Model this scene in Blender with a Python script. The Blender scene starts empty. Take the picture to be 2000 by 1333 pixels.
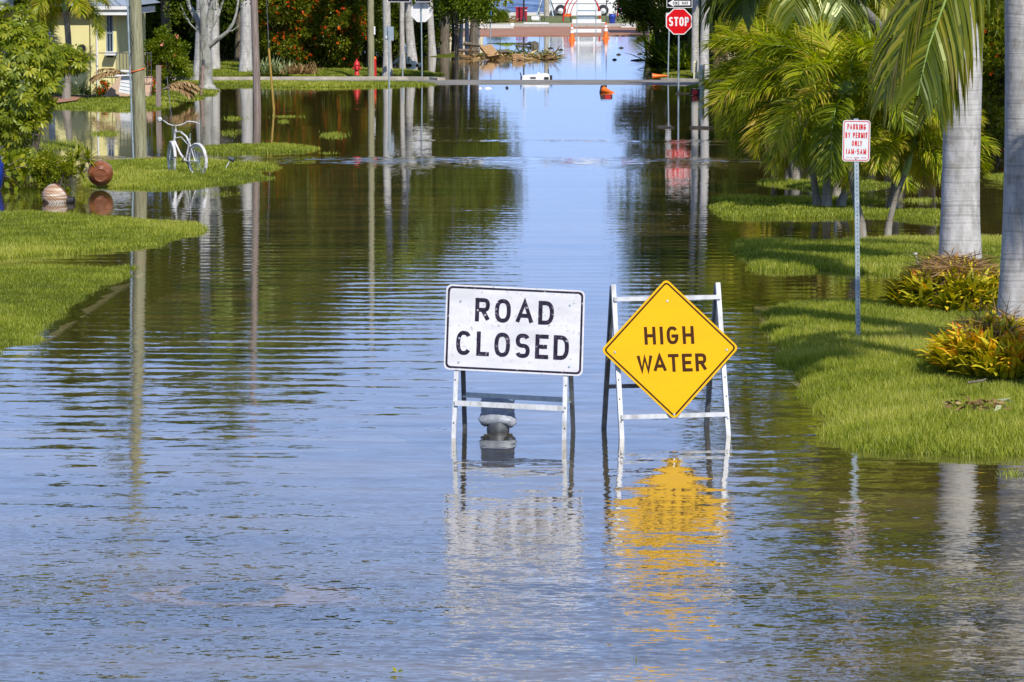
import bpy, math, random
import numpy as np
from mathutils import Vector, Matrix, Euler

# ------------------------------------------------------------------ camera, world, sun, exposure
SC = bpy.context.scene
COL = SC.collection
R = math.radians
F = 7000.0                      # focal length in photo pixels (photo 2000 x 1333)
CAMZ = 4.27
PITCH = math.atan((666.5 + 72.0) / F)
cam_d = bpy.data.cameras.new("camera")
cam_d.sensor_width = 36.0
cam_d.lens = F / 2000.0 * 36.0
cam_d.clip_start = 0.5
cam_d.clip_end = 60000.0
cam = bpy.data.objects.new("camera", cam_d)
COL.objects.link(cam)
cam.location = (0, 0, CAMZ)
cam.rotation_euler = (math.pi / 2 - PITCH, 0, 0)
SC.camera = cam

SUN_EL = R(45)
SUN_AZ = math.atan2(0.36, -0.93)          # direction of the sun seen from the scene, measured from +Y towards +X
world = bpy.data.worlds.new("World")
SC.world = world
world.use_nodes = True
wn = world.node_tree
sky = wn.nodes.new("ShaderNodeTexSky")
sky.sky_type = 'NISHITA'
sky.sun_disc = False
sky.sun_elevation = SUN_EL
sky.sun_rotation = SUN_AZ
sky.altitude = 0.0
sky.air_density = 0.6
sky.dust_density = 0.0
sky.ozone_density = 4.0
bg = wn.nodes["Background"]
bg.inputs[1].default_value = 0.15
whs = wn.nodes.new('ShaderNodeHueSaturation'); whs.inputs['Saturation'].default_value = 0.85; whs.inputs['Value'].default_value = 1.00; whs.inputs['Hue'].default_value = 0.506
wn.links.new(sky.outputs[0], whs.inputs['Color']); wn.links.new(whs.outputs[0], bg.inputs[0])
# clear deep-blue air down to the horizon: the sky is looked up a little higher than the view direction
wtc = wn.nodes.new('ShaderNodeTexCoord')
wmp = wn.nodes.new('ShaderNodeVectorMath'); wmp.operation = 'MULTIPLY_ADD'
wmp.inputs[1].default_value = (1, 1, 0.45); wmp.inputs[2].default_value = (0, 0, 0.175)
wnm = wn.nodes.new('ShaderNodeVectorMath'); wnm.operation = 'NORMALIZE'
wn.links.new(wtc.outputs['Generated'], wmp.inputs[0]); wn.links.new(wmp.outputs[0], wnm.inputs[0]); wn.links.new(wnm.outputs[0], sky.inputs[0])

sun_d = bpy.data.lights.new("sun", 'SUN')
sun_d.energy = 3.4
sun_d.angle = R(0.55)
sun_d.color = (1.0, 0.94, 0.84)
sun = bpy.data.objects.new("sun", sun_d)
COL.objects.link(sun)
sd = Vector((math.sin(SUN_AZ) * math.cos(SUN_EL), math.cos(SUN_AZ) * math.cos(SUN_EL), math.sin(SUN_EL)))
sun.rotation_euler = sd.to_track_quat('Z', 'Y').to_euler()
sun.location = (20, -30, 40)

SC.view_settings.view_transform = 'Standard'
SC.view_settings.look = 'None'
SC.view_settings.gamma = 1.0
SC.view_settings.exposure = 0.55
SC.cycles.max_bounces = 6
SC.cycles.diffuse_bounces = 2
SC.cycles.glossy_bounces = 3
SC.cycles.transmission_bounces = 3
SC.cycles.transparent_max_bounces = 8
SC.cycles.caustics_reflective = False
SC.cycles.caustics_refractive = False
SC.cycles.sample_clamp_indirect = 6.0
SC.cycles.use_denoising = True

# ------------------------------------------------------------------ pixel <-> world helpers
_rot = Euler((math.pi / 2 - PITCH, 0, 0)).to_matrix()
def ray(px, py):
    return _rot @ Vector(((px - 1000.0) / F, -(py - 666.5) / F, -1.0))
def G(px, py, z=0.0):
    """the place on the level z that is seen at photo pixel px, py"""
    d = ray(px, py)
    t = (z - CAMZ) / d.z
    return Vector((d.x * t, d.y * t, z))
def K(px, py, Y):
    """the place at distance Y that is seen at photo pixel px, py"""
    d = ray(px, py)
    t = Y / d.y
    return Vector((d.x * t, Y, CAMZ + d.z * t))
def mpp(Y):
    return Y / F * 1.0

# ------------------------------------------------------------------ object helpers
ORG = {}
def tag(o, label=None, cat=None, group=None, kind=None):
    if label: o['label'] = label
    if cat: o['category'] = cat
    if group: o['group'] = group
    if kind: o['kind'] = kind
    return o
def thing(name, loc, label, cat, group=None):
    o = bpy.data.objects.new(name, None)
    COL.objects.link(o)
    o.location = loc
    o.empty_display_size = 0.3
    ORG[o.name] = Vector(loc)
    return tag(o, label, cat, group)
def children(o):
    return [c for c in bpy.data.objects if c.parent == o]
def copy_tree(o, loc=None, rz=None, scale=None, label=None, parent=None):
    c = o.copy(); COL.objects.link(c)
    if parent is not None:
        c.parent = parent
    if loc is not None: c.location = loc
    if rz is not None: c.rotation_euler.z = rz
    if scale is not None: c.scale = scale
    if label: c['label'] = label
    for ch in list(o.children):
        copy_tree(ch, parent=c)
    return c

class MB:
    def __init__(s):
        s.v = []; s.f = []; s.m = []; s.sm = []
    def add(s, vs, fs, m=0, smooth=False):
        b = len(s.v)
        s.v += [tuple(v) for v in vs]
        for f in fs:
            s.f.append(tuple(i + b for i in f)); s.m.append(m); s.sm.append(smooth)
        return s
    def box(s, c, size, m=0, rot=None):
        x, y, z = [k / 2 for k in size]
        vs = [Vector(p) for p in ((-x,-y,-z),(x,-y,-z),(x,y,-z),(-x,y,-z),(-x,-y,z),(x,-y,z),(x,y,z),(-x,y,z))]
        if rot is not None: vs = [rot @ v for v in vs]
        c = Vector(c)
        return s.add([v + c for v in vs], [(0,3,2,1),(4,5,6,7),(0,1,5,4),(1,2,6,5),(2,3,7,6),(3,0,4,7)], m)
    def bar(s, a, b, w, d, m=0, up=(0,0,1)):
        """rectangular bar from a to b: w across, d deep"""
        a, b = Vector(a), Vector(b)
        z = (b - a).normalized()
        x = Vector(up).cross(z)
        if x.length < 1e-3: x = Vector((1,0,0)).cross(z)
        x.normalize(); y = z.cross(x)
        vs = []
        for p in (a, b):
            for sx, sy in ((-1,-1),(1,-1),(1,1),(-1,1)):
                vs.append(p + x * (sx * w / 2) + y * (sy * d / 2))
        return s.add(vs, [(0,3,2,1),(4,5,6,7),(0,1,5,4),(1,2,6,5),(2,3,7,6),(3,0,4,7)], m)
    def tube(s, pts, rad, n=8, m=0, cap=True, smooth=True):
        pts = [Vector(p) for p in pts]
        if not hasattr(rad, '__len__'): rad = [rad] * len(pts)
        vs = []; fs = []
        prev = None
        for i, p in enumerate(pts):
            t = (pts[min(i+1, len(pts)-1)] - pts[max(i-1, 0)]).normalized()
            if prev is None:
                x = t.cross(Vector((0.13, 1, 0.07)))
                if x.length < 0.1: x = t.cross(Vector((1, 0, 0)))
            else:
                x = prev - t * prev.dot(t)
            x.normalize(); prev = x
            y = t.cross(x)
            for k in range(n):
                a = 2 * math.pi * k / n
                vs.append(p + (x * math.cos(a) + y * math.sin(a)) * rad[i])
        for i in range(len(pts) - 1):
            for k in range(n):
                k2 = (k + 1) % n
                fs.append((i*n+k, i*n+k2, (i+1)*n+k2, (i+1)*n+k))
        s.add(vs, fs, m, smooth)
        if cap:
            s.add(vs[:n], [tuple(reversed(range(n)))], m)
            s.add(vs[-n:], [tuple(range(n))], m)
        return s
    def lathe(s, prof, c=(0,0,0), n=20, m=0, rot=None, smooth=True, jit=0, rnd=None):
        c = Vector(c); vs = []; fs = []
        for (r, z) in prof:
            for k in range(n):
                a = 2 * math.pi * k / n
                v = Vector((r * math.cos(a), r * math.sin(a), z))
                if rot is not None: v = rot @ v
                vs.append(v + c)
        L = len(prof)
        for i in range(L - 1):
            for k in range(n):
                k2 = (k + 1) % n
                fs.append((i*n+k, i*n+k2, (i+1)*n+k2, (i+1)*n+k))
        s.add(vs, fs, m, smooth)
        s.add(vs[:n], [tuple(reversed(range(n)))], m)
        s.add(vs[-n:], [tuple(range(n))], m)
        return s
    def prism(s, poly, axis_o, ax, ay, az, depth, m=0, mside=None):
        """poly (2d) in the plane (ax, ay) at axis_o, extruded by depth along az"""
        o = Vector(axis_o); ax, ay, az = Vector(ax), Vector(ay), Vector(az)
        n = len(poly)
        vs = [o + ax * p[0] + ay * p[1] for p in poly]
        vs2 = [v + az * depth for v in vs]
        s.add(vs + vs2, [tuple(range(n, 2*n))], m)
        s.add(vs + vs2, [tuple(reversed(range(n)))] + [(i, (i+1) % n, n + (i+1) % n, n + i) for i in range(n)], m if mside is None else mside)
        return s

def obj(name, mb, mats, parent=None, origin=None):
    if not isinstance(mats, (list, tuple)): mats = [mats]
    if parent is not None: org = ORG[parent.name]
    else: org = Vector(origin) if origin is not None else Vector((0, 0, 0))
    me = bpy.data.meshes.new(name)
    me.from_pydata([(v[0]-org.x, v[1]-org.y, v[2]-org.z) for v in mb.v], [], mb.f)
    for m in mats: me.materials.append(m)
    me.polygons.foreach_set('material_index', mb.m)
    me.polygons.foreach_set('use_smooth', mb.sm)
    me.update()
    o = bpy.data.objects.new(name, me)
    COL.objects.link(o)
    if parent is not None: o.parent = parent
    else: o.location = org
    ORG[o.name] = org
    return o

def quadmesh(name, V, mat, parent=None, origin=None, tint=None, k=4):
    """V: (n, k, 3) array, one k-gon per row; tint: (n,) or (n, k)"""
    if parent is not None: org = ORG[parent.name]
    else: org = Vector(origin) if origin is not None else Vector((0, 0, 0))
    n = V.shape[0]
    me = bpy.data.meshes.new(name)
    me.vertices.add(n * k)
    me.vertices.foreach_set('co', (V - np.array(org)).astype(np.float32).ravel())
    me.loops.add(n * k)
    me.loops.foreach_set('vertex_index', np.arange(n * k, dtype=np.int32))
    me.polygons.add(n)
    me.polygons.foreach_set('loop_start', np.arange(0, n * k, k, dtype=np.int32))
    if tint is not None:
        a = me.attributes.new('tint', 'FLOAT', 'POINT')
        t = np.asarray(tint, dtype=np.float32)
        if t.ndim == 1: t = np.repeat(t, k)
        a.data.foreach_set('value', t.ravel())
    me.materials.append(mat)
    me.update(calc_edges=True)
    me.validate()
    o = bpy.data.objects.new(name, me)
    COL.objects.link(o)
    if parent is not None: o.parent = parent
    else: o.location = org
    ORG[o.name] = org
    return o

# ------------------------------------------------------------------ materials
def newmat(name):
    m = bpy.data.materials.new(name); m.use_nodes = True
    nt = m.node_tree; nt.nodes.clear()
    out = nt.nodes.new('ShaderNodeOutputMaterial')
    return m, nt, out
def N(nt, t, **kw):
    n = nt.nodes.new(t)
    for k, v in kw.items():
        if k.startswith('i_'):
            n.inputs[k[2:].replace('_', ' ')].default_value = v
        else: setattr(n, k, v)
    return n
def ramp(nt, stops, interp='LINEAR'):
    r = nt.nodes.new('ShaderNodeValToRGB')
    r.color_ramp.interpolation = interp
    el = r.color_ramp.elements
    while len(el) < len(stops): el.new(0.5)
    for e, (p, c) in zip(el, stops):
        e.position = p; e.color = (c[0], c[1], c[2], 1)
    return r
def noise_mat(name, cols, scale=8.0, rough=0.7, metal=0.0, stretch=(1,1,1), bump=0.0, bscale=None, spec=0.5, detail=5.0, coat=0.0):
    """surface whose colour wanders between cols with a world-sized noise"""
    m, nt, out = newmat(name)
    p = N(nt, 'ShaderNodeBsdfPrincipled')
    tc = N(nt, 'ShaderNodeTexCoord')
    mp = N(nt, 'ShaderNodeMapping'); mp.inputs['Scale'].default_value = stretch
    no = N(nt, 'ShaderNodeTexNoise'); no.inputs['Scale'].default_value = scale; no.inputs['Detail'].default_value = detail
    no.inputs['Roughness'].default_value = 0.62
    nt.links.new(tc.outputs['Object'], mp.inputs[0]); nt.links.new(mp.outputs[0], no.inputs['Vector'])
    k = len(cols)
    st = [(0.30 + 0.40 * i / max(1, k - 1), c) for i, c in enumerate(cols)]
    r = ramp(nt, st)
    nt.links.new(no.outputs['Fac'], r.inputs[0]); nt.links.new(r.outputs[0], p.inputs['Base Color'])
    p.inputs['Roughness'].default_value = rough; p.inputs['Metallic'].default_value = metal
    p.inputs['Specular IOR Level'].default_value = spec
    p.inputs['Coat Weight'].default_value = coat
    if bump > 0:
        b = N(nt, 'ShaderNodeBump'); b.inputs['Strength'].default_value = bump; b.inputs['Distance'].default_value = 0.02
        n2 = N(nt, 'ShaderNodeTexNoise'); n2.inputs['Scale'].default_value = bscale or scale * 3; n2.inputs['Detail'].default_value = 6
        nt.links.new(mp.outputs[0], n2.inputs['Vector'])
        nt.links.new(n2.outputs['Fac'], b.inputs['Height']); nt.links.new(b.outputs[0], p.inputs['Normal'])
    nt.links.new(p.outputs[0], out.inputs[0])
    return m
def leaf_mat(name, stops, trans=0.45, gloss=0.03, rough=0.4):
    """leaf: colour from the leaf's own tint, light passes through"""
    m, nt, out = newmat(name)
    at = N(nt, 'ShaderNodeAttribute', attribute_name='tint')
    r = ramp(nt, stops)
    nt.links.new(at.outputs['Fac'], r.inputs[0])
    d = N(nt, 'ShaderNodeBsdfDiffuse'); t = N(nt, 'ShaderNodeBsdfTranslucent'); g = N(nt, 'ShaderNodeBsdfGlossy')
    g.inputs['Roughness'].default_value = rough
    g.inputs['Color'].default_value = (0.75, 0.85, 0.5, 1)
    hs = N(nt, 'ShaderNodeHueSaturation'); hs.inputs['Saturation'].default_value = 1.15; hs.inputs['Value'].default_value = 1.5
    nt.links.new(r.outputs[0], d.inputs[0]); nt.links.new(r.outputs[0], hs.inputs['Color']); nt.links.new(hs.outputs[0], t.inputs[0])
    m1 = N(nt, 'ShaderNodeMixShader'); m1.inputs[0].default_value = trans
    m2 = N(nt, 'ShaderNodeMixShader'); m2.inputs[0].default_value = gloss
    nt.links.new(d.outputs[0], m1.inputs[1]); nt.links.new(t.outputs[0], m1.inputs[2])
    nt.links.new(m1.outputs[0], m2.inputs[1]); nt.links.new(g.outputs[0], m2.inputs[2])
    nt.links.new(m2.outputs[0], out.inputs[0])
    return m

def trunk_mat(name, cols, ring=9.0, ringdark=0.55, blot=(0.25,0.27,0.20), blotamt=0.5):
    """pale palm trunk: uneven leaf-scar rings, streaks and lichen blots"""
    m, nt, out = newmat(name)
    L = nt.links.new
    p = N(nt, 'ShaderNodeBsdfPrincipled'); p.inputs['Roughness'].default_value = 0.85; p.inputs['Specular IOR Level'].default_value = 0.2
    tc = N(nt, 'ShaderNodeTexCoord')
    sp = N(nt, 'ShaderNodeSeparateXYZ'); L(tc.outputs['Object'], sp.inputs[0])
    # ring coordinate: z plus slow wobble, kept thin
    nz = N(nt, 'ShaderNodeTexNoise'); nz.inputs['Scale'].default_value = 1.6; nz.inputs['Detail'].default_value = 3
    L(tc.outputs['Object'], nz.inputs['Vector'])
    ml = N(nt, 'ShaderNodeMath', operation='MULTIPLY_ADD'); ml.inputs[1].default_value = 0.09
    L(nz.outputs['Fac'], ml.inputs[0]); L(sp.outputs[2], ml.inputs[2])
    n1 = N(nt, 'ShaderNodeTexNoise', noise_dimensions='1D'); n1.inputs['Scale'].default_value = ring; n1.inputs['Detail'].default_value = 3.0; n1.inputs['Roughness'].default_value = 0.7
    L(ml.outputs[0], n1.inputs['W'])
    r1 = ramp(nt, [(0.30, (ringdark,)*3), (0.40, (0.86,)*3), (0.48, (0.96,)*3), (0.53, (0.82,)*3), (0.58, (1,)*3), (0.72, (0.84,)*3)])
    L(n1.outputs['Fac'], r1.inputs[0])
    mp = N(nt, 'ShaderNodeMapping'); mp.inputs['Scale'].default_value = (5, 5, 1.6)
    L(tc.outputs['Object'], mp.inputs[0])
    n2 = N(nt, 'ShaderNodeTexNoise'); n2.inputs['Scale'].default_value = 1.6; n2.inputs['Detail'].default_value = 7; n2.inputs['Roughness'].default_value = 0.65
    L(mp.outputs[0], n2.inputs['Vector'])
    k = len(cols)
    r2 = ramp(nt, [(0.28 + 0.44 * i / (k - 1), c) for i, c in enumerate(cols)])
    L(n2.outputs['Fac'], r2.inputs[0])
    mx = N(nt, 'ShaderNodeMix', data_type='RGBA', blend_type='MULTIPLY'); mx.inputs[0].default_value = 1.0
    L(r2.outputs[0], mx.inputs[6]); L(r1.outputs[0], mx.inputs[7])
    n3 = N(nt, 'ShaderNodeTexNoise'); n3.inputs['Scale'].default_value = 7; n3.inputs['Detail'].default_value = 8; n3.inputs['Roughness'].default_value = 0.7
    L(tc.outputs['Object'], n3.inputs['Vector'])
    r3 = ramp(nt, [(0.54, (0,)*3), (0.66, (blotamt,)*3)])
    L(n3.outputs['Fac'], r3.inputs[0])
    m3 = N(nt, 'ShaderNodeMix', data_type='RGBA'); m3.inputs[7].default_value = (*blot, 1)
    L(r3.outputs[0], m3.inputs[0]); L(mx.outputs[2], m3.inputs[6])
    L(m3.outputs[2], p.inputs['Base Color'])
    b = N(nt, 'ShaderNodeBump'); b.inputs['Strength'].default_value = 0.5; b.inputs['Distance'].default_value = 0.01
    ad = N(nt, 'ShaderNodeMath', operation='ADD'); L(n1.outputs['Fac'], ad.inputs[0]); L(n3.outputs['Fac'], ad.inputs[1])
    L(ad.outputs[0], b.inputs['Height']); L(b.outputs[0], p.inputs['Normal'])
    L(p.outputs[0], out.inputs[0])
    return m

M = {}
M['royal'] = trunk_mat('royal_palm_bark', [(0.30,0.28,0.26),(0.50,0.485,0.46),(0.70,0.68,0.65)], 19.0, 0.62, (0.27,0.25,0.19), 0.62)
M['palm_bark'] = trunk_mat('small_palm_bark', [(0.17,0.15,0.12),(0.27,0.24,0.20),(0.40,0.37,0.32)], 22.0, 0.55, (0.33,0.37,0.28), 0.8)
M['crownshaft'] = noise_mat('crownshaft', [(0.16,0.27,0.05),(0.24,0.36,0.08),(0.33,0.42,0.12)], 3, 0.4, stretch=(3,3,1))
M['pole_green'] = noise_mat('treated_wood_pole', [(0.16,0.13,0.07),(0.27,0.26,0.15),(0.36,0.37,0.24)], 4.5, 0.85, stretch=(6,6,0.55), bump=0.8, bscale=10)
M['pole_grey'] = noise_mat('weathered_wood_pole', [(0.12,0.09,0.07),(0.24,0.19,0.16),(0.36,0.30,0.27)], 5, 0.85, stretch=(7,7,0.4), bump=0.8, bscale=10)
M['bark_pale'] = noise_mat('pale_bark', [(0.10,0.10,0.08),(0.30,0.30,0.27),(0.50,0.50,0.46)], 3, 0.9, stretch=(1,1,0.6), bump=0.6)
M['bark_dark'] = noise_mat('dark_bark', [(0.02,0.017,0.013),(0.05,0.042,0.03),(0.09,0.075,0.055)], 6, 0.9, stretch=(2,2,0.6), bump=0.6)
M['bark_mid'] = noise_mat('brown_bark', [(0.07,0.055,0.04),(0.14,0.115,0.085),(0.22,0.19,0.15)], 6, 0.9, stretch=(2,2,0.6), bump=0.6)
M['white_metal'] = noise_mat('white_painted_steel', [(0.36,0.35,0.33),(0.60,0.62,0.63),(0.72,0.73,0.74)], 11, 0.45, stretch=(1,1,0.35), detail=8)
M['galv'] = noise_mat('galvanised_steel', [(0.25,0.32,0.36),(0.36,0.44,0.48),(0.46,0.53,0.56)], 12, 0.42, metal=0.35)
M['dark_steel'] = noise_mat('dirty_and_shaded_steel', [(0.04,0.045,0.05),(0.08,0.09,0.10),(0.15,0.16,0.17)], 10, 0.5, metal=0.2)  # dark steel parts; also paints the shade on the sign frames' rear legs
M['black'] = noise_mat('black_rubber', [(0.012,0.012,0.013),(0.025,0.025,0.027)], 20, 0.6)
M['ink'] = noise_mat('black_sheeting', [(0.010,0.010,0.018),(0.014,0.014,0.024),(0.035,0.035,0.05)], 25, 0.6, spec=0.06)
M['chipped_ink'] = noise_mat('chipped_black_border', [(0.012,0.010,0.022),(0.016,0.013,0.028),(0.022,0.018,0.034),(0.03,0.025,0.045),(0.05,0.04,0.065),(0.60,0.59,0.60)], 30, 0.6, spec=0.06, detail=9)
M['brown_ink'] = noise_mat('faded_black_sheeting', [(0.045,0.016,0.006),(0.06,0.022,0.008)], 25, 0.6, spec=0.06)
M['orange'] = noise_mat('orange_plastic', [(0.75,0.13,0.01),(0.88,0.19,0.015)], 10, 0.45)
M['red'] = noise_mat('red_paint', [(0.45,0.012,0.012),(0.62,0.02,0.02)], 8, 0.4)
M['redsign'] = noise_mat('red_sheeting', [(0.62,0.006,0.012),(0.70,0.009,0.015)], 5, 0.5, spec=0.1)
M['maroon'] = noise_mat('dark_red_panel', [(0.30,0.01,0.03),(0.42,0.015,0.045)], 6, 0.5)
M['white'] = noise_mat('white_paint', [(0.68,0.68,0.68),(0.80,0.80,0.79)], 6, 0.5)
M['bike_white'] = noise_mat('grimy_white_enamel', [(0.30,0.25,0.20),(0.62,0.61,0.60),(0.76,0.76,0.76)], 7, 0.45, detail=8)
M['white_reflect'] = noise_mat('white_sheeting', [(0.80,0.80,0.80),(0.86,0.86,0.85)], 6, 0.4)
M['thatch'] = noise_mat('dry_thatch', [(0.07,0.05,0.03),(0.16,0.12,0.075),(0.30,0.24,0.16)], 30, 0.95, bump=1, bscale=60)
M['dry'] = leaf_mat('dry_fronds', [(0,(0.18,0.10,0.04)),(0.5,(0.36,0.22,0.10)),(1,(0.56,0.40,0.20))], 0.2, 0.05)
M['terracotta'] = noise_mat('terracotta', [(0.11,0.035,0.012),(0.22,0.07,0.025),(0.40,0.19,0.09)], 3.5, 0.3, stretch=(1,1,2))
M['clay_inner'] = noise_mat('dark_clay', [(0.10,0.035,0.02),(0.18,0.06,0.035)], 8, 0.7)
M['cream_wall'] = noise_mat('yellow_stucco', [(0.68,0.62,0.28),(0.76,0.70,0.34)], 1.2, 0.9, bump=0.2, bscale=60)
M['cream'] = noise_mat('cream_stucco', [(0.60,0.52,0.33),(0.66,0.58,0.38)], 1.2, 0.9)
M['roof'] = noise_mat('grey_metal_roof', [(0.34,0.40,0.47),(0.44,0.50,0.57)], 1.0, 0.4, metal=0.3)
M['glass'] = noise_mat('window_glass', [(0.03,0.05,0.06),(0.06,0.09,0.10)], 1.0, 0.08)
M['conc'] = noise_mat('concrete', [(0.30,0.27,0.22),(0.42,0.38,0.31),(0.52,0.48,0.40)], 3, 0.9, bump=0.3)
M['conc_pale'] = noise_mat('pale_concrete', [(0.55,0.52,0.46),(0.68,0.66,0.60)], 3, 0.9)
M['asphalt'] = noise_mat('damp_asphalt', [(0.15,0.145,0.135),(0.21,0.20,0.185),(0.28,0.26,0.24)], 0.9, 0.85, bump=0.2)
M['brick'] = noise_mat('red_brick_paving', [(0.26,0.12,0.07),(0.36,0.17,0.10),(0.42,0.23,0.15)], 0.35, 0.85, stretch=(1,3,1))
M['peach'] = noise_mat('peach_stucco', [(0.50,0.36,0.26),(0.58,0.43,0.32)], 2, 0.9)
M['tarp'] = noise_mat('dark_tarp', [(0.012,0.025,0.03),(0.03,0.055,0.062),(0.07,0.10,0.11)], 5, 0.35, bump=1, bscale=8)
M['wood'] = noise_mat('tan_timber', [(0.30,0.16,0.07),(0.45,0.27,0.13),(0.58,0.40,0.22)], 5, 0.8, stretch=(1,4,4))
M['sandbag'] = noise_mat('grey_vinyl', [(0.17,0.19,0.22),(0.28,0.31,0.35),(0.40,0.43,0.47)], 9, 0.34, bump=0.5, bscale=14)
M['blue'] = noise_mat('blue_plastic', [(0.01,0.03,0.25),(0.015,0.05,0.34)], 5, 0.35)
M['blue_sign'] = noise_mat('blue_sheeting', [(0.01,0.13,0.42),(0.015,0.17,0.50)], 5, 0.4)
M['yellow_plastic'] = noise_mat('yellow_plastic', [(0.70,0.36,0.01),(0.82,0.48,0.02)], 5, 0.35)
M['mailgrey'] = noise_mat('blue_grey_metal', [(0.22,0.29,0.35),(0.30,0.37,0.43)], 5, 0.45)
M['orange_flower'] = leaf_mat('orange_petals', [(0,(0.60,0.05,0.01)),(1,(0.90,0.20,0.02))], 0.3, 0.02)
M['pink_flower'] = leaf_mat('pink_petals', [(0,(0.70,0.18,0.12)),(1,(0.85,0.40,0.28))], 0.3, 0.02)
LG = {   # foliage
 'bright': [(0,(0.05,0.095,0.004)),(0.5,(0.14,0.20,0.008)),(1,(0.30,0.33,0.015))],
 'yellow': [(0,(0.07,0.11,0.004)),(0.5,(0.21,0.26,0.010)),(1,(0.46,0.44,0.03))],
 'mid': [(0,(0.035,0.065,0.004)),(0.5,(0.10,0.145,0.008)),(1,(0.24,0.27,0.016))],
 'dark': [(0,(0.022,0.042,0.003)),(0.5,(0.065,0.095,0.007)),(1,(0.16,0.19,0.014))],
 'hedge': [(0,(0.045,0.065,0.004)),(0.5,(0.13,0.165,0.008)),(1,(0.33,0.34,0.02))],
}
for k_, v_ in LG.items(): M['leaf_' + k_] = leaf_mat(k_ + '_leaves', v_)
M['frond_coco'] = leaf_mat('coconut_fronds', [(0,(0.045,0.07,0.004)),(0.5,(0.12,0.16,0.007)),(0.85,(0.30,0.29,0.02)),(1,(0.34,0.28,0.08))], 0.35, 0.05, 0.35)
M['frond_adon'] = leaf_mat('arching_fronds', [(0,(0.08,0.12,0.006)),(0.5,(0.26,0.32,0.012)),(0.85,(0.55,0.54,0.03)),(1,(0.55,0.40,0.10))], 0.5, 0.035, 0.4)
M['frond_dark'] = leaf_mat('dark_fronds', [(0,(0.03,0.055,0.004)),(0.5,(0.085,0.13,0.008)),(1,(0.20,0.24,0.015))], 0.4, 0.03, 0.4)
M['brom'] = leaf_mat('bromeliad_leaves', [(0,(0.09,0.11,0.005)),(0.30,(0.26,0.27,0.010)),(0.72,(0.70,0.60,0.03)),(0.90,(0.80,0.42,0.02)),(1,(0.65,0.08,0.02))], 0.25, 0.05, 0.4)
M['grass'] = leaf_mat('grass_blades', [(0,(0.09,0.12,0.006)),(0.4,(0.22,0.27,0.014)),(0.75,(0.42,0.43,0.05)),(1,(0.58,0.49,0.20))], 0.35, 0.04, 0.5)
M['spider'] = leaf_mat('pale_striped_leaves', [(0,(0.10,0.16,0.04)),(0.5,(0.30,0.36,0.15)),(1,(0.52,0.56,0.34))], 0.3, 0.05)

# painted board with real scuffs and stains; wide bands also paint faint shadow lines
def board_mat(name, base, dirt, amount=0.5, rough=0.4, smear_and_shade=True):
    m, nt, out = newmat(name); L = nt.links.new
    p = N(nt, 'ShaderNodeBsdfPrincipled'); p.inputs['Roughness'].default_value = rough; p.inputs['Specular IOR Level'].default_value = 0.1
    tc = N(nt, 'ShaderNodeTexCoord')
    n1 = N(nt, 'ShaderNodeTexNoise'); n1.inputs['Scale'].default_value = 26; n1.inputs['Detail'].default_value = 7; n1.inputs['Roughness'].default_value = 0.75
    L(tc.outputs['Object'], n1.inputs['Vector'])
    r1 = ramp(nt, [(0.57, (0,)*3), (0.66, (amount,)*3)]); L(n1.outputs['Fac'], r1.inputs[0])
    mp = N(nt, 'ShaderNodeMapping'); mp.inputs['Scale'].default_value = (1.2, 1, 4.0); L(tc.outputs['Object'], mp.inputs[0])
    n2 = N(nt, 'ShaderNodeTexNoise'); n2.inputs['Scale'].default_value = 2.0; n2.inputs['Detail'].default_value = 4; L(mp.outputs[0], n2.inputs['Vector'])
    r2 = ramp(nt, [(0.42, (0,)*3), (0.68, (0.28 if smear_and_shade else 0.14,)*3)]); L(n2.outputs['Fac'], r2.inputs[0])
    ad = N(nt, 'ShaderNodeMath', operation='MAXIMUM'); L(r1.outputs[0], ad.inputs[0]); L(r2.outputs[0], ad.inputs[1])
    mx = N(nt, 'ShaderNodeMix', data_type='RGBA'); mx.inputs[6].default_value = (*base, 1); mx.inputs[7].default_value = (*dirt, 1)
    L(ad.outputs[0], mx.inputs[0]); L(mx.outputs[2], p.inputs['Base Color'])
    L(p.outputs[0], out.inputs[0])
    return m
M['board_white'] = board_mat('scuffed_white_board', (0.66,0.66,0.68), (0.26,0.26,0.24), 0.85)
M['board_yellow'] = board_mat('yellow_board', (0.74,0.405,0.0008), (0.50,0.24,0.01), 0.4, smear_and_shade=False)
M['board_paleblue'] = board_mat('white_permit_board', (0.72,0.76,0.78), (0.55,0.60,0.63), 0.2)

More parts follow.
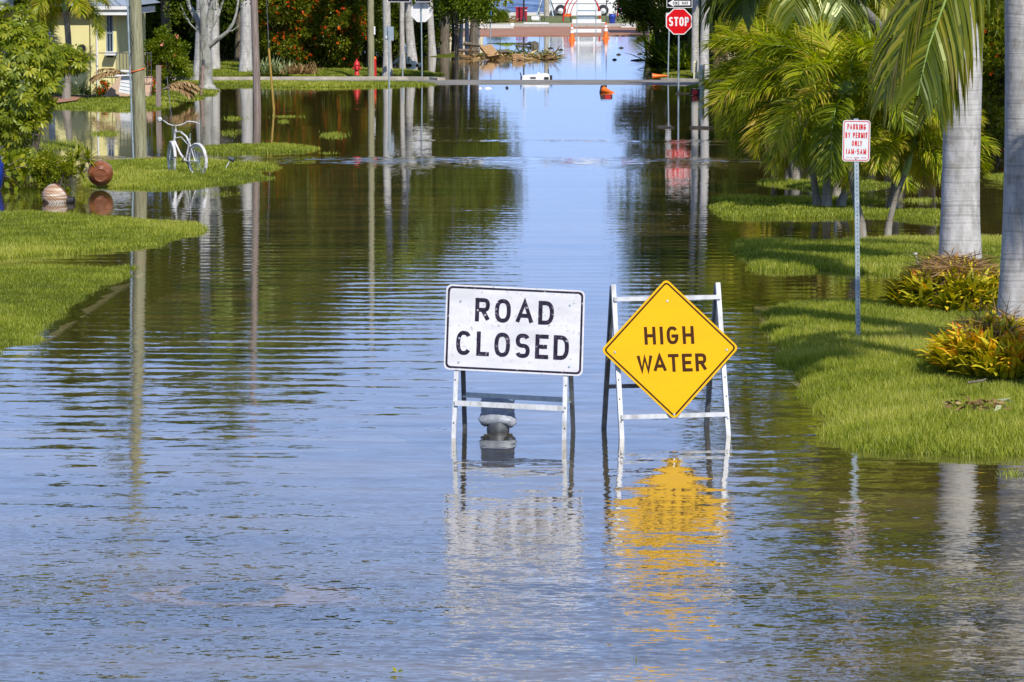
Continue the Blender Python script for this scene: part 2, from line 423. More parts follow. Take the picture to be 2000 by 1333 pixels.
# ------------------------------------------------------------------ water
def water_material():
    m, nt, out = newmat('flood_water'); L = nt.links.new
    geo = N(nt, 'ShaderNodeNewGeometry')
    sp = N(nt, 'ShaderNodeSeparateXYZ'); L(geo.outputs['Position'], sp.inputs[0])
    def mapped(sc):
        mp = N(nt, 'ShaderNodeMapping'); mp.inputs['Scale'].default_value = sc
        L(geo.outputs['Position'], mp.inputs[0]); return mp
    def noise(vec, scale, detail=2.0, rough=0.5):
        n = N(nt, 'ShaderNodeTexNoise'); n.inputs['Scale'].default_value = scale; n.inputs['Detail'].default_value = detail; n.inputs['Roughness'].default_value = rough
        L(vec, n.inputs['Vector']); return n
    def math_(op, a, b=None, c=None, clamp=False):
        n = N(nt, 'ShaderNodeMath', operation=op); n.use_clamp = clamp
        for i, x in enumerate((a, b, c)):
            if x is None: continue
            if isinstance(x, (int, float)): n.inputs[i].default_value = x
            else: L(x, n.inputs[i])
        return n.outputs[0]
    def rng(v, a, b, c, d):
        n = N(nt, 'ShaderNodeMapRange'); n.interpolation_type = 'SMOOTHSTEP'
        L(v, n.inputs[0])
        for i, x in enumerate((a, b, c, d)): n.inputs[i + 1].default_value = x
        return n.outputs[0]
    Y = sp.outputs[1]; X = sp.outputs[0]
    # 1: long-crested ripples rolling along the street
    wob = noise(mapped((0.35, 0.35, 1)).outputs[0], 1.0, 2)
    wob2 = noise(mapped((0.9, 2.0, 1)).outputs[0], 1.0, 2)
    ph = math_('MULTIPLY_ADD', wob.outputs['Fac'], 9.0, math_('MULTIPLY', Y, 11.0))
    ph = math_('MULTIPLY_ADD', wob2.outputs['Fac'], 5.0, ph)
    w1 = math_('SINE', ph)
    ph2 = math_('MULTIPLY_ADD', wob2.outputs['Fac'], 8.0, math_('MULTIPLY_ADD', X, 2.2, math_('MULTIPLY', Y, 19.0)))
    w2 = math_('SINE', ph2)
    w = math_('MULTIPLY_ADD', w2, 0.45, w1)
    env = noise(mapped((0.22, 0.10, 1)).outputs[0], 1.0, 2)
    amp1 = math_('MULTIPLY', rng(env.outputs['Fac'], 0.35, 0.62, 0.35, 1.0), math_('MULTIPLY', rng(Y, 44.0, 70.0, 1.0, 0.10), 0.011))
    ny1 = math_('MULTIPLY', w, amp1)
    # 2: small cross chop, strongest close to the camera
    ch = noise(mapped((2.6, 7.0, 1)).outputs[0], 1.0, 3, 0.6)
    chs = N(nt, 'ShaderNodeSeparateColor'); L(ch.outputs['Color'], chs.inputs[0])
    near = rng(Y, 23.5, 27.5, 0.13, 0.060)
    mid = rng(Y, 30.0, 46.0, 1.0, 0.12)
    rightcalm = 1.0
    amp2 = math_('MULTIPLY', near, mid)
    # 3: wind patches farther up the street
    pt = noise(mapped((0.05, 0.20, 1)).outputs[0], 1.0, 3, 0.6)
    ff = math_('MULTIPLY', rng(pt.outputs['Fac'], 0.56, 0.64, 0.0, 1.0), math_('MULTIPLY', rng(Y, 60.0, 68.0, 0.0, 0.22), rng(Y, 84.0, 100.0, 1.0, 0.12)))
    band = math_('MULTIPLY', rng(math_('ABSOLUTE', math_('SUBTRACT', Y, 77.0)), 0.8, 3.2, 1.0, 0.0), rng(math_('ABSOLUTE', math_('SUBTRACT', X, 0.8)), 3.4, 6.5, 0.26, 0.0))
    band = math_('MULTIPLY', band, rng(pt.outputs['Fac'], 0.36, 0.60, 0.08, 1.0))
    amp2 = math_('ADD', amp2, math_('ADD', ff, band))
    nx2 = math_('MULTIPLY', math_('SUBTRACT', chs.outputs[0], 0.5), amp2)
    ny2 = math_('MULTIPLY', math_('SUBTRACT', chs.outputs[1], 0.5), math_('MULTIPLY', amp2, 1.6))
    # slow swell field
    sw = noise(mapped((0.5, 0.8, 1)).outputs[0], 1.0, 2)
    # 4: fine chop, close by only
    fc = noise(mapped((11.0, 22.0, 1)).outputs[0], 1.0, 3, 0.6)
    fcs = N(nt, 'ShaderNodeSeparateColor'); L(fc.outputs['Color'], fcs.inputs[0])
    amp3 = rng(Y, 23.5, 31.0, 0.26, 0.025)
    amp3 = math_('ADD', amp3, math_('MULTIPLY', rng(math_('ABSOLUTE', math_('SUBTRACT', Y, 24.2)), 0.25, 1.1, 0.30, 0.0), rng(sw.outputs['Fac'], 0.35, 0.60, 0.25, 1.0)))
    nx3 = math_('MULTIPLY', math_('SUBTRACT', fcs.outputs[0], 0.5), amp3)
    ny3 = math_('MULTIPLY', math_('SUBTRACT', fcs.outputs[1], 0.5), math_('MULTIPLY', amp3, 1.3))
    # slow swell
    sws = N(nt, 'ShaderNodeSeparateColor'); L(sw.outputs['Color'], sws.inputs[0])
    nx4 = math_('MULTIPLY', math_('SUBTRACT', sws.outputs[0], 0.5), 0.006)
    ny4 = math_('MULTIPLY', math_('SUBTRACT', sws.outputs[1], 0.5), 0.008)
    cx = N(nt, 'ShaderNodeCombineXYZ'); cx.inputs[2].default_value = 1.0
    L(math_('ADD', math_('ADD', nx2, nx3), nx4), cx.inputs[0])
    L(math_('ADD', math_('ADD', ny1, ny2), math_('ADD', ny3, ny4)), cx.inputs[1])
    nrm = N(nt, 'ShaderNodeVectorMath', operation='NORMALIZE'); L(cx.outputs[0], nrm.inputs[0])
    dp = N(nt, 'ShaderNodeVectorMath', operation='DOT_PRODUCT'); L(nrm.outputs[0], dp.inputs[0]); L(geo.outputs['Incoming'], dp.inputs[1])
    cs = math_('SUBTRACT', 1.0, math_('ABSOLUTE', dp.outputs['Value']), clamp=True)
    frv = math_('MULTIPLY_ADD', math_('POWER', cs, 3.8), 0.94, 0.06, clamp=True)
    gl = N(nt, 'ShaderNodeBsdfGlossy'); gl.inputs['Roughness'].default_value = 0.015; L(nrm.outputs[0], gl.inputs['Normal'])
    gl.inputs['Color'].default_value = (1, 1, 1, 1)
    di = N(nt, 'ShaderNodeBsdfDiffuse'); di.inputs['Color'].default_value = (0.10, 0.085, 0.035, 1)
    tr = N(nt, 'ShaderNodeBsdfTransparent'); tr.inputs['Color'].default_value = (0.92, 0.84, 0.62, 1)
    body = N(nt, 'ShaderNodeMixShader'); body.inputs[0].default_value = 0.70
    L(di.outputs[0], body.inputs[1]); L(tr.outputs[0], body.inputs[2])
    mx = N(nt, 'ShaderNodeMixShader'); L(frv, mx.inputs[0]); L(body.outputs[0], mx.inputs[1]); L(gl.outputs[0], mx.inputs[2])
    L(mx.outputs[0], out.inputs[0])
    return m
M['water'] = water_material()

def sea_material():
    m, nt, out = newmat('sea_water'); L = nt.links.new
    p = N(nt, 'ShaderNodeBsdfPrincipled'); p.inputs['Roughness'].default_value = 0.12
    geo = N(nt, 'ShaderNodeNewGeometry')
    mp = N(nt, 'ShaderNodeMapping'); mp.inputs['Scale'].default_value = (0.45, 0.12, 1); L(geo.outputs['Position'], mp.inputs[0])
    n = N(nt, 'ShaderNodeTexNoise'); n.inputs['Scale'].default_value = 1.0; n.inputs['Detail'].default_value = 4; n.inputs['Roughness'].default_value = 0.65; L(mp.outputs[0], n.inputs['Vector'])
    r = ramp(nt, [(0.35, (0.004,0.025,0.07)), (0.55, (0.012,0.06,0.16)), (0.72, (0.05,0.14,0.28))]); L(n.outputs['Fac'], r.inputs[0]); L(r.outputs[0], p.inputs['Base Color'])
    s = N(nt, 'ShaderNodeVectorMath', operation='SUBTRACT'); L(n.outputs['Color'], s.inputs[0]); s.inputs[1].default_value = (0.5, 0.5, 0.5)
    s2 = N(nt, 'ShaderNodeVectorMath', operation='MULTIPLY'); L(s.outputs[0], s2.inputs[0]); s2.inputs[1].default_value = (0.5, 0.7, 0.0)
    s3 = N(nt, 'ShaderNodeVectorMath', operation='ADD'); L(s2.outputs[0], s3.inputs[0]); s3.inputs[1].default_value = (0, -0.12, 1)
    s4 = N(nt, 'ShaderNodeVectorMath', operation='NORMALIZE'); L(s3.outputs[0], s4.inputs[0]); L(s4.outputs[0], p.inputs['Normal'])
    L(p.outputs[0], out.inputs[0]); return m
M['sea'] = sea_material()

# ------------------------------------------------------------------ land shapes (photo outline of each waterline, laid on the water level)
ISL = {
 'R1': [(2100,890),(2000,889),(1900,890),(1800,888),(1700,884),(1645,880),(1622,850),(1600,800),(1570,770),(1548,735),(1528,700),(1512,660),(1500,618),(1494,598),(1530,601),(1600,598),(1680,598),(1750,598),(1800,600),(1850,590),(1880,560),(2000,550),(2250,550),(2400,700),(2300,890)],
 'R2': [(1436,478),(1442,508),(1470,526),(1530,531),(1620,530),(1700,536),(1780,545),(1860,560),(1950,560),(2200,560),(2200,470),(1960,471),(1850,470),(1760,469),(1680,473),(1560,474),(1460,474)],
 'R3': [(1400,398),(1402,409),(1412,424),(1470,430),(1600,428),(1700,424),(1780,430),(1842,436),(1900,430),(1850,414),(1760,411),(1640,408),(1560,400),(1500,402)],
 'R3b': [(1400,386),(1500,388),(1640,389),(1720,390),(1740,394),(1660,399),(1500,397),(1410,396)],
 'R4': [(1478,357),(1520,364),(1600,372),(1700,370),(1740,362),(1700,352),(1600,350),(1520,352)],
 'R5': [(1925,345),(1960,352),(2100,356),(2100,338),(1960,340)],
 'L1': [(-250,860),(-120,775),(0,700),(60,655),(130,608),(200,562),(262,520),(200,526),(100,524),(0,523),(-300,523)],
 'L2': [(-400,415),(0,417),(60,415),(120,418),(200,424),(270,432),(330,435),(397,438),(385,448),(345,466),(300,484),(200,490),(100,500),(0,507),(-400,507)],
 'L3': [(170,324),(215,316),(300,313),(380,314),(450,317),(520,321),(552,325),(520,332),(480,336),(530,342),(500,352),(440,362),(380,368),(300,370),(220,369),(150,362),(190,350),(215,340)],
 'L4': [(385,289),(450,284),(540,283),(615,288),(600,297),(520,301),(440,303),(395,300)],
 'L5': [(-400,180),(0,190),(108,205),(118,212),(170,215),(240,217),(300,215),(330,209),(360,198),(400,190),(416,184),(411,172),(470,170),(560,172),(680,171),(780,170),(830,168),(845,166),(845,161.5),(-400,161)],
 'V1': [(-400,152),(400,150),(600,149.5),(760,148.5),(845,148),(858,146),(845,143),(720,138),(690,100),(560,95),(400,80),(-400,75)],
 'RV': [(1300,152.5),(1340,154),(1420,155),(1600,157),(2400,158),(2400,80),(1700,85),(1480,95),(1425,120),(1390,136),(1340,139),(1310,143),(1296,148)],
 'R6': [(1345,166),(1342,170),(1370,172),(1420,173),(1500,176),(1560,178),(1600,170),(1560,162),(1400,162)],
 'P1': [(835,108),(880,104),(905,106),(890,111),(850,114)],
 'PL': [(-400,60),(700,60),(900,66),(935,60),(942,62),(965,66),(980,66),(972,63),(942,59),(930,48),(900,40),(-400,40)],
}
def rs(px, h=0.0): return [np.array(G(x, y, h)[:2]) for x, y in px]
ISLW = {k: np.array(rs(v)) for k, v in ISL.items()}
def signed(P, poly):
    """signed distance (positive inside) of points P (n,2) to poly"""
    d2 = np.full(len(P), 1e18); inside = np.zeros(len(P), bool)
    n = len(poly)
    for i in range(n):
        a = poly[i]; b = poly[(i + 1) % n]
        ab = b - a; t = np.clip(((P - a) @ ab) / max(ab @ ab, 1e-9), 0, 1)
        q = a + t[:, None] * ab
        d2 = np.minimum(d2, ((P - q) ** 2).sum(1))
        c = ((a[1] > P[:, 1]) != (b[1] > P[:, 1]))
        with np.errstate(divide='ignore', invalid='ignore'):
            xx = (b[0] - a[0]) * (P[:, 1] - a[1]) / (b[1] - a[1] + 1e-12) + a[0]
        inside ^= c & (P[:, 0] < xx)
    d = np.sqrt(d2)
    return np.where(inside, d, -d)
def vnoise(P, sc, seed=0):
    """cheap smooth noise in 2d, -1..1"""
    r = np.random.default_rng(seed); out = np.zeros(len(P))
    for k in range(7):
        a = r.uniform(0, 2 * math.pi); f = sc * r.uniform(0.6, 1.9); p = r.uniform(0, 6.28)
        out += np.sin((P[:, 0] * math.cos(a) + P[:, 1] * math.sin(a)) * f + p)
    return out / 4.0
TOP = {'R1': 0.13, 'R2': 0.06, 'L1': 0.09, 'L2': 0.06, 'V1': 0.14, 'RV': 0.14, 'L5': 0.06, 'PL': 0.12}
def XL(Y): return -5.5 + 0.026 * (Y - 40)
def XR(Y): return 3.05 + 0.026 * (Y - 40)
def height(P):
    h = np.full(len(P), -0.28)
    h += 0.02 * vnoise(P, 0.5, 3)
    for k, poly in ISLW.items():
        top = TOP.get(k, 0.05)
        sdist = signed(P, poly) - 0.07 + (0.15 * vnoise(P, 2.5, 5) + 0.07 * vnoise(P, 7.0, 6)) * (0.6 + P[:, 1] * 0.008)
        up = top * (1 - np.exp(-np.clip(sdist, 0, None) / 0.9)) + 0.012
        dn = -0.26 * np.clip(-sdist / 0.9, 0, 1) + 0.012
        h = np.maximum(h, np.where(sdist > 0, up, dn))
    return h
xs = np.concatenate([[-9000,-2500,-700,-200,-80,-45], np.arange(-34, 34.01, 0.30), [45,80,200,700,2500,9000]])
ys = np.concatenate([[-3000,-500,-60,0,14], np.arange(19, 60, 0.30), np.arange(60, 236, 0.8), [250,290,305]])
gx, gy = np.meshgrid(xs, ys)
P = np.stack([gx.ravel(), gy.ravel()], 1)
hz = height(P)
yy = P[:, 1]
hz = np.where(yy > 236, np.maximum(hz, 0.02), hz)
hz = np.where(yy > 300, -1.2, hz)
nx_, ny_ = len(xs), len(ys)
mb = MB()
mb.v = [(P[i, 0], P[i, 1], hz[i]) for i in range(len(P))]
mb.f = [(j*nx_+i, j*nx_+i+1, (j+1)*nx_+i+1, (j+1)*nx_+i) for j in range(ny_-1) for i in range(nx_-1)]
mb.m = [0]*len(mb.f); mb.sm = [True]*len(mb.f)
def ground_material():
    m, nt, out = newmat('lawn_and_mud'); L = nt.links.new
    p = N(nt, 'ShaderNodeBsdfPrincipled'); p.inputs['Roughness'].default_value = 0.95; p.inputs['Specular IOR Level'].default_value = 0.1
    geo = N(nt, 'ShaderNodeNewGeometry'); sp = N(nt, 'ShaderNodeSeparateXYZ'); L(geo.outputs['Position'], sp.inputs[0])
    n = N(nt, 'ShaderNodeTexNoise'); n.inputs['Scale'].default_value = 2.0; n.inputs['Detail'].default_value = 8; n.inputs['Roughness'].default_value = 0.7; L(geo.outputs['Position'], n.inputs['Vector'])
    a = ramp(nt, [(0.3, (0.04,0.055,0.004)), (0.5, (0.08,0.10,0.006)), (0.7, (0.13,0.14,0.02))]); L(n.outputs['Fac'], a.inputs[0])
    b = ramp(nt, [(0.3, (0.07,0.055,0.02)), (0.7, (0.18,0.13,0.05))]); L(n.outputs['Fac'], b.inputs[0])
    mr = N(nt, 'ShaderNodeMapRange'); L(sp.outputs[2], mr.inputs[0]); mr.inputs[1].default_value = -0.12; mr.inputs[2].default_value = -0.02
    mx = N(nt, 'ShaderNodeMix', data_type='RGBA'); L(mr.outputs[0], mx.inputs[0]); L(b.outputs[0], mx.inputs[6]); L(a.outputs[0], mx.inputs[7])
    L(mx.outputs[2], p.inputs['Base Color']); L(p.outputs[0], out.inputs[0]); return m
tag(obj('ground', mb, ground_material()), 'grassy ground rising out of the flood water', 'ground', kind='structure')

# flood water: one level sheet
mb = MB().add([(-400,-60,0),(400,-60,0),(400,232,0),(-400,232,0)], [(0,1,2,3)])
tag(obj('water', mb, M['water']), 'flood water covering the street', 'water', kind='structure')
# the sea beyond the park
mb = MB().add([(-20000,303,-0.55),(20000,303,-0.55),(20000,40000,-0.55),(-20000,40000,-0.55)], [(0,1,2,3)])
tag(obj('sea', mb, M['sea']), 'dark blue sea beyond the park', 'sea', kind='structure')

# the drowned road: asphalt sheet with joint, patch and manhole
def road_mat():
    m, nt, out = newmat('drowned_asphalt'); L = nt.links.new
    p = N(nt, 'ShaderNodeBsdfPrincipled'); p.inputs['Roughness'].default_value = 0.9
    geo = N(nt, 'ShaderNodeNewGeometry'); mp = N(nt, 'ShaderNodeMapping'); mp.inputs['Scale'].default_value = (0.25, 1.1, 1); L(geo.outputs['Position'], mp.inputs[0])
    n = N(nt, 'ShaderNodeTexNoise'); n.inputs['Scale'].default_value = 1.0; n.inputs['Detail'].default_value = 6; L(mp.outputs[0], n.inputs['Vector'])
    r = ramp(nt, [(0.38,(0.04,0.04,0.045)),(0.50,(0.15,0.13,0.085)),(0.66,(0.29,0.235,0.14))]); L(n.outputs['Fac'], r.inputs[0])
    L(r.outputs[0], p.inputs['Base Color']); L(p.outputs[0], out.inputs[0]); return m
mb = MB()
mb.add([(-60,8,-0.20),(60,8,-0.20),(60,30.2,-0.20),(-60,30.2,-0.20)], [(0,1,2,3)])
mb.add([(XL(30.2)+0.5,30.2,-0.20),(XR(30.2)-0.4,30.2,-0.20),(XR(236)-0.4,236,-0.20),(XL(236)+0.5,236,-0.20)], [(0,1,2,3)])
tag(obj('road', mb, road_mat()), 'asphalt road drowned under the flood', 'road', kind='structure')
# tan gutter line and pale collar under the near water
mb = MB()
a, b = G(1120, 1160, -0.19), G(2100, 1172, -0.19)
mb.bar(a, b, 0.07, 0.012)
a, b = G(-50, 850, -0.19), G(870, 862, -0.19)
mb.bar(a, b, 0.10, 0.012)
a, b = G(-50, 888, -0.19), G(700, 880, -0.19)
mb.bar(a, b, 0.06, 0.012)
tag(obj('road_joints', mb, M['conc']), 'pale joint lines in the drowned road', 'road joint', kind='structure')
c = G(455, 1160, -0.18)
mh = thing('manhole', c, 'dark round manhole cover with pale collar under the near water', 'manhole')
rm_ = random.Random(3); pts_ = [(1.0 * (0.62 + 0.30 * rm_.random()) * math.cos(2 * math.pi * k / 26) + 0.12, 0.52 * (0.75 + 0.3 * rm_.random()) * math.sin(2 * math.pi * k / 26)) for k in range(26)]
mb = MB().prism(pts_, c + Vector((0, 0, -0.012)), (1, 0, 0), (0, 1, 0), (0, 0, 1), 0.012); obj('collar', mb, noise_mat('reddish_collar', [(0.30,0.22,0.18),(0.58,0.43,0.35)], 3, 0.9), mh)
mb = MB().lathe([(0.37, 0.0), (0.37, 0.012)], c + Vector((0, 0, 0.008)), 28); obj('cover', mb, M['black'], mh)
mb = MB(); a, b = G(-60, 1206, -0.196), G(880, 1206, -0.196); mb.bar(a, b, 0.75, 0.006); a, b = G(900, 1150, -0.196), G(1500, 1152, -0.196); mb.bar(a, b, 0.5, 0.006)
tag(obj('road_patch', mb, M['black']), 'dark tar patches in the drowned road', 'road patch', kind='structure')
# kerbs and the crossing road's crown
def strip(mb, pts, w, z0, z1):
    """raised strip through world points, w wide"""
    for a, b in zip(pts[:-1], pts[1:]):
        a = Vector((a[0], a[1], 0)); b = Vector((b[0], b[1], 0)); d = (b - a).normalized(); n = Vector((-d.y, d.x, 0)) * (w / 2)
        vs = [a - n, b - n, b + n, a + n]
        mb.add([v + Vector((0,0,z0)) for v in vs] + [v + Vector((0,0,z1)) for v in vs], [(4,5,6,7),(0,1,5,4),(1,2,6,5),(2,3,7,6),(3,0,4,7)])
mb = MB()
y0, y1 = G(1000, 166, 0.015)[1], G(1000, 156.5, 0.03)[1]
mb.add([(-70, y0, -0.03), (70, y0, -0.03), (70, y0 + 1.2, 0.03), (-70, y0 + 1.2, 0.03), (70, y1, 0.035), (-70, y1, 0.035), (70, y1 + 1.0, -0.05), (-70, y1 + 1.0, -0.05)],
       [(0,1,2,3),(3,2,4,5),(5,4,6,7)])
tag(obj('cross_street', mb, M['asphalt']), 'dry crown of the crossing street', 'road', kind='structure')
mb = MB()
pl = [G(x, y, 0.10) for x, y in ((-400,152),(200,152),(525,151.5),(690,151),(800,151),(845,152),(862,153.5))]
strip(mb, pl, 0.30, -0.1, 0.12)
tag(obj('kerb', mb, M['conc']), 'tan concrete kerb of the far left corner', 'kerb', kind='structure')
mb = MB()
pl = [G(x, y, 0.10) for x, y in ((1296,154),(1330,155),(1420,157),(1700,157),(2400,157))]
strip(mb, pl, 0.30, -0.1, 0.12)
tag(obj('kerb', mb, M['conc']), 'tan concrete kerb of the far right corner', 'kerb', kind='structure')
mb = MB()
pl = [Vector((XL(Y) + 0.25, Y, 0)) for Y in (30.5, 34, 37.5, 38.8)]
strip(mb, [(-12, 35.7), (-7.6, 36.6), (-6.3, 37.6), (XL(39)+0.05, 39.2), (XL(50), 50)], 0.22, -0.25, -0.05)
strip(mb, [(XR(39)+0.1, 34.5), (XR(39)-0.05, 37), (XR(44), 45)], 0.22, -0.25, -0.03)
strip(mb, [(-9, 38.0-1.0), (-6.0, 38.6-0.4)], 0.2, -0.2, -0.03)
tag(obj('kerb', mb, M['conc_pale']), 'drowned kerb along the near lawns', 'kerb', kind='structure')
# brick apron, pale kerb, walk, sea wall, park lawn
def slab(name, quad_px, z, mat, label, th=0.06):
    q = [G(x, y, z) for x, y in quad_px]
    mb = MB().add([v - Vector((0,0,th)) for v in q] + q, [(4,5,6,7),(0,1,5,4),(1,2,6,5),(2,3,7,6),(3,0,4,7)])
    return tag(obj(name, mb, mat), label, name.replace('_', ' '), kind='structure')
slab('brick_road', [(300,69),(1700,69),(1700,50),(300,50)], 0.05, M['brick'], 'red brick road across the street end')
slab('pavement', [(700,50.3),(1500,50.3),(1500,44.5),(700,44.5)], 0.12, M['conc'], 'grey concrete walk beside the brick road', 0.1)
slab('park_lawn', [(300,44.5),(1700,44.5),(1700,27),(300,27)], 0.16, noise_mat('park_grass', [(0.07,0.09,0.02),(0.12,0.15,0.03),(0.22,0.21,0.07)], 0.35, 0.95, stretch=(1,3,1)), 'patchy park lawn by the sea', 0.1)
slab('sea_wall', [(300,27.5),(1700,27.5),(1700,24.5),(300,24.5)], 0.30, M['conc_pale'], 'pale sea wall behind the park', 0.8)
slab('kerb', [(700,52.5),(1003,52.5),(1003,48.3),(700,48.3)], 0.20, M['conc_pale'], 'white kerb left of the park entrance', 0.12)
slab('kerb', [(1212,51),(1400,51),(1400,48.0),(1212,48.0)], 0.20, M['conc_pale'], 'white kerb right of the park entrance', 0.12)

# ------------------------------------------------------------------ grass (one uncountable mass)
def ground_z(P): return height(P)
def grass_patch(x0, x1, y0, y1, dens, hgt, wid, seed, zmin=-0.035):
    r = np.random.default_rng(seed)
    n = int((x1 - x0) * (y1 - y0) * dens)
    Pp = np.stack([r.uniform(x0, x1, n), r.uniform(y0, y1, n)], 1)
    Pp = Pp[np.abs(Pp[:, 0]) < Pp[:, 1] * 0.147 + 0.3]
    z = ground_z(Pp)
    keep = (z > zmin + 0.02 * r.random(len(z))) & (r.random(len(z)) < np.clip(0.30 + (z + 0.035) * 11, 0.12, 1))
    # thin bald patches
    bare = vnoise(Pp, 1.3, 9) + 0.6 * vnoise(Pp, 4.2, 10)
    keep &= (bare + 1.3 * r.random(len(Pp)) > -0.95)
    Pp, z = Pp[keep], z[keep]
    n = len(Pp)
    patch = vnoise(Pp, 0.9, 21); fine = vnoise(Pp, 5.0, 22)
    h = hgt * (0.55 + 0.7 * r.random(n)) * (1 + 0.30 * patch + 0.15 * fine)
    a = r.uniform(0, 2 * math.pi, n); lean = r.uniform(0.05, 0.75, n) * h
    la = a + r.normal(0, 0.6, n) 
    base = np.stack([Pp[:, 0], Pp[:, 1], z - 0.012], 1)
    sx, sy = np.cos(r.uniform(0, math.pi, n)) * wid, np.sin(r.uniform(0, math.pi, n)) * wid * 0.5
    w = wid * (0.7 + 0.6 * r.random(n)); sang = r.uniform(-0.7, 0.7, n)
    side = np.stack([np.cos(sang) * w, np.sin(sang) * w, np.zeros(n)], 1) * 0.5
    tip = base + np.stack([np.cos(la) * lean, np.sin(la) * lean, h], 1)
    V = np.stack([base - side, base + side, tip], 1)
    t = np.clip(0.42 + 0.32 * patch + 0.20 * fine + 0.26 * r.normal(size=n), 0, 0.98)
    t = np.where(r.random(n) < 0.04 + 0.10 * (patch > 0.45), 1.0, t)
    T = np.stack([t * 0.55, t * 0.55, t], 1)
    return V, T
parts = [grass_patch(2.6, 8.2, 29.5, 47, 3200, 0.080, 0.009, 1),
         grass_patch(2.6, 9.5, 47, 60, 1700, 0.075, 0.012, 2),
         grass_patch(-9.5, -4.6, 33, 51, 2600, 0.060, 0.010, 3),
         grass_patch(-11, -4.0, 51, 70, 1500, 0.060, 0.013, 4),
         grass_patch(2.6, 13, 60, 82, 800, 0.065, 0.018, 5),
         grass_patch(-14, -3.2, 70, 100, 700, 0.065, 0.020, 6),
         grass_patch(-20, 24, 100, 150, 260, 0.07, 0.03, 7)]
# half drowned tufts standing out of the water
def tufts(px, py, wpx, hpx, n, hgt, wid, seed):
    r = np.random.default_rng(seed)
    qx = px + r.normal(0, 0.42, n) * wpx; qy = py + r.normal(0, 0.42, n) * hpx
    pts = np.array([G(a, b, 0)[:] for a, b in zip(qx, qy)])
    h = hgt * r.uniform(0.3, 1, n); la = r.uniform(0, 6.28, n); lean = h * r.uniform(0.1, 0.9, n)
    side = np.stack([np.full(n, wid / 2), np.zeros(n), np.zeros(n)], 1)
    base = pts - np.array([0, 0, 0.02]); tip = base + np.stack([np.cos(la) * lean, np.sin(la) * lean, h], 1)
    t = np.clip(0.45 + 0.2 * r.normal(size=n), 0, 1)
    return np.stack([base - side, base + side, tip], 1), np.stack([t * .5, t * .5, t], 1)
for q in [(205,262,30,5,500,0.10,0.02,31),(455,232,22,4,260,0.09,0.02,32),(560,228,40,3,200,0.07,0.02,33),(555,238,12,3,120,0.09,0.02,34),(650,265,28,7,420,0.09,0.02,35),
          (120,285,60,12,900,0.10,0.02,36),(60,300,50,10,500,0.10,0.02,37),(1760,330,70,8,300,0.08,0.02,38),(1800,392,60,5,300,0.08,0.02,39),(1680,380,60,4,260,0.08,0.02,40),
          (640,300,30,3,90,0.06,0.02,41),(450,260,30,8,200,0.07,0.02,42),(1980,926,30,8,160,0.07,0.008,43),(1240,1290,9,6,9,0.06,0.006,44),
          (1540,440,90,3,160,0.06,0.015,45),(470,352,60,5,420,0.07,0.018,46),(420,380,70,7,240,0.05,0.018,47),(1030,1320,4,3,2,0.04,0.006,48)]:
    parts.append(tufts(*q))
V = np.concatenate([p[0] for p in parts]); T = np.concatenate([p[1] for p in parts])
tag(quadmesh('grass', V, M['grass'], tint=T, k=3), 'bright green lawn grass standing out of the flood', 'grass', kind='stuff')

# ------------------------------------------------------------------ foliage builders
def unit(a): return a / np.maximum(np.linalg.norm(a, axis=-1, keepdims=True), 1e-9)
def leaves(pos, d, L, W, r, fold=0.25):
    """diamond leaves: pos (n,3), d unit (n,3)"""
    n = len(pos)
    rv = unit(r.normal(size=(n, 3)) + np.array([0, 0, 0.0]))
    side = unit(np.cross(d, rv)); nor = np.cross(side, d)
    L = np.broadcast_to(L, (n,))[:, None]; W = np.broadcast_to(W, (n,))[:, None]
    mid = pos + d * L * 0.45 
    return np.stack([pos, mid + side * W / 2 + nor * W * fold, pos + d * L - nor * W * 0.3, mid - side * W / 2 + nor * W * fold], 1)
def crown_arr(center, radii, nclump, nleaf, cr, L, W, seed, shell=0.75, flat=0.0, down=0.0, box=False):
    r = np.random.default_rng(seed)
    c = np.array(center, float); rad = np.array(radii, float)
    if box: q = r.uniform(-1, 1, (nclump, 3))
    else:
        q = unit(r.normal(size=(nclump, 3))) * (r.uniform(shell ** 3, 1, (nclump, 1)) ** (1/3))
        q *= (1 + 0.16 * r.normal(size=(nclump, 1)))
    cc = c + q * rad
    sz = cr * r.uniform(0.55, 1.25, nclump)
    idx = np.repeat(np.arange(nclump), nleaf); n = len(idx)
    o = unit(r.normal(size=(n, 3))) * (r.random((n, 1)) ** 0.45) * sz[idx, None]
    o[:, 2] *= (1 - flat)
    pos = cc[idx] + o
    d = unit(o / np.maximum(sz[idx, None], 1e-6) + 0.55 * r.normal(size=(n, 3)) + 0.5 * (q / (np.linalg.norm(q, axis=1, keepdims=True) + 1e-6))[idx] + np.array([0, 0, -down]))
    ct = 0.5 + 0.20 * r.normal(size=nclump)
    t = np.clip(ct[idx] + 0.16 * r.normal(size=n), 0, 1)
    LL = L * r.uniform(0.6, 1.25, n)
    return leaves(pos, d, LL, LL * (W / L), r), t, cc

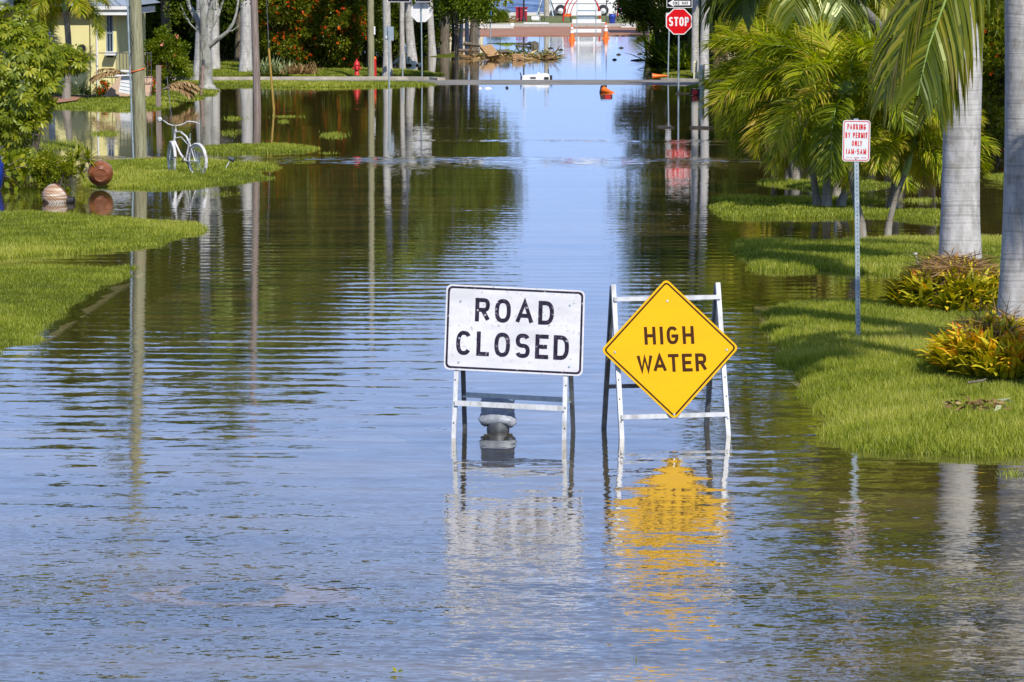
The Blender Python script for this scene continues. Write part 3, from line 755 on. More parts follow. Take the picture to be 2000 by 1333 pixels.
def tree(name, label, base, h, ccen, radii, nclump, nleaf, cr, L, W, mat, seed, tr=0.18, bark='bark_mid', group=None, cat='tree', down=0.2, limbs=9, lean=(0, 0), shell=0.55, flowers=0):
    base = Vector(base)
    o = thing(name, base, label, cat, group)
    Vv, t, cc = crown_arr(ccen, radii, nclump, nleaf, cr, L, W, seed, shell=shell, down=down)
    r = random.Random(seed)
    mb = MB()
    top = Vector(ccen) - Vector((0, 0, radii[2] * 0.35))
    pts = [base - Vector((0, 0, 0.3))]
    for k in range(1, 6):
        f = k / 5
        pts.append(base.lerp(top, f) + Vector((r.uniform(-.1, .1), r.uniform(-.1, .1), 0)) * (1 if k < 5 else 0))
    mb.tube(pts, [tr * 1.25, tr, tr * .9, tr * .8, tr * .72, tr * .6], 9)
    for k in range(limbs):
        e = Vector(cc[r.randrange(len(cc))]); s = base.lerp(top, r.uniform(0.55, 1.0))
        mid = s.lerp(e, 0.5) + Vector((0, 0, -0.12 * (e - s).length))
        mb.tube([s, mid, e], [tr * .45, tr * .28, tr * .08], 6)
    obj('trunk', mb, M[bark], o)
    quadmesh('crown', Vv, M[mat], o, tint=t)
    if flowers:
        add_flowers(o, cc, cr, flowers, seed + 5, 0.10)
    return o
def add_flowers(o, cc, cr, n, seed, size, mat='orange_flower', center=None):
    r = np.random.default_rng(seed)
    k = r.integers(0, len(cc), n)
    d = unit(r.normal(size=(n, 3)) + np.array([0.2, -1.1, 0.2]))
    pos = cc[k] + d * cr * r.uniform(0.8, 1.15, (n, 1))
    V = []
    for j in range(5):
        dd = unit(r.normal(size=(n, 3)) * 0.8 + d)
        V.append(leaves(pos, dd, size, size * 0.8, r))
    if n <= 70:
        for i in range(n): quadmesh('flower', np.stack([v[i] for v in V]), M[mat], o, tint=np.full(5, r.random()))
    else:
        tag(quadmesh('flowers', np.concatenate(V), M[mat], o, tint=np.tile(r.random(n), 5)), kind='stuff')
def bush(name, label, base, radii, nclump, nleaf, cr, L, W, mat, seed, group=None, cat='bush', flowers=0, fsize=0.09, fmat='orange_flower', cz=None, shell=0.5, down=0.0, stems=6):
    base = Vector(base)
    o = thing(name, base, label, cat, group)
    cen = base + Vector((0, 0, radii[2] * 0.95 if cz is None else cz))
    Vv, t, cc = crown_arr(cen, radii, nclump, nleaf, cr, L, W, seed, shell=shell, down=down)
    keep = Vv[:, :, 2].min(1) > base.z - 0.02
    Vv, t = Vv[keep], t[keep]
    quadmesh('foliage', Vv, M[mat], o, tint=t)
    r = random.Random(seed); mb = MB()
    for k in range(stems):
        e = Vector(cc[r.randrange(len(cc))]); s = base + Vector((r.uniform(-.25, .25) * radii[0], r.uniform(-.25, .25) * radii[1], -0.1))
        mb.tube([s, s.lerp(e, 0.55) + Vector((0, 0, 0.1 * radii[2])), e], [0.035, 0.025, 0.008], 5)
    obj('stems', mb, M['bark_mid'], o)
    if flowers: add_flowers(o, cc, cr, flowers, seed + 5, fsize, fmat)
    return o

# ---- palm fronds
def frond_arr(o, az, el, length, bend, nl, ll, lw, seed, plume=0.0, droop=0.9, wind=None, petiole=0.18, twist=0.0, sweep=0.55, curl=1.0):
    """o: base, az/el: start direction, bend: how far it arches over (rad). Returns rachis points and the leaflet quads"""
    r = np.random.default_rng(seed)
    n = 28
    pts = [np.array(o, float)]; dirs = []
    e = el; a = az
    for i in range(n):
        f = i / n
        d = np.array([math.cos(e) * math.cos(a), math.cos(e) * math.sin(a), math.sin(e)])
        if wind is not None: d = unit(d + np.array(wind) * f * 0.9)
        dirs.append(d); pts.append(pts[-1] + d * length / n)
        e -= bend / n * (0.4 + 1.2 * f)
        e = max(e, -1.5)
    pts = np.array(pts); dirs = np.array(dirs + [dirs[-1]])
    ts = petiole + (1 - petiole) * (np.arange(nl) + r.uniform(-.25, .25, nl)) / nl
    ts = np.clip(ts, 0, 1)
    ii = ts * n; i0 = np.minimum(ii.astype(int), n - 1); ff = (ii - i0)[:, None]
    P0 = pts[i0] * (1 - ff) + pts[i0 + 1] * ff; D0 = dirs[i0]
    up = np.array([0, 0, 1.0]); S = np.cross(D0, up)
    bad = np.linalg.norm(S, axis=1) < 0.15
    S[bad] = np.array([-math.sin(az), math.cos(az), 0]) * -1
    S = unit(S); U = unit(np.cross(S, D0))
    ct, st = math.cos(twist), math.sin(twist)
    S, U = S * ct + U * st, U * ct - S * st
    u = (ts - petiole) / (1 - petiole)
    prof = np.clip(0.55 + 0.9 * u - 0.0 * u, 0, 1) * np.where(u > 0.72, 1 - (u - 0.72) / 0.28 * 0.62, 1)
    Vs = []; Ts = []
    tone = 0.48 + 0.14 * r.normal()
    for sgn in (-1, 1):
        for rep in range(2 if plume > 0 else 1):
            m = nl
            ang = r.normal(0, plume, m) + 0.15
            fw = sweep + 0.5 * u + r.normal(0, .06, m)
            d = unit(S * sgn * np.cos(ang)[:, None] + U * np.sin(ang)[:, None] + D0 * fw[:, None])
            L = ll * prof * r.uniform(0.82, 1.1, m)
            W = lw * r.uniform(0.8, 1.15, m)
            seg = 4
            p = P0.copy(); hw = np.cross(d, unit(U + 0.25 * r.normal(size=(m, 3)))); hw = unit(hw)
            t0 = np.clip(tone + 0.20 * r.normal(size=m), 0, 1)
            widths = [0.55, 1.0, 0.9, 0.6, 0.06]
            for k in range(seg):
                q = p + d * (L / seg)[:, None]
                a0 = hw * (W * widths[k] / 2)[:, None]; a1 = hw * (W * widths[k + 1] / 2)[:, None]
                Vs.append(np.stack([p - a0, p + a0, q + a1, q - a1], 1))
                tt = np.clip(t0 + 0.05 * k + (0.10 if k == seg - 1 else 0), 0, 1); Ts.append(tt)
                p = q
                g = droop * (0.35 + 0.4 * k) * r.uniform(0.7, 1.2, m)
                vec = np.array([0, 0, -1.0]) * g[:, None] * 0.6 * curl
                if wind is not None: vec = vec + np.array(wind) * 0.35
                d = unit(d + vec)
                hw = unit(hw - d * (hw * d).sum(1)[:, None])
    return pts, np.concatenate(Vs), np.concatenate(Ts)
def frond_obj(parent, o, mat, seed, rr=0.018, rmat='crownshaft', name='frond', **kw):
    pts, V, T = frond_arr(o, seed=seed, **kw)
    f = quadmesh(name, V, M[mat], parent, tint=T)
    mb = MB(); step = 4
    pp = [Vector(p) for p in pts[::step]]
    mb.tube(pp, [rr * (1.15 - k / len(pp)) for k in range(len(pp))], 5)
    obj('rachis', mb, M[rmat], f)
    return f
def palm(name, label, base, top, tr, nf, kind, seed, cat='palm', group=None, azb=None, azs=math.pi, flen=1.8, mat='frond_adon', shaft=0.45, wind=None, bark='palm_bark', twin=None, elr=(0.2, 1.3), merged=False):
    base, top = Vector(base), Vector(top)
    r = random.Random(seed)
    o = thing(name, base, label, cat, group)
    def stem(b, t, rad):
        mb = MB(); L = 12; pts = []; rd = []
        for k in range(L + 1):
            f = k / L
            q = b.lerp(t, f); bow = math.sin(f * math.pi) * 0.06 * (t - b).length
            pts.append(q + Vector((bow * (0.6 if seed % 2 else -0.6), 0, 0)) - Vector((0, 0, 0.3 if k == 0 else 0)))
            rd.append(rad * (1.45 - 0.9 * min(f * 4, 1) * 0.5) * (1 - 0.18 * f))
        mb.tube(pts, rd, 14)
        return mb
    obj('trunk', stem(base, top, tr), M[bark], o)
    if shaft > 0:
        d = (top - base).normalized(); mb = MB()
        mb.tube([top - d * 0.02, top + d * shaft * 0.3, top + d * shaft * 0.75, top + d * shaft], [tr * .95, tr * 1.15, tr * .8, tr * .4], 12)
        obj('crownshaft', mb, M['crownshaft'], o)
        top2 = top + d * shaft * 0.9
    else: top2 = top
    allv = []; allt = []; rm = MB()
    for k in range(nf):
        if azb is None: az = 2.399 * k + r.uniform(-.25, .25)
        else: az = azb + r.uniform(-azs, azs)
        f = (k + 0.5) / nf
        el = elr[1] - (elr[1] - elr[0]) * f + r.uniform(-.12, .12)
        ln = flen * r.uniform(0.8, 1.1)
        if kind == 'adon': kw = dict(az=az, el=el, length=ln, bend=r.uniform(1.5, 2.3), nl=58, ll=0.30*flen, lw=0.027, plume=0.45, droop=0.45, wind=wind, petiole=0.12)
        elif kind == 'royal': kw = dict(az=az, el=el, length=ln, bend=r.uniform(1.3, 2.0), nl=60, ll=0.24*flen, lw=0.045, plume=0.5, droop=0.8, wind=wind)
        elif kind == 'far': kw = dict(az=az, el=el, length=ln, bend=r.uniform(1.3, 2.0), nl=26, ll=0.24*flen, lw=0.11, plume=0.0, droop=0.9, wind=wind)
        else: kw = dict(az=az, el=el, length=ln, bend=r.uniform(1.3, 2.0), nl=64, ll=0.27*flen, lw=0.048, plume=0.0, droop=1.0, wind=wind)
        if merged:
            pts, V, T = frond_arr(top2, seed=seed * 100 + k, **kw)
            allv.append(V); allt.append(T)
            rm.tube([Vector(p) for p in pts[::5]], [0.03, .028, .022, .016, .01, .006][:len(pts[::5])], 4)
        else:
            frond_obj(o, top2, mat, seed * 100 + k, **kw)
    if merged:
        c = quadmesh('crown', np.concatenate(allv), M[mat], o, tint=np.concatenate(allt))
        obj('rachis', rm, M['crownshaft'], c)
    return o

# ------------------------------------------------------------------ highway lettering drawn as strokes
def arc(cx, cy, rx, ry, a0, a1, n=14, e=2.5):
    out = []
    for i in range(n + 1):
        a = R(a0 + (a1 - a0) * i / n); c, s_ = math.cos(a), math.sin(a)
        out.append((cx + rx * math.copysign(abs(c) ** (2 / e), c), cy + ry * math.copysign(abs(s_) ** (2 / e), s_)))
    return out
GL = {
 'O': (0.74, [arc(.5,.5,.5,.5,90,450,32)+[]]),
 'C': (0.72, [arc(.5,.5,.5,.5,38,322,26)]),
 'G': (0.74, [arc(.5,.5,.5,.5,40,340,26)+[(1,.45),(.55,.45)]]),
 'R': (0.70, [[(0,0),(0,1)],[(0,1),(.5,1)]+arc(.58,.75,.38,.25,90,-90,12)+[(0,.5)],[(.5,.5),(1,0)]]),
 'P': (0.68, [[(0,0),(0,1)],[(0,1),(.5,1)]+arc(.58,.73,.40,.27,90,-90,12)+[(0,.46)]]),
 'B': (0.70, [[(0,0),(0,1)],[(0,1),(.5,1)]+arc(.55,.76,.36,.24,90,-90,10)+[(0,.52)],[(.5,.52)]+arc(.57,.26,.40,.26,90,-90,10)+[(0,0)]]),
 'A': (0.84, [[(0,-.03),(.5,1.0),(1,-.03)],[(.20,.30),(.80,.30)]]),
 'D': (0.72, [[(0,0),(0,1)],[(0,1),(.35,1)]+arc(.42,.5,.58,.5,90,-90,18)+[(0,0)]]),
 'L': (0.60, [[(0,1),(0,0)],[(0,0),(1,0)]]),
 'S': (0.70, [arc(.5,.745,.46,.255,25,180,12)+arc(.5,.745,.46,.245,180,270,7)[1:]+arc(.5,.255,.48,.245,90,0,7)+arc(.5,.255,.48,.255,0,-158,12)[1:]]),
 'E': (0.62, [[(0,0),(0,1)],[(0,1),(1,1)],[(0,.5),(.85,.5)],[(0,0),(1,0)]]),
 'H': (0.72, [[(0,0),(0,1)],[(1,0),(1,1)],[(0,.5),(1,.5)]]),
 'I': (0.16, [[(.5,0),(.5,1)]]),
 'W': (0.98, [[(0,1.03),(.26,0),(.5,.9),(.74,0),(1,1.03)]]),
 'T': (0.66, [[(0,1),(1,1)],[(.5,0),(.5,1)]]),
 'K': (0.72, [[(0,0),(0,1)],[(.95,1),(.02,.38)],[(.34,.60),(1,0)]]),
 'N': (0.74, [[(0,0),(0,1)],[(0,.98),(1,.02)],[(1,0),(1,1)]]),
 'M': (0.88, [[(0,0),(0,1)],[(0,.98),(.5,.12),(1,.98)],[(1,0),(1,1)]]),
 'Y': (0.80, [[(0,1.03),(.5,.42),(1,1.03)],[(.5,0),(.5,.44)]]),
 '1': (0.30, [[(.72,0),(.72,1)],[(.72,.98),(.05,.76)]]),
 '5': (0.66, [[(.90,1),(.10,1),(.05,.55)]+arc(.48,.31,.50,.31,118,-150,16)]),
 '-': (0.40, [[(0,.45),(1,.45)]]),
 ' ': (0.35, []),
}
def stroke(mb, pts, t, put, m, lvl):
    pts = [p for i, p in enumerate(pts) if i == 0 or (abs(p[0]-pts[i-1][0]) + abs(p[1]-pts[i-1][1])) > 1e-5]
    n = len(pts); closed = math.hypot(pts[0][0]-pts[-1][0], pts[0][1]-pts[-1][1]) < 1e-4
    if closed: pts = pts[:-1]; n -= 1
    P2 = [Vector((p[0], p[1])) for p in pts]
    def ext(a, b):
        d = (a - b); d.normalize()
        return a + d * t / 2 if (abs(d.x) < 0.02 or abs(d.y) < 0.02) else a
    if not closed:
        P2[0], P2[-1] = ext(P2[0], P2[1]), ext(P2[-1], P2[-2]) 
    A = []; B = []
    for i in range(n):
        a = P2[(i-1) % n] if (i > 0 or closed) else None
        b = P2[(i+1) % n] if (i < n-1 or closed) else None
        d1 = (P2[i]-a).normalized() if a is not None else None
        d2 = (b-P2[i]).normalized() if b is not None else None
        if d1 is None: d1 = d2
        if d2 is None: d2 = d1
        n1 = Vector((-d1.y, d1.x)); n2 = Vector((-d2.y, d2.x)); nn = n1 + n2
        if nn.length < 1e-4: nn = n1
        nn.normalize(); k = 1 / max(0.42, nn.dot(n1))
        A.append(P2[i] + nn * t/2 * k); B.append(P2[i] - nn * t/2 * k)
    vs = [put(p.x, p.y, lvl) for p in A] + [put(p.x, p.y, lvl) for p in B]
    fs = []
    for i in range(n if closed else n - 1):
        j = (i + 1) % n
        fs.append((i, n + i, n + j, j))
    mb.add(vs, fs, m)
def text(mb, s, cx, cy, width, h, t, put, m, gap=0.26, lift=0.0):
    """s centred at cx, cy in board coordinates"""
    ws = [GL[c][0] for c in s]
    total = sum(ws) + gap * sum(0.05 if s[i:i+2] in ('WA', 'AY') else 0.5 if s[i:i+2] in ('AT', 'LY', 'PA') else 1.0 for i in range(len(s) - 1))
    k = width / total
    x = cx - width / 2; li = 0
    for c, w in zip(s, ws):
        gw = w * k
        tt = min(t, gw) 
        for st in GL[c][1]:
            pts = [(x + t/2 + p[0] * max(gw - t, 0.0), cy - h/2 + t/2 + p[1] * (h - t)) for p in st]
            li += 1
            stroke(mb, pts, t, put, m, lift + 0.00025 * li)
        nx = s[s.index(c) + 1:][:1]
        pair = c + nx
        x += gw + gap * k * (0.05 if pair in ('WA', 'AY') else 0.5 if pair in ('AT', 'LY', 'PA') else 1.0)
def rrect(w, h, r, n=6):
    out = []
    for cx, cy, a0 in ((w/2-r, h/2-r, 0), (-w/2+r, h/2-r, 90), (-w/2+r, -h/2+r, 180), (w/2-r, -h/2+r, 270)):
        for i in range(n + 1):
            a = R(a0 + 90 * i / n); out.append((cx + r * math.cos(a), cy + r * math.sin(a)))
    return out
def frame_ring(mb, outer, inner, put, m, lvl):
    n = len(outer)
    vs = [put(p[0], p[1], lvl) for p in outer] + [put(p[0], p[1], lvl) for p in inner]
    mb.add(vs, [(i, (i+1) % n, n + (i+1) % n, n + i) for i in range(n)], m)
def putter(c, ax, ay, az):
    c, ax, ay, az = Vector(c), Vector(ax), Vector(ay), Vector(az)
    return lambda x, y, l: c + ax * x + ay * y + az * l

# ------------------------------------------------------------------ the two barricade signs
def a_frame(o, fl, yaw, half, height, lean, spread, pts=None):
    """front feet centre fl; returns local axes and functions"""
    ax = Vector((math.cos(yaw), math.sin(yaw), 0)); bk = Vector((-math.sin(yaw), math.cos(yaw), 0)); up = Vector((0, 0, 1))
    return ax, bk, up
# --- ROAD CLOSED
yawR = R(-7.5)
f0 = G(994, 857.5, 0)
rc = thing('road_sign', f0 - Vector((0,0,0.18)), 'white rectangular ROAD CLOSED sign on a steel trestle in the flood', 'road sign', 'signs blocking the flooded street')
roll = R(-2.0)
axR = Vector((math.cos(yawR) * math.cos(roll), math.sin(yawR), math.sin(roll))).normalized()
bkR = Vector((-math.sin(yawR), math.cos(yawR), 0))
H_R = 1.32
leanR = 0.33
upR = (Vector((0, 0, H_R)) + bkR * leanR + axR * 0.0).normalized()
def fr(x, z):      # point on the front leg plane at height z, x along the frame
    return f0 + axR * x + bkR * (leanR * z / H_R) + Vector((0, 0, z))
def rr_(x, z):
    return f0 + axR * x + bkR * (0.62 - (0.62 - leanR - 0.02) * z / H_R) + Vector((0, 0, z))
for sx in (-0.505, 0.505):
    mb = MB(); mb.bar(fr(sx, -0.2), fr(sx * 0.97, 1.30), 0.040, 0.032, up=bkR)
    for z in (0.12, 0.30, 0.50):
        c = fr(sx, z) - bkR * 0.018; mb.tube([c, c - bkR * 0.008], 0.006, 6, m=1)
    obj('leg', mb, [M['white_metal'], M['black']], rc)
    mb = MB(); mb.bar(rr_(sx + 0.012, -0.2), rr_(sx * 0.97, 1.28), 0.040, 0.032, up=bkR)
    obj('leg', mb, M['dark_steel'], rc)  # rear leg: its shade is put into the darker colour
mb = MB(); mb.bar(fr(-0.50, 0.295) - bkR * 0.03, fr(0.50, 0.295) - bkR * 0.03, 0.03, 0.045, up=(0,0,1)); obj('crossbar', mb, M['white_metal'], rc)
mb = MB(); mb.bar(rr_(-0.50, 0.31), rr_(0.50, 0.31), 0.03, 0.045, up=(0,0,1)); obj('crossbar', mb, M['galv'], rc)
cB = K(1004.5, 645, fr(0, 0.98).y - 0.035)
nR = axR.cross(upR).normalized()
if nR.y > 0: nR = -nR
pR = putter(cB, axR, upR, nR)
mb = MB(); W_, H_ = 1.268, 0.782
o1 = rrect(W_, H_, 0.05); mb.prism(o1, cB - nR * 0.004, axR, upR, nR, 0.004, 0, 2)
frame_ring(mb, rrect(W_ - 0.03, H_ - 0.03, 0.042), rrect(W_ - 0.068, H_ - 0.068, 0.030), pR, 1, 0.0012)
text(mb, 'ROAD', -0.003, 0.170, 0.72, 0.216, 0.037, pR, 1, 0.22, 0.0015)
text(mb, 'CLOSED', -0.012, -0.140, 1.03, 0.222, 0.037, pR, 1, 0.24, 0.0015)
for x, y in ((-0.50, 0.24), (0.50, 0.25), (-0.50, -0.32), (0.51, -0.31), (-0.5, -0.10), (0.49, -0.08)):
    c = pR(x, y, 0.001); mb.lathe([(0.011, 0), (0.009, 0.006)], c, 8, 2, rot=nR.to_track_quat('Z', 'Y').to_matrix())
obj('sign_board', mb, [M['board_white'], M['chipped_ink'], M['galv']], rc)
# the sandbag on the rear bar
sb = thing('sandbag', rr_(-0.17, 0.0), 'grey vinyl sandbag slumped over the rear bar of the white sign', 'sandbag')
c = rr_(-0.175, 0.150)
mb = MB()
prof = []
nu, nv = 14, 18
vs = []; fs = []
for j in range(nv + 1):
    v = j / nv; z = 0.135 - 0.250 * v
    wd = 0.168 * (0.92 + 0.14 * math.exp(-((v - 0.80) / 0.16) ** 2) - 0.10 * max(0, v - 0.88) / 0.12)
    th = 0.012 + 0.050 * math.exp(-((v - 0.72) / 0.26) ** 2) + 0.010 * math.sin(v * 9)
    if j == nv: th = 0.008
    for i in range(nu * 2):
        a = 2 * math.pi * i / (nu * 2)
        x = math.copysign(abs(math.cos(a)) ** 0.5, math.cos(a)) * wd; y = math.sin(a) * th * (1 + 0.15 * math.sin(i * 1.7 + j))
        vs.append(c + axR * (x + 0.004 * math.sin(j * 2.1)) + bkR * (y - 0.05) + Vector((0, 0, z + 0.008 * math.cos(i * 0.9))))
m_ = nu * 2
for j in range(nv):
    for i in range(m_):
        fs.append((j*m_+i, j*m_+(i+1) % m_, (j+1)*m_+(i+1) % m_, (j+1)*m_+i))
mb.add(vs, fs, 0, True); mb.add(vs[:m_], [tuple(range(m_))]); mb.add(vs[-m_:], [tuple(range(m_))])
obj('bag', mb, M['sandbag'], sb)
mb = MB().lathe([(0.06, -0.085), (0.095, -0.065), (0.105, -0.03), (0.10, 0.01), (0.09, 0.04)], c + Vector((0.0, 0, -0.118)) - bkR * 0.03, 16)
obj('bag_base', mb, M['dark_steel'], sb)

# --- HIGH WATER
yawH = R(12.5)
f1 = G(1318.5, 853.5, 0)
hw = thing('road_sign', f1 - Vector((0,0,0.18)), 'yellow diamond HIGH WATER sign on a white A-frame in the flood', 'road sign', 'signs blocking the flooded street')
axH = Vector((math.cos(yawH), math.sin(yawH), 0.0)).normalized()
bkH = Vector((-math.sin(yawH), math.cos(yawH), 0))
H_H = 1.36; leanH = 0.36
def fh(x, z): return f1 + axH * x + bkH * (leanH * z / H_H) + Vector((0, 0, z))
def rh(x, z): return f1 + axH * x + bkH * (0.70 - (0.70 - leanH - 0.02) * z / H_H) + Vector((0, 0, z))
for sx, k in ((-0.50, 1), (0.50, 1)):
    mb = MB(); mb.bar(fh(sx, -0.2), fh(sx * 0.985, 1.36), 0.042, 0.035, up=bkH)
    for z in (0.15, 0.35, 0.52, 0.70, 1.22):
        c = fh(sx, z) - bkH * 0.018; mb.tube([c, c - bkH * 0.008], 0.006, 6, m=1)
    obj('leg', mb, [M['white_metal'], M['black']], hw)
    mb = MB(); mb.bar(rh(sx * 0.98, -0.2), rh(sx * 0.985, 1.34), 0.042, 0.035, up=bkH)
    obj('leg', mb, M['dark_steel'], hw)  # darker than the white front legs: shade painted as colour
for z, mat in ((0.19, 'white_metal'), (1.235, 'white_metal')):
    mb = MB(); mb.bar(fh(-0.50, z) - bkH * 0.028, fh(0.50, z) - bkH * 0.028, 0.028, 0.038, up=(0,0,1)); obj('crossbar', mb, M[mat], hw)
mb = MB(); mb.bar(rh(-0.50, 0.40), rh(0.50, 0.40), 0.028, 0.036, up=(0,0,1)); obj('crossbar', mb, M['dark_steel'], hw)
upH = (Vector((0, 0, H_H)) + bkH * leanH).normalized()
nH = axH.cross(upH).normalized()
if nH.y > 0: nH = -nH
cH = K(1309, 682, fh(0, 0.72).y - 0.05)
rl = R(-0.2)
ax2 = axH * math.cos(rl) + upH * math.sin(rl); up2 = upH * math.cos(rl) - axH * math.sin(rl)
pH = putter(cH, ax2, up2, nH)
d45 = lambda pts: [((x - y) / math.sqrt(2), (x + y) / math.sqrt(2)) for x, y in pts]
S_ = 0.918
mb = MB(); mb.prism(d45(rrect(S_, S_, 0.045)), cH - nH * 0.004, ax2, up2, nH, 0.004, 0, 2)
frame_ring(mb, d45(rrect(S_ - 0.035, S_ - 0.035, 0.035)), d45(rrect(S_ - 0.066, S_ - 0.066, 0.024)), pH, 1, 0.0012)
text(mb, 'HIGH', -0.003, 0.125, 0.465, 0.163, 0.029, pH, 1, 0.27, 0.0015)
text(mb, 'WATER', 0.008, -0.128, 0.655, 0.163, 0.029, pH, 1, 0.20, 0.0015)
for x, y in ((0.0, 0.44), (0.0, -0.60), (-0.52, -0.02), (0.53, -0.02)):
    c = pH(x, y, 0.001); mb.lathe([(0.012, 0), (0.009, 0.007)], c, 8, 2, rot=nH.to_track_quat('Z', 'Y').to_matrix())
obj('sign_board', mb, [M['board_yellow'], M['brown_ink'], M['galv']], hw)

# ------------------------------------------------------------------ parking sign on its punched post
pb = G(1677, 657, 0.14)
ps = thing('parking_sign', pb, 'white parking-by-permit sign with red letters on a punched steel post', 'sign')
Yp = pb.y
def post_punched(o, base, top, w, mats):
    mb = MB(); d = (top - base)
    mb.bar(base - Vector((0,0,0.3)), top, w, 0.03, 0, up=(0,1,0))
    n = int(d.length / 0.045)
    for k in range(n):
        c = base.lerp(top, (k + 0.5) / n) + Vector((0, -0.0158, 0))
        mb.add([c + Vector((x, 0, z)) for x, z in ((-.006,0),(-.004,.006),(.004,.006),(.006,0),(.004,-.006),(-.004,-.006))], [(0,1,2,3,4,5)], 1)
    return obj('post', mb, mats, o)
pt = K(1672, 232, Yp)
post_punched(ps, pb, pt, 0.05, [M['galv'], M['black']])
cS = K(1672.5, 275.5, Yp - 0.02)
axS = Vector((1, 0, -0.012)).normalized(); upS = Vector((0.012, 0, 1)).normalized(); nS = Vector((0, -1, 0))
q = putter(cS, axS, upS, nS)
mb = MB(); mb.prism(rrect(0.305, 0.457, 0.035), cS, axS, upS, nS, 0.003, 0, 2)
frame_ring(mb, rrect(0.285, 0.437, 0.028), rrect(0.268, 0.420, 0.020), q, 1, 0.0042)
for s_, y, w in (('PARKING', 0.155, 0.205), ('BY PERMIT', 0.062, 0.245), ('ONLY', -0.028, 0.115), ('1AM-5AM', -0.118, 0.222)):
    text(mb, s_, 0.0 if s_ != 'ONLY' else 0.008, y, w, 0.061, 0.0085, q, 1, 0.30, 0.0042)
for i in range(3): text(mb, ('NO TO', 'PARKING', 'HERE')[i], -0.075 + i * 0.08, -0.185, 0.058, 0.010, 0.002, q, 1, 0.3, 0.0042)
for y in (0.185, -0.195): mb.lathe([(0.008, 0), (0.006, 0.008)], q(0, y, 0.004), 8, 2, rot=nS.to_track_quat('Z', 'Y').to_matrix())
obj('sign_board', mb, [M['board_paleblue'], M['redsign'], M['galv']], ps)

# ------------------------------------------------------------------ stop signs and street posts
def octa(r): return [(r * math.cos(R(22.5 + 45 * i)) / math.cos(R(22.5)), r * math.sin(R(22.5 + 45 * i)) / math.cos(R(22.5))) for i in range(8)]
sbase = G(1325, 183, 0)
ss = thing('stop_sign', sbase, 'red STOP sign under a ONE WAY plate on a thin post in the water', 'stop sign')
Ys = sbase.y; u = Ys / F
mb = MB(); mb.tube([sbase - Vector((0,0,0.3)), K(1326, 10, Ys), K(1326, -8, Ys)], 0.030, 8); obj('post', mb, M['galv'], ss)
cS = K(1326, 42.5, Ys - 0.05)
q = putter(cS, (1,0,0), (0,0,1), (0,-1,0))
ro = 25.2 * u
mb = MB(); mb.prism(octa(ro), cS, (1,0,0), (0,0,1), (0,-1,0), 0.004, 0, 2)
mb.prism(octa(ro * 0.93), q(0,0,0.005), (1,0,0), (0,0,1), (0,-1,0), 0.0015, 1)
text(mb, 'STOP', 0, 0.0, 39 * u, 17.5 * u, 3.2 * u, q, 0, 0.17, 0.0075)
obj('sign_board', mb, [M['white_reflect'], M['redsign'], M['galv']], ss)
def oneway(parent, cx, cy, Y, wpx, hpx, left=True, txt=True):
    u = Y / F; c = K(cx, cy, Y - 0.05); q = putter(c, (1,0,0), (0,0,1), (0,-1,0))
    w, h = wpx * u, hpx * u
    mb = MB(); mb.prism(rrect(w, h, 0.03), c, (1,0,0), (0,0,1), (0,-1,0), 0.004, 0)
    mb.prism(rrect(w * 0.96, h * 0.86, 0.02), q(0,0,0.005), (1,0,0), (0,0,1), (0,-1,0), 0.0012, 1)
    s = -1 if left else 1
    ar = [(s*-0.42, -0.24), (s*0.22, -0.24), (s*0.22, -0.40), (s*0.45, 0.0), (s*0.22, 0.40), (s*0.22, 0.24), (s*-0.42, 0.24)]
    if not txt: ar = [(x * .5 - .2, y * .5) for x, y in ar]
    if s < 0: ar = ar[::-1]
    mb.prism([(x * w, y * h) for x, y in ar], q(0,0,0.007), (1,0,0), (0,0,1), (0,-1,0), 0.0012, 0)
    if txt: text(mb, 'ONE WAY', 0.04 * w, 0, w * 0.60, h * 0.34, h * 0.065, q, 1, 0.3, 0.0095)
    return obj('one_way_plate', mb, [M['white_reflect'], M['ink']], parent)
oneway(ss, 1327, 6.5, Ys + 0.02, 50, 18)
# far pole behind the stop sign with a small pale plate
b_ = G(1304.5, 146.5, 0.15)
o = thing('parking_sign', b_, 'pale blank plate on a thin post left behind the stop sign', 'sign')
mb = MB(); mb.tube([b_ - Vector((0,0,.3)), K(1307.5, 24, b_.y)], 0.028, 7); obj('post', mb, M['galv'], o)
mb = MB(); c = K(1306, 37, b_.y - 0.04); mb.prism(rrect(11*mpp(b_.y), 23*mpp(b_.y), 0.03), c, (1,0,0), (0,0,1), (0,-1,0), 0.005); obj('sign_board', mb, M['board_white'], o)
# the stop sign seen from behind
b_ = G(824.5, 145, 0.15)
o = thing('stop_sign', b_, 'blank white back of an octagonal sign on a thin post at the left corner', 'stop sign')
Yo = b_.y; u = Yo / F
mb = MB(); mb.tube([b_ - Vector((0,0,.3)), K(822.5, -6, Yo - 0.03)], 0.026, 8); obj('post', mb, M['galv'], o)
cO = K(823, 23.5, Yo + 0.02)
mb = MB(); mb.prism(octa(19.8 * u), cO + Vector((0, .006, 0)), (1,0,0), (0,0,1), (0,-1,0), 0.006, 0); obj('sign_board', mb, M['white'], o)
o2 = oneway(o, 779, -2, Yo - 0.1, 44, 13, True, False)
o2 = oneway(o, 826, -2, Yo - 0.16, 30, 13, True, False)
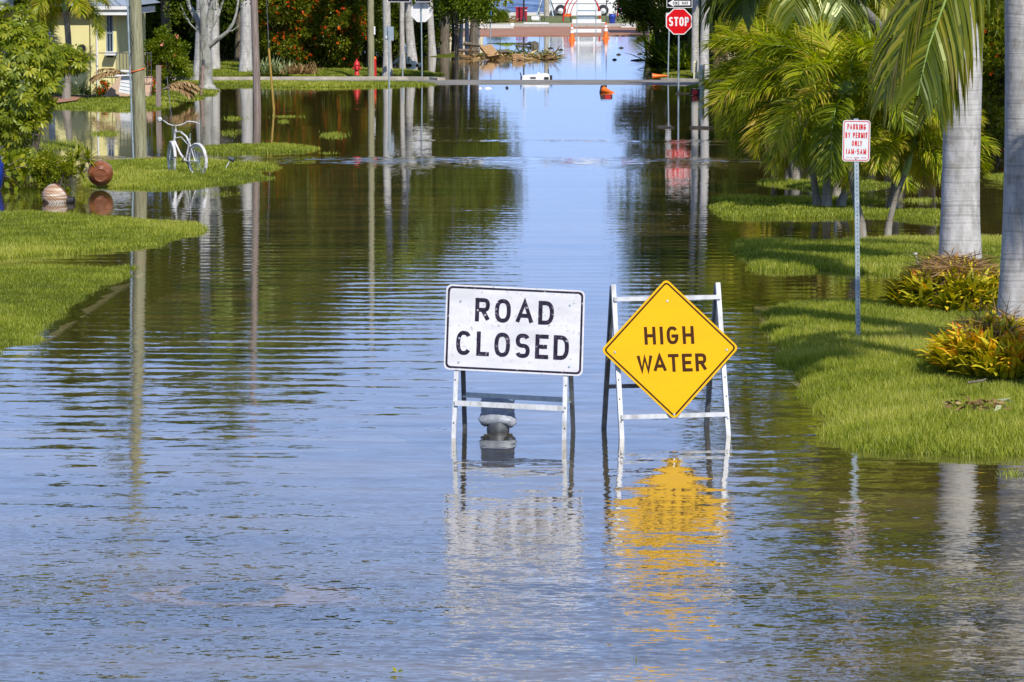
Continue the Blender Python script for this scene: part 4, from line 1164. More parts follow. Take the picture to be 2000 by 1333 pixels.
# grey box sign post
b_ = G(760.5, 176, 0)
o = thing('sign_post', b_, 'blue-grey rectangular sign seen from behind on a thin post', 'sign post')
Yb = b_.y; u = Yb / F
mb = MB(); mb.tube([b_ - Vector((0,0,.3)), K(759, 60, Yb)], 0.030, 8); obj('post', mb, M['galv'], o)
mb = MB(); mb.box(K(760.5, 66, Yb + .03), (17*u, 0.05, 27*u)); mb.box(K(754.5, 73, Yb - .01), (3*u, 0.04, 5*u), 1); mb.box(K(756.8, 66, Yb - .001), (0.4*u, 0.03, 26*u), 2); obj('sign_board', mb, [M['mailgrey'], M['white'], M['dark_steel']], o)
b_ = G(786.5, 145, 0.15)
mb = MB(); mb.tube([b_ - Vector((0,0,.3)), K(786, 108, b_.y)], 0.030, 8)
mb.tube([K(786, 108, b_.y), K(786, 106.5, b_.y)], 0.034, 8)
tag(obj('marker_post', mb, M['galv'], origin=b_), 'short bare steel post beside the octagonal sign', 'post')
# pole 1, bound with an orange rope, and a pipe on its left edge
def pole(name, label, bp, tops, rb, rt, mat, Yz=0.0, extra=None, cat='utility pole', hh=9.0):
    base = G(bp[0], bp[1], Yz); Y = base.y
    t1 = K(tops[0], tops[1], Y); d = (t1 - base)
    top = base + d * (hh / d.z)
    o = thing(name, base, label, cat)
    mb = MB(); L = 10
    mb.tube([base.lerp(top, k / L) - Vector((0,0,0.4 if k == 0 else 0)) for k in range(L + 1)], [rb + (rt - rb) * k / L for k in range(L + 1)], 16)
    obj('shaft', mb, mat, o)
    return o, base, top
p1, b1, t1 = pole('utility_pole', 'thick greenish wooden pole tied with orange rope beside the white bicycle', (276, 308), (264, 0), 0.150, 0.11, M['pole_green'], 0.04)
mb = MB(); mb.tube([b1 + Vector((-0.165, -0.02, -0.2)), b1 + Vector((-0.165, -0.02, 0)) + (t1 - b1) * 0.45], 0.022, 7); obj('conduit', mb, M['galv'], p1)
zc = K(267, 138, b1.y); mb = MB(); f_ = (zc.z - b1.z) / (t1.z - b1.z); cc_ = b1.lerp(t1, f_)
ring = [cc_ + Vector((math.cos(a) * 0.152, math.sin(a) * 0.152, 0.045 * math.cos(a))) for a in [2 * math.pi * k / 16 for k in range(17)]]
mb.tube(ring, 0.012, 6); mb.tube([ring[8], ring[8] + Vector((-0.01, -0.02, -0.08)), ring[8] + Vector((0.01, -0.02, 0.10))], 0.010, 6)
obj('rope', mb, M['orange'], p1)
mb = MB(); mb.tube([K(256, 60, b1.y - .16), K(261, 80, b1.y - .17), K(256, 100, b1.y - .17), K(253, 130, b1.y - .17)], 0.006, 5); obj('cable', mb, M['black'], p1)
mb = MB(); mb.bar(t1 + Vector((-1.0, 0, -0.5)), t1 + Vector((1.0, 0, -0.5)), 0.1, 0.1); obj('crossarm', mb, M['pole_green'], p1)
p2, b2, t2 = pole('utility_pole', 'weathered grey wooden pole standing in the water right of the pale palms', (503, 214), (496, 0), 0.115, 0.09, M['pole_grey'])
p3, b3, t3 = pole('utility_pole', 'straight wooden pole between the red hydrant and red bollard', (725, 145), (724, 0), 0.13, 0.10, M['pole_green'], 0.15)
mb = MB(); mb.box(K(731.5, 60, b3.y - .1), (3*mpp(b3.y), .02, 16*mpp(b3.y))); obj('tag_plate', mb, M['white'], p3)
g_ = G(535, 216, 0)
gw = thing('guy_wire', g_, 'guy wire with yellow guard right of the weathered pole', 'guy wire')
mb = MB(); mb.tube([g_, K(525, 95, g_.y + .3)], 0.035, 7); obj('guard', mb, noise_mat('old_yellow_guard', [(0.20,0.13,0.02),(0.42,0.27,0.03)], 6, 0.6), gw)
mb = MB(); mb.tube([K(525, 95, g_.y + .3), K(519, -40, g_.y + .6)], 0.012, 5); obj('wire', mb, M['dark_steel'], gw)
g_ = G(393, 186, 0.03)
mb = MB(); mb.tube([g_, K(397, 126, g_.y)], 0.03, 7); mb.tube([K(397, 127, g_.y), K(397, 117, g_.y)], 0.05, 7, m=1); mb.tube([K(397, 118, g_.y), K(385, 40, g_.y)], 0.012, 5, m=1)
tag(obj('anchor_rod', mb, [noise_mat('faded_pink_guard', [(0.30,0.17,0.15),(0.42,0.26,0.23)], 5, 0.7), M['dark_steel']], origin=g_), 'faded pink guy guard leaning on the pale branching tree', 'guy guard')
g_ = G(349, 330, 0.03)
mb = MB(); mb.tube([K(344, 324, G(0, 325)[1] - 0.4), K(337, 247, G(0, 325)[1] - 0.3)], 0.018, 6); mb.tube([K(337, 247, G(0, 325)[1] - 0.3), K(326, 150, G(0, 325)[1])], 0.008, 6)
tag(obj('guy_wire', mb, M['dark_steel'], origin=g_), 'dark steel stay rod leaning past the front wheel of the bicycle', 'guy wire')
# wood post by the flowers
g_ = G(309, 211, 0.0)
mb = MB(); mb.bar(g_ - Vector((0,0,.3)), K(310, 128, g_.y), 0.15, 0.12, up=(0,1,0))
tag(obj('wooden_post', mb, M['pole_grey'], origin=g_), 'short weathered square wooden post at the flooded yard edge', 'post')

# hydrant and bollard
hb = G(697, 147, 0.13); u = hb.y / F
hy = thing('fire_hydrant', hb, 'red fire hydrant standing behind the tan kerb', 'fire hydrant')
mb = MB(); mb.lathe([(6*u, 0), (6*u, 1.5*u), (4.2*u, 2*u), (4.2*u, 14*u), (6.2*u, 14.5*u), (6.2*u, 16*u), (4.8*u, 17*u), (4.6*u, 19*u)], hb, 18); obj('barrel', mb, M['red'], hy)
mb = MB(); mb.lathe([(6.4*u, 18.5*u), (6.4*u, 20*u), (5.6*u, 23*u), (3.6*u, 26.5*u), (1.4*u, 28*u), (1.3*u, 31*u)], hb, 18); obj('bonnet', mb, M['red'], hy)
for s in (-1, 1):
    mb = MB(); mb.tube([hb + Vector((s*3*u, 0, 13*u)), hb + Vector((s*7.2*u, -0.02, 13*u)), hb + Vector((s*8.6*u, -0.02, 13*u))], [2.4*u, 2.4*u, 1.7*u], 10); obj('nozzle', mb, M['red'], hy)
mb = MB(); mb.tube([hb + Vector((0, -2*u, 13*u)), hb + Vector((1*u, -7*u, 13*u))], 3.0*u, 12); obj('nozzle', mb, M['red'], hy)
bb = G(733, 145, 0.15); u = bb.y / F
bo = thing('bollard', bb, 'red pipe bollard right of the wooden pole', 'bollard')
mb = MB(); mb.tube([bb - Vector((0,0,.2)), bb + Vector((-.02, 0, 29*u))], 3.0*u, 12); obj('pipe', mb, M['red'], bo)
mb = MB(); mb.lathe([(3.05*u, 29*u), (3.3*u, 31*u), (2.6*u, 33*u), (0.8*u, 34*u)], bb + Vector((-.02,0,0)), 12); obj('cap', mb, M['orange'], bo)
# pale pipe post right of the stop sign, small marker
g_ = G(1370, 181, 0.0); u = g_.y / F
o = thing('bollard', g_, 'tall pale green pipe post in front of the grey palms', 'bollard')
mb = MB(); mb.tube([g_ - Vector((0,0,.3)), K(1371, 130, g_.y)], 5.4*u, 14); obj('pipe', mb, noise_mat('pale_green_paint', [(0.42,0.48,0.40),(0.55,0.60,0.52)], 5, 0.6), o)
mb = MB(); mb.tube([K(1371, 130.4, g_.y), K(1371, 127, g_.y)], 5.8*u, 14); obj('cap', mb, M['white'], o)
g_ = G(1358, 147, 0.14); u = g_.y / F
mb = MB(); mb.bar(g_ - Vector((0,0,.2)), K(1358.5, 119, g_.y), 7.5*u, 0.05, 0, up=(0,1,0))
for k, (dx, w) in enumerate(((0, 3), (.3, 2), (0, 3), (-.3, 2), (0, 2.5))): mb.box(g_ + Vector((dx*u, -0.035, (22 - k * 3.6)*u)), (w*u, 0.01, 1.4*u), 1)
tag(obj('marker_post', mb, [noise_mat('cream_marker', [(0.62,0.60,0.40),(0.70,0.68,0.50)], 5, 0.6), M['dark_steel']], origin=g_), 'flat cream marker post beside the white palm trunk', 'post')
g_ = G(1632, 350, 0.0)
mb = MB(); mb.tube([g_ - Vector((0,0,.3)), K(1634, 225, g_.y)], 0.035, 8); mb.box(K(1634, 222, g_.y), (.09, .09, .06))
tag(obj('steel_post', mb, M['galv'], origin=g_), 'pale blue steel post standing among the palms left of the permit sign', 'post')

# ------------------------------------------------------------------ bicycle (white beach cruiser, rear wheel nearest)
bw = G(386, 341, 0.03)                       # rear wheel on the ground
Yb = bw.y; 
rw = 0.315
# the bicycle heads to the upper left and away: rear hub -> front hub
hub_r = bw + Vector((0.0, 0, rw - 0.05))
hub_f = K(337, 312, Yb + 0.80); hub_f.z = hub_r.z
bdir = (hub_f - hub_r); bdir.z = 0; bdir.normalize()
hub_f = hub_r + bdir * 1.02
bs = Vector((-bdir.y, bdir.x, 0)); UP = Vector((0, 0, 1))
bk_ = thing('bicycle', (hub_r + hub_f) / 2 - UP * rw, 'white beach cruiser bicycle standing on the half flooded grass', 'bicycle')
def wheel(c, nm, steer=0.0):
    d = (bdir * math.cos(steer) + bs * math.sin(steer)).normalized()
    mb = MB()
    mb.tube([c + (d * math.cos(a) + UP * math.sin(a)) * rw for a in [2*math.pi*k/28 for k in range(29)]], 0.024, 8, cap=False)
    w = obj('wheel', mb, M['bike_white'], bk_)
    mb = MB()
    for k in range(18):
        a = 2*math.pi*k/18; mb.tube([c + bs * (0.02 if k % 2 else -0.02), c + (d * math.cos(a) + UP * math.sin(a)) * (rw - 0.02)], 0.004, 4)
    mb.tube([c - bs * 0.04, c + bs * 0.04], 0.022, 8)
    obj('spokes', mb, M['galv'], w)
    return d
wheel(hub_r, 'rear'); dF = wheel(hub_f, 'front', R(-18))
bb_ = hub_r + bdir * 0.46 + UP * -0.02
seatT = bb_ - bdir * 0.17 + UP * 0.46
headT = hub_f - bdir * 0.17 + UP * 0.56; headB = hub_f - bdir * 0.11 + UP * 0.38
mb = MB()
mb.tube([bb_, seatT], 0.018, 8); mb.tube([headB, headB.lerp(bb_, .5) - UP*0.05, bb_], 0.021, 8)
mb.tube([headT, headT.lerp(seatT, .35) + UP*0.05, headT.lerp(seatT, .75) + UP * 0.01, seatT - UP*0.10], 0.019, 8)
mb.tube([headB + UP*.05, headT.lerp(seatT, .4) - UP*0.05, seatT - UP*0.16, hub_r + bs*.05], 0.012, 8)
for s in (-1, 1):
    mb.tube([seatT - UP*0.1, hub_r + bs*.06*s], 0.010, 6); mb.tube([bb_, hub_r + bs*.06*s], 0.011, 6)
mb.tube([headB - UP*.04, headT + UP*.05], 0.026, 8)
obj('frame', mb, M['bike_white'], bk_)
mb = MB()
for s in (-1, 1): mb.tube([headB, headB + bs*.05*s - UP*.03, hub_f + bs*.05*s], 0.013, 6)
obj('fork', mb, M['bike_white'], bk_)
for c, d, a0, a1 in ((hub_r, bdir, 20, 200), (hub_f, dF, 35, 170)):
    vs = []; fs = []; n = 16
    for k in range(n + 1):
        a = R(a0 + (a1 - a0) * k / n)
        for sx, dr in ((-0.034, -0.012), (-0.02, 0.012), (0.02, 0.012), (0.034, -0.012)):
            vs.append(c + (d * math.cos(a) + UP * math.sin(a)) * (rw + 0.045 + dr) + bs * sx)
    for k in range(n):
        for j in range(3): fs.append((k*4+j, k*4+j+1, k*4+4+j+1, k*4+4+j))
    obj('mudguard', MB().add(vs, fs, 0, True), M['bike_white'], bk_)
st = headT + UP * 0.13
mb = MB(); mb.tube([headT, st], 0.014, 8)
hbx = (Vector((1, 0, 0)) * 0.97 + bdir * -0.2).normalized()
mb.tube([st + hbx * x + UP * z - bdir * b for x, z, b in ((-0.30,.10,.10),(-0.24,.075,.04),(-0.16,.03,0),(-0.06,0,0),(0.06,0,0),(0.16,.03,0),(0.25,.085,.02),(0.34,.075,.12),(0.40,.03,.20))], 0.013, 8)
obj('handlebar', mb, M['bike_white'], bk_)
mb = MB(); mb.lathe([(0.05, 0), (0.055, 0.012), (0.03, 0.03)], st + hbx * -0.33 + UP * 0.12, 14, rot=Matrix.Rotation(R(100), 3, 'X')); obj('mirror', mb, M['white_metal'], bk_)
mb = MB(); mb.tube([seatT, seatT - bdir*0.02 + UP * 0.11], 0.012, 7); obj('seat_post', mb, M['galv'], bk_)
mb = MB(); mb.tube([bb_ - bs*.09, bb_ + bs*.09], 0.012, 7); mb.tube([bb_ - bs*.09, bb_ - bs*.09 - UP*.14 + bdir*.05], 0.010, 6); mb.tube([bb_ + bs*.09, bb_ + bs*.09 + UP*.10 - bdir*.10], 0.010, 6)
mb.box(bb_ - bs*.13 - UP*.14 + bdir*.05, (.09, .09, .02)); mb.lathe([(0.085, -.004), (0.085, .004)], bb_ - bs*.06, 20, rot=(bs).to_track_quat('Z','Y').to_matrix())
obj('crank', mb, M['dark_steel'], bk_)
mb = MB(); c = hub_r - bs * 0.05
mb.tube([bb_ - bs*.06 + UP*.08, c + UP*.04], .006, 4); mb.tube([bb_ - bs*.06 - UP*.08, c - UP*.04], .006, 4); obj('chain', mb, M['wood'], bk_)

# garden spot on a stake
g_ = G(441, 329, 0.04)
o = thing('garden_light', g_, 'small grey garden spotlight on a leaning stake right of the bicycle', 'garden light')
mb = MB(); mb.tube([g_, K(449, 314, g_.y)], 0.012, 6); obj('stake', mb, M['white_metal'], o)
mb = MB(); a = K(446, 309, g_.y); b = K(457, 313, g_.y - .02); mb.tube([a, b], [0.035, 0.06], 10); obj('lamp_head', mb, M['dark_steel'], o)

# ------------------------------------------------------------------ pots
def pot(name, label, cpx, Y, z, R0, direction, mat, mat2, sc=1.0, ridges=False):
    """tipped pot, its base towards `direction`"""
    c = K(cpx[0], cpx[1], Y); 
    o = thing(name, Vector((c.x, c.y, z)), label, 'plant pot')
    d = Vector(direction).normalized(); rot = d.to_track_quat('Z', 'Y').to_matrix()
    prof = [(0.80,-0.55),(0.93,-0.40),(1.0,-0.15),(1.0,0.10),(0.93,0.32),(0.78,0.50),(0.60,0.62)]
    if ridges:
        pp = []
        for i in range(40):
            f = i / 39; k = f * (len(prof) - 1); a = int(min(k, len(prof) - 2)); t = k - a
            r = prof[a][0]*(1-t)+prof[a+1][0]*t; zz = prof[a][1]*(1-t)+prof[a+1][1]*t
            pp.append((r + 0.022 * math.sin(i * 1.5), zz))
        prof = pp
    mb = MB(); mb.lathe([(r*R0, zz*R0*1.15) for r, zz in prof], c, 36, 0, rot)
    obj('body', mb, mat, o)
    e = c + d * (0.62 * R0 * 1.15 + 0.001)
    mb = MB(); mb.lathe([(0.56*R0, -0.01), (0.56*R0, 0.05*R0), (0.46*R0, 0.055*R0), (0.44*R0, 0.02*R0)], e, 30, 0, rot); mb.lathe([(0.09*R0, 0.021*R0), (0.07*R0, 0.03*R0)], e, 12, 1, rot)
    obj('foot', mb, [mat, mat2], o)
    e = c - d * (0.55 * R0 * 1.15)
    mb = MB(); mb.lathe([(0.86*R0, -0.05*R0), (0.86*R0, 0.04*R0)], e, 30, 0, rot); obj('rim', mb, mat2, o)
    return o, c
Y1 = G(196, 364, 0.05).y
pot('plant_pot', 'glazed terracotta pot tipped on the grass, base facing out', (196, 339), Y1 + 0.15, 0.05, 25*mpp(Y1), (0.12, -0.92, -0.12), M['terracotta'], M['clay_inner'])
Y2 = G(110, 396, 0).y
def striped():
    m, nt, out = newmat('striped_stoneware'); L = nt.links.new
    p = N(nt, 'ShaderNodeBsdfPrincipled'); p.inputs['Roughness'].default_value = 0.55
    tc = N(nt, 'ShaderNodeTexCoord'); mp = N(nt, 'ShaderNodeMapping'); mp.inputs['Rotation'].default_value = (0.3, 0.5, 0.2); mp.inputs['Scale'].default_value = (2, 2, 24); L(tc.outputs['Object'], mp.inputs[0])
    n = N(nt, 'ShaderNodeTexNoise'); n.inputs['Scale'].default_value = 1.1; n.inputs['Detail'].default_value = 3; L(mp.outputs[0], n.inputs['Vector'])
    r = ramp(nt, [(0.35,(0.30,0.16,0.08)),(0.48,(0.46,0.31,0.20)),(0.58,(0.62,0.56,0.46)),(0.75,(0.68,0.62,0.52))]); L(n.outputs['Fac'], r.inputs[0]); L(r.outputs[0], p.inputs['Base Color']); L(p.outputs[0], out.inputs[0]); return m
pot('plant_pot', 'striped pale stoneware pot lying half sunk before the leafy shrub', (107, 386), Y2, 0.0, 26*mpp(Y2), (-0.55, -0.35, -0.55), striped(), M['clay_inner'], ridges=True)
c = K(140, 392, Y2 - 0.1); mb = MB(); mb.tube([c + Vector((-.06, 0, 0)), c + Vector((.05, -.02, .01))], [.075, .06], 12); mb.tube([c + Vector((.05,-.02,.01)), c + Vector((.06,-.02,.01))], [.062,.02], 12)
tag(obj('bucket', mb, M['black'], origin=c), 'small black bucket floating against the striped pot', 'bucket')
Y3 = G(0, 372, 0).y
mb = MB(); c = K(-22, 345, Y3); mb.lathe([(0.16,-.36),(0.24,-.2),(0.29,.05),(0.28,.25),(0.22,.34),(0.25,.38),(0.20,.38),(0.18,.30)], c, 28)
tag(obj('plant_pot', mb, M['blue'], origin=c - Vector((0,0,.36))), 'cobalt blue glazed pot cut off by the left edge', 'plant pot')

# ------------------------------------------------------------------ house on the left
Yh = G(0, 186, 0.1).y
def hx(px, Y=Yh): return K(px, 100, Y).x
def hz_(py, Y=Yh): return K(100, py, Y).z
ho = thing('house', (hx(120), Yh, 0.1), 'pale yellow house with grey metal roof and white fascia behind the leafy tree', 'house')
def wallbox(mb, x0, x1, y0, y1, z0, z1, m=0): mb.box(((x0+x1)/2, (y0+y1)/2, (z0+z1)/2), (x1-x0, y1-y0, z1-z0), m)
zt = hz_(30)
mb = MB(); wallbox(mb, hx(-260), hx(208), Yh, Yh + 0.3, 0, zt + 0.1); obj('wall', mb, M['cream_wall'], ho)
mb = MB(); wallbox(mb, hx(208), hx(228), Yh, Yh + 0.3, 0, hz_(113)); obj('wall', mb, M['cream_wall'], ho)
mb = MB(); wallbox(mb, hx(221.5), hx(228), Yh - 0.02, Yh + 0.3, hz_(113), zt); obj('column', mb, M['cream_wall'], ho)
mb = MB(); wallbox(mb, hx(227), hx(228), Yh + 0.3, Yh + 9, 0, zt); obj('wall', mb, M['cream_wall'], ho)
mb = MB(); wallbox(mb, hx(178), hx(188), Yh - 0.14, Yh - 0.002, 0, zt); obj('pilaster', mb, M['cream_wall'], ho)
mb = MB(); wallbox(mb, hx(189), hx(192), Yh - 0.10, Yh - 0.02, 0, zt); obj('downspout', mb, M['white'], ho)
mb = MB()
wallbox(mb, hx(208.2), hx(210), Yh - 0.03, Yh + 0.1, hz_(103), zt); wallbox(mb, hx(219.8), hx(221.4), Yh - 0.03, Yh + 0.1, hz_(103), zt); wallbox(mb, hx(214.6), hx(215.6), Yh - 0.03, Yh + 0.1, hz_(103), zt)
wallbox(mb, hx(210), hx(214.6), Yh + 0.0, Yh + 0.08, hz_(66), hz_(64)); wallbox(mb, hx(215.6), hx(219.8), Yh + 0.0, Yh + 0.08, hz_(66), hz_(64))
wf = obj('window', mb, M['mailgrey'], ho)
mb = MB(); wallbox(mb, hx(208.2), hx(221.4), Yh + 0.11, Yh + 0.14, hz_(103), zt); obj('pane', mb, M['glass'], wf)
mb = MB(); wallbox(mb, hx(207), hx(228.5), Yh - 0.35, Yh + 0.1, hz_(108), hz_(101)); obj('sill', mb, M['white'], wf)
# roof
mb = MB()
e0, e1 = hx(185, Yh - 0.5), hx(252, Yh - 0.5)
ze0, ze1 = hz_(30, Yh - 0.5), hz_(18, Yh - 0.5)
wallbox(mb, e0, e1 - 0.12, Yh - 0.5, Yh - 0.38, ze0, ze1)
wallbox(mb, e0, e1, Yh - 0.58, Yh - 0.50, ze1 - 0.02, ze1 + 0.09)
wallbox(mb, e1 - 0.12, e1, Yh - 0.5, Yh + 8, ze0, ze1)
wallbox(mb, e0, e1 - 0.12, Yh - 0.38, Yh + 0.3, ze0 + 0.03, ze0 + 0.06)
obj('fascia', mb, M['white'], ho)
mb = MB()
vs = [Vector((hx(60), Yh - 0.58, ze1 + 0.10)), Vector((e1 + 0.1, Yh - 0.58, ze1 + 0.10)), Vector((e1 + 0.1, Yh + 9, ze1 + 0.10)), Vector((e1 - 2.2, Yh + 3.0, ze1 + 1.5)), Vector((hx(60), Yh + 3.0, ze1 + 1.5))]
mb.add(vs, [(0,1,3,4),(1,2,3)])
for k in range(14):
    x = hx(60) + k * (e1 - hx(60)) / 14
    mb.bar(Vector((x, Yh - 0.58, ze1 + 0.115)), Vector((min(x, e1 - 2.2), Yh + 3.0, ze1 + 1.515)), 0.04, 0.04)
obj('roof', mb, M['roof'], ho)
mb = MB()
wallbox(mb, hx(-260), hx(40), Yh - 1.5, Yh - 1.4, hz_(20, Yh - 1.5), hz_(8, Yh - 1.5))
obj('fascia', mb, M['white'], ho)
mb = MB().add([(hx(-260), Yh - 1.55, hz_(8, Yh-1.5) + .01), (hx(40), Yh - 1.55, hz_(8, Yh-1.5) + .01), (hx(30), Yh + 3, hz_(8) + 1.4), (hx(-260), Yh + 3, hz_(8) + 1.4)], [(0,1,2,3)]); obj('roof', mb, M['roof'], ho)
mb = MB().box((hx(160), Yh - 0.12, hz_(94)), (0.26, 0.2, 0.12)); mb.box((hx(160), Yh - 0.08, hz_(94) + .08), (0.18, 0.14, 0.05)); obj('wall_lamp', mb, M['black'], ho)
mb = MB()
wallbox(mb, hx(95), hx(106), Yh - 0.06, Yh - 0.003, hz_(162), hz_(40)); obj('shutter', mb, M['mailgrey'], ho)
# steps & railing
mb = MB(); x0, x1 = hx(203), hx(246)
vs = [Vector((x0, Yh - 1.0, 0.0)), Vector((x1, Yh - 1.0, 0)), Vector((x1, Yh - 0.9, 0.85)), Vector((x0 + 0.35, Yh - 0.9, 0.45))]
mb.add([v for v in vs] + [v + Vector((0, 0.3, 0)) for v in vs], [(0,1,2,3),(4,7,6,5),(0,3,7,4),(3,2,6,7),(1,5,6,2)])
for k in range(4): mb.box((hx(262) , Yh - 0.9 + k * 0.3 + 0.15, 0.08 + 0.15 * k), (1.1, 0.3, 0.3 + 0.0))
tag(obj('front_steps', mb, M['peach'], origin=(x0, Yh - 1, 0)), 'peach stucco steps wall beside the yellow house', 'steps')
mb = MB(); zr0, zr1 = hz_(152, Yh - .5), hz_(104, Yh - .5)
mb.tube([(hx(196), Yh - 0.5, zr1), (hx(300), Yh - 0.5, zr1)], 0.014, 6); mb.tube([(hx(196), Yh - .5, zr0), (hx(300), Yh - .5, zr0)], 0.015, 6)
for k in range(11): mb.tube([(hx(230 + k * 6.8), Yh - .5, zr0), (hx(230 + k * 6.8), Yh - .5, zr1)], 0.012, 5)
tag(obj('railing', mb, M['dark_steel'], origin=(hx(196), Yh - .5, zr0)), 'thin dark steel railing beside the yellow house window', 'railing')
# toppled white bin with lid
u = (Yh - 2.0) / F; c = K(248, 166, Yh - 2.0)
o = thing('storage_bin', c - Vector((0,0,.3)), 'white slatted bin with a broad lid tilted behind the wooden pole', 'bin')
mb = MB(); rt_ = Matrix.Rotation(R(10), 3, 'Y'); mb.box(c, (24*u, .5, 32*u), 0, rt_)
for k in range(4): mb.box(c + rt_ @ Vector((0, -.255, (-10 + k*7)*u)), (22*u, .02, .4*u), 1, rt_)
obj('body', mb, [M['white'], M['mailgrey']], o)
mb = MB(); mb.box(c + Vector((-1*u, -.05, 19*u)), (38*u, .65, 2.5*u), 0, Matrix.Rotation(R(-2), 3, 'Y')); mb.box(c + Vector((1*u, -.05, 27*u)), (22*u, .45, 2.5*u), 0, Matrix.Rotation(R(4), 3, 'Y')); mb.box(c + Vector((4*u, 0, 23*u)), (6*u, .3, 6*u)); obj('lid', mb, M['white'], o)

# ------------------------------------------------------------------ cones, barricade and floating things
def cone(name, label, base, axis, h, mats, group, bands=True):
    o = thing(name, base, label, 'traffic cone', group)
    ax = Vector(axis).normalized(); rot = ax.to_track_quat('Z', 'Y').to_matrix()
    mb = MB(); r0 = h * 0.19
    mb.lathe([(r0, 0.03), (r0 * 0.62, h * .38)], base, 20, 0, rot); mb.lathe([(r0*.62, h*.38), (r0 * 0.22, h)], base, 20, 0, rot); obj('body', mb, M['orange'], o)
    if bands:
        mb = MB(); mb.lathe([(r0*.66, h*.45), (r0*.50, h*.64)], base, 20, 0, rot); mb.lathe([(r0*.47, h*.70), (r0*.36, h*.83)], base, 20, 0, rot); obj('band', mb, M['white_reflect'], o)
    mb = MB(); mb.box(base + ax * 0.015, (h*.46, h*.46, 0.04), 0, rot); obj('foot', mb, mats, o)
    return o
c = G(1117, 79, 0.0); c.z = 0.0
cone('traffic_cone', 'orange cone standing left of the white barricade', c, (0,0,1), 31*mpp(c.y), M['orange'], 'cones beside the far barricade')
c = G(1183, 76, 0.0)
cone('traffic_cone', 'orange cone standing right of the white barricade', c, (0.01,0,1), 32*mpp(c.y), M['orange'], 'cones beside the far barricade')
c = G(1273, 156, -0.02)
cone('traffic_cone', 'orange cone fallen on its side at the far right kerb', c + Vector((0,0,.12)), (1, -0.15, 0.05), 0.60, M['black'], 'toppled cones around the crossing', False)
c = G(1176, 181, 0.0)
cone('traffic_cone', 'orange cone floating with its black foot up in the middle of the street', c + Vector((.02,0,.10)), (0.72, -0.62, -0.25), 0.62, M['black'], 'toppled cones around the crossing', False)
c = G(1186, 190, 0.0)
o = thing('barricade_light', c, 'small dark red warning light floating below the middle cone', 'warning light')
u = mpp(c.y); mb = MB(); mb.box(c + Vector((0,0,2.0*u)), (20*u, .2, 5.5*u)); obj('case', mb, M['black'], o)
mb = MB(); mb.box(c + Vector((1*u,-.11,2.0*u)), (12*u, .03, 3.5*u)); obj('lens', mb, M['red'], o)
c = G(1358, 187, 0.0); u = mpp(c.y)
o = thing('traffic_cone', c, 'floating cone showing its black foot and red inside beside the pale green pipe', 'traffic cone', 'toppled cones around the crossing')
mb = MB(); mb.box(c + Vector((0,.05,6.5*u)), (18*u, .05, 13*u), 0, Matrix.Rotation(R(4), 3, 'Y')); obj('foot', mb, M['black'], o)
mb = MB(); mb.lathe([(6.2*u, 0), (5.6*u, .05), (4*u,.052)], c + Vector((-1*u,.02,5.5*u)), 18, 0, Matrix.Rotation(R(90), 3, 'X')); mb.lathe([(6*u, 0), (1.2*u, 0.6)], c + Vector((-1*u,.08,5.5*u)), 18, 0, Matrix.Rotation(R(-90), 3, 'X')); obj('body', mb, M['red'], o)
# barricade
Yz = G(1146, 73, 0.0).y; u = Yz / F
o = thing('barricade', G(1146, 73, 0.0), 'white three-board barricade standing in the water at the street end', 'barricade')
for ya, yb in ((22.5, 30.5), (38, 45.5), (57, 64)):
    a, b = K(1117.5, yb, Yz), K(1174.5, ya, Yz)
    mb = MB(); mb.box(((a.x+b.x)/2, Yz, (a.z+b.z)/2), (b.x-a.x, .04, b.z-a.z)); obj('board', mb, M['white_reflect'], o)
for x in (1127, 1164):
    mb = MB(); mb.bar(K(x, 80, Yz - .04), K(x, -6, Yz - .04), 0.035, 0.03, up=(0,1,0)); obj('upright', mb, M['mailgrey'], o)
a, b = K(1128, 38, Yz + .03), K(1163, 30, Yz + .03)
mb = MB(); mb.box(((a.x+b.x)/2, Yz + .05, (a.z+b.z)/2), (b.x-a.x, .02, b.z-a.z)); mb.box(((a.x+b.x)/2, Yz + .05, a.z + 16*u), (b.x-a.x, .02, 4*u)); obj('panel', mb, M['mailgrey'], o)
mb = MB()
for x in (1127, 1164): mb.bar(K(x, 73, Yz) + Vector((0,-.5,-.05)), K(x, 73, Yz) + Vector((0,.5,-.05)), .06, .06)
mb.tube([K(1108, 75, Yz - .3), K(1135, 75.6, Yz - .35)], .05, 6); obj('foot', mb, M['black'], o)
# white cart / cooler on the road crown
c = G(1047, 156, 0.03); u = mpp(c.y)
o = thing('plastic_trough', c, 'white plastic trough with black ends stranded on the crossing crown', 'trough')
mb = MB(); poly = [(-27,0),(-26,8),(-20,9.5),(-5,10),(10,12),(14,12.5),(24,12),(28,2),(27,0)]
mb.prism([(x*u, y*u) for x, y in poly], c + Vector((0,0.3,0)), (1,0,0), (0,0,1), (0,-1,0), 0.6, 0); mb.lathe([(2.5*u,0),(2.2*u,2.2*u),(.6*u,2.6*u)], c + Vector((5*u,0,11.5*u)), 10); obj('body', mb, M['white_reflect'], o)
for q1, q2 in (((-6*u,-.31,4.2*u), (11*u,.03,2.6*u)), ((20*u,-.31,3.4*u), (9*u,.03,4.5*u)), ((29*u,-.05,4.2*u), (5*u,.5,8*u)), ((-29*u,-.05,3*u), (3*u,.4,6*u))):
    mb = MB(); mb.box(c + Vector(q1), q2); obj('fitting', mb, M['black'], o)
for x, t_, h in ((-28, -31, 14), (24.5, 23.5, 21)):
    mb = MB(); mb.tube([c + Vector((x*u,-.1,3*u)), c + Vector((t_*u,-.1,h*u))], 1.1*u, 7); obj('handle', mb, M['black'], o)
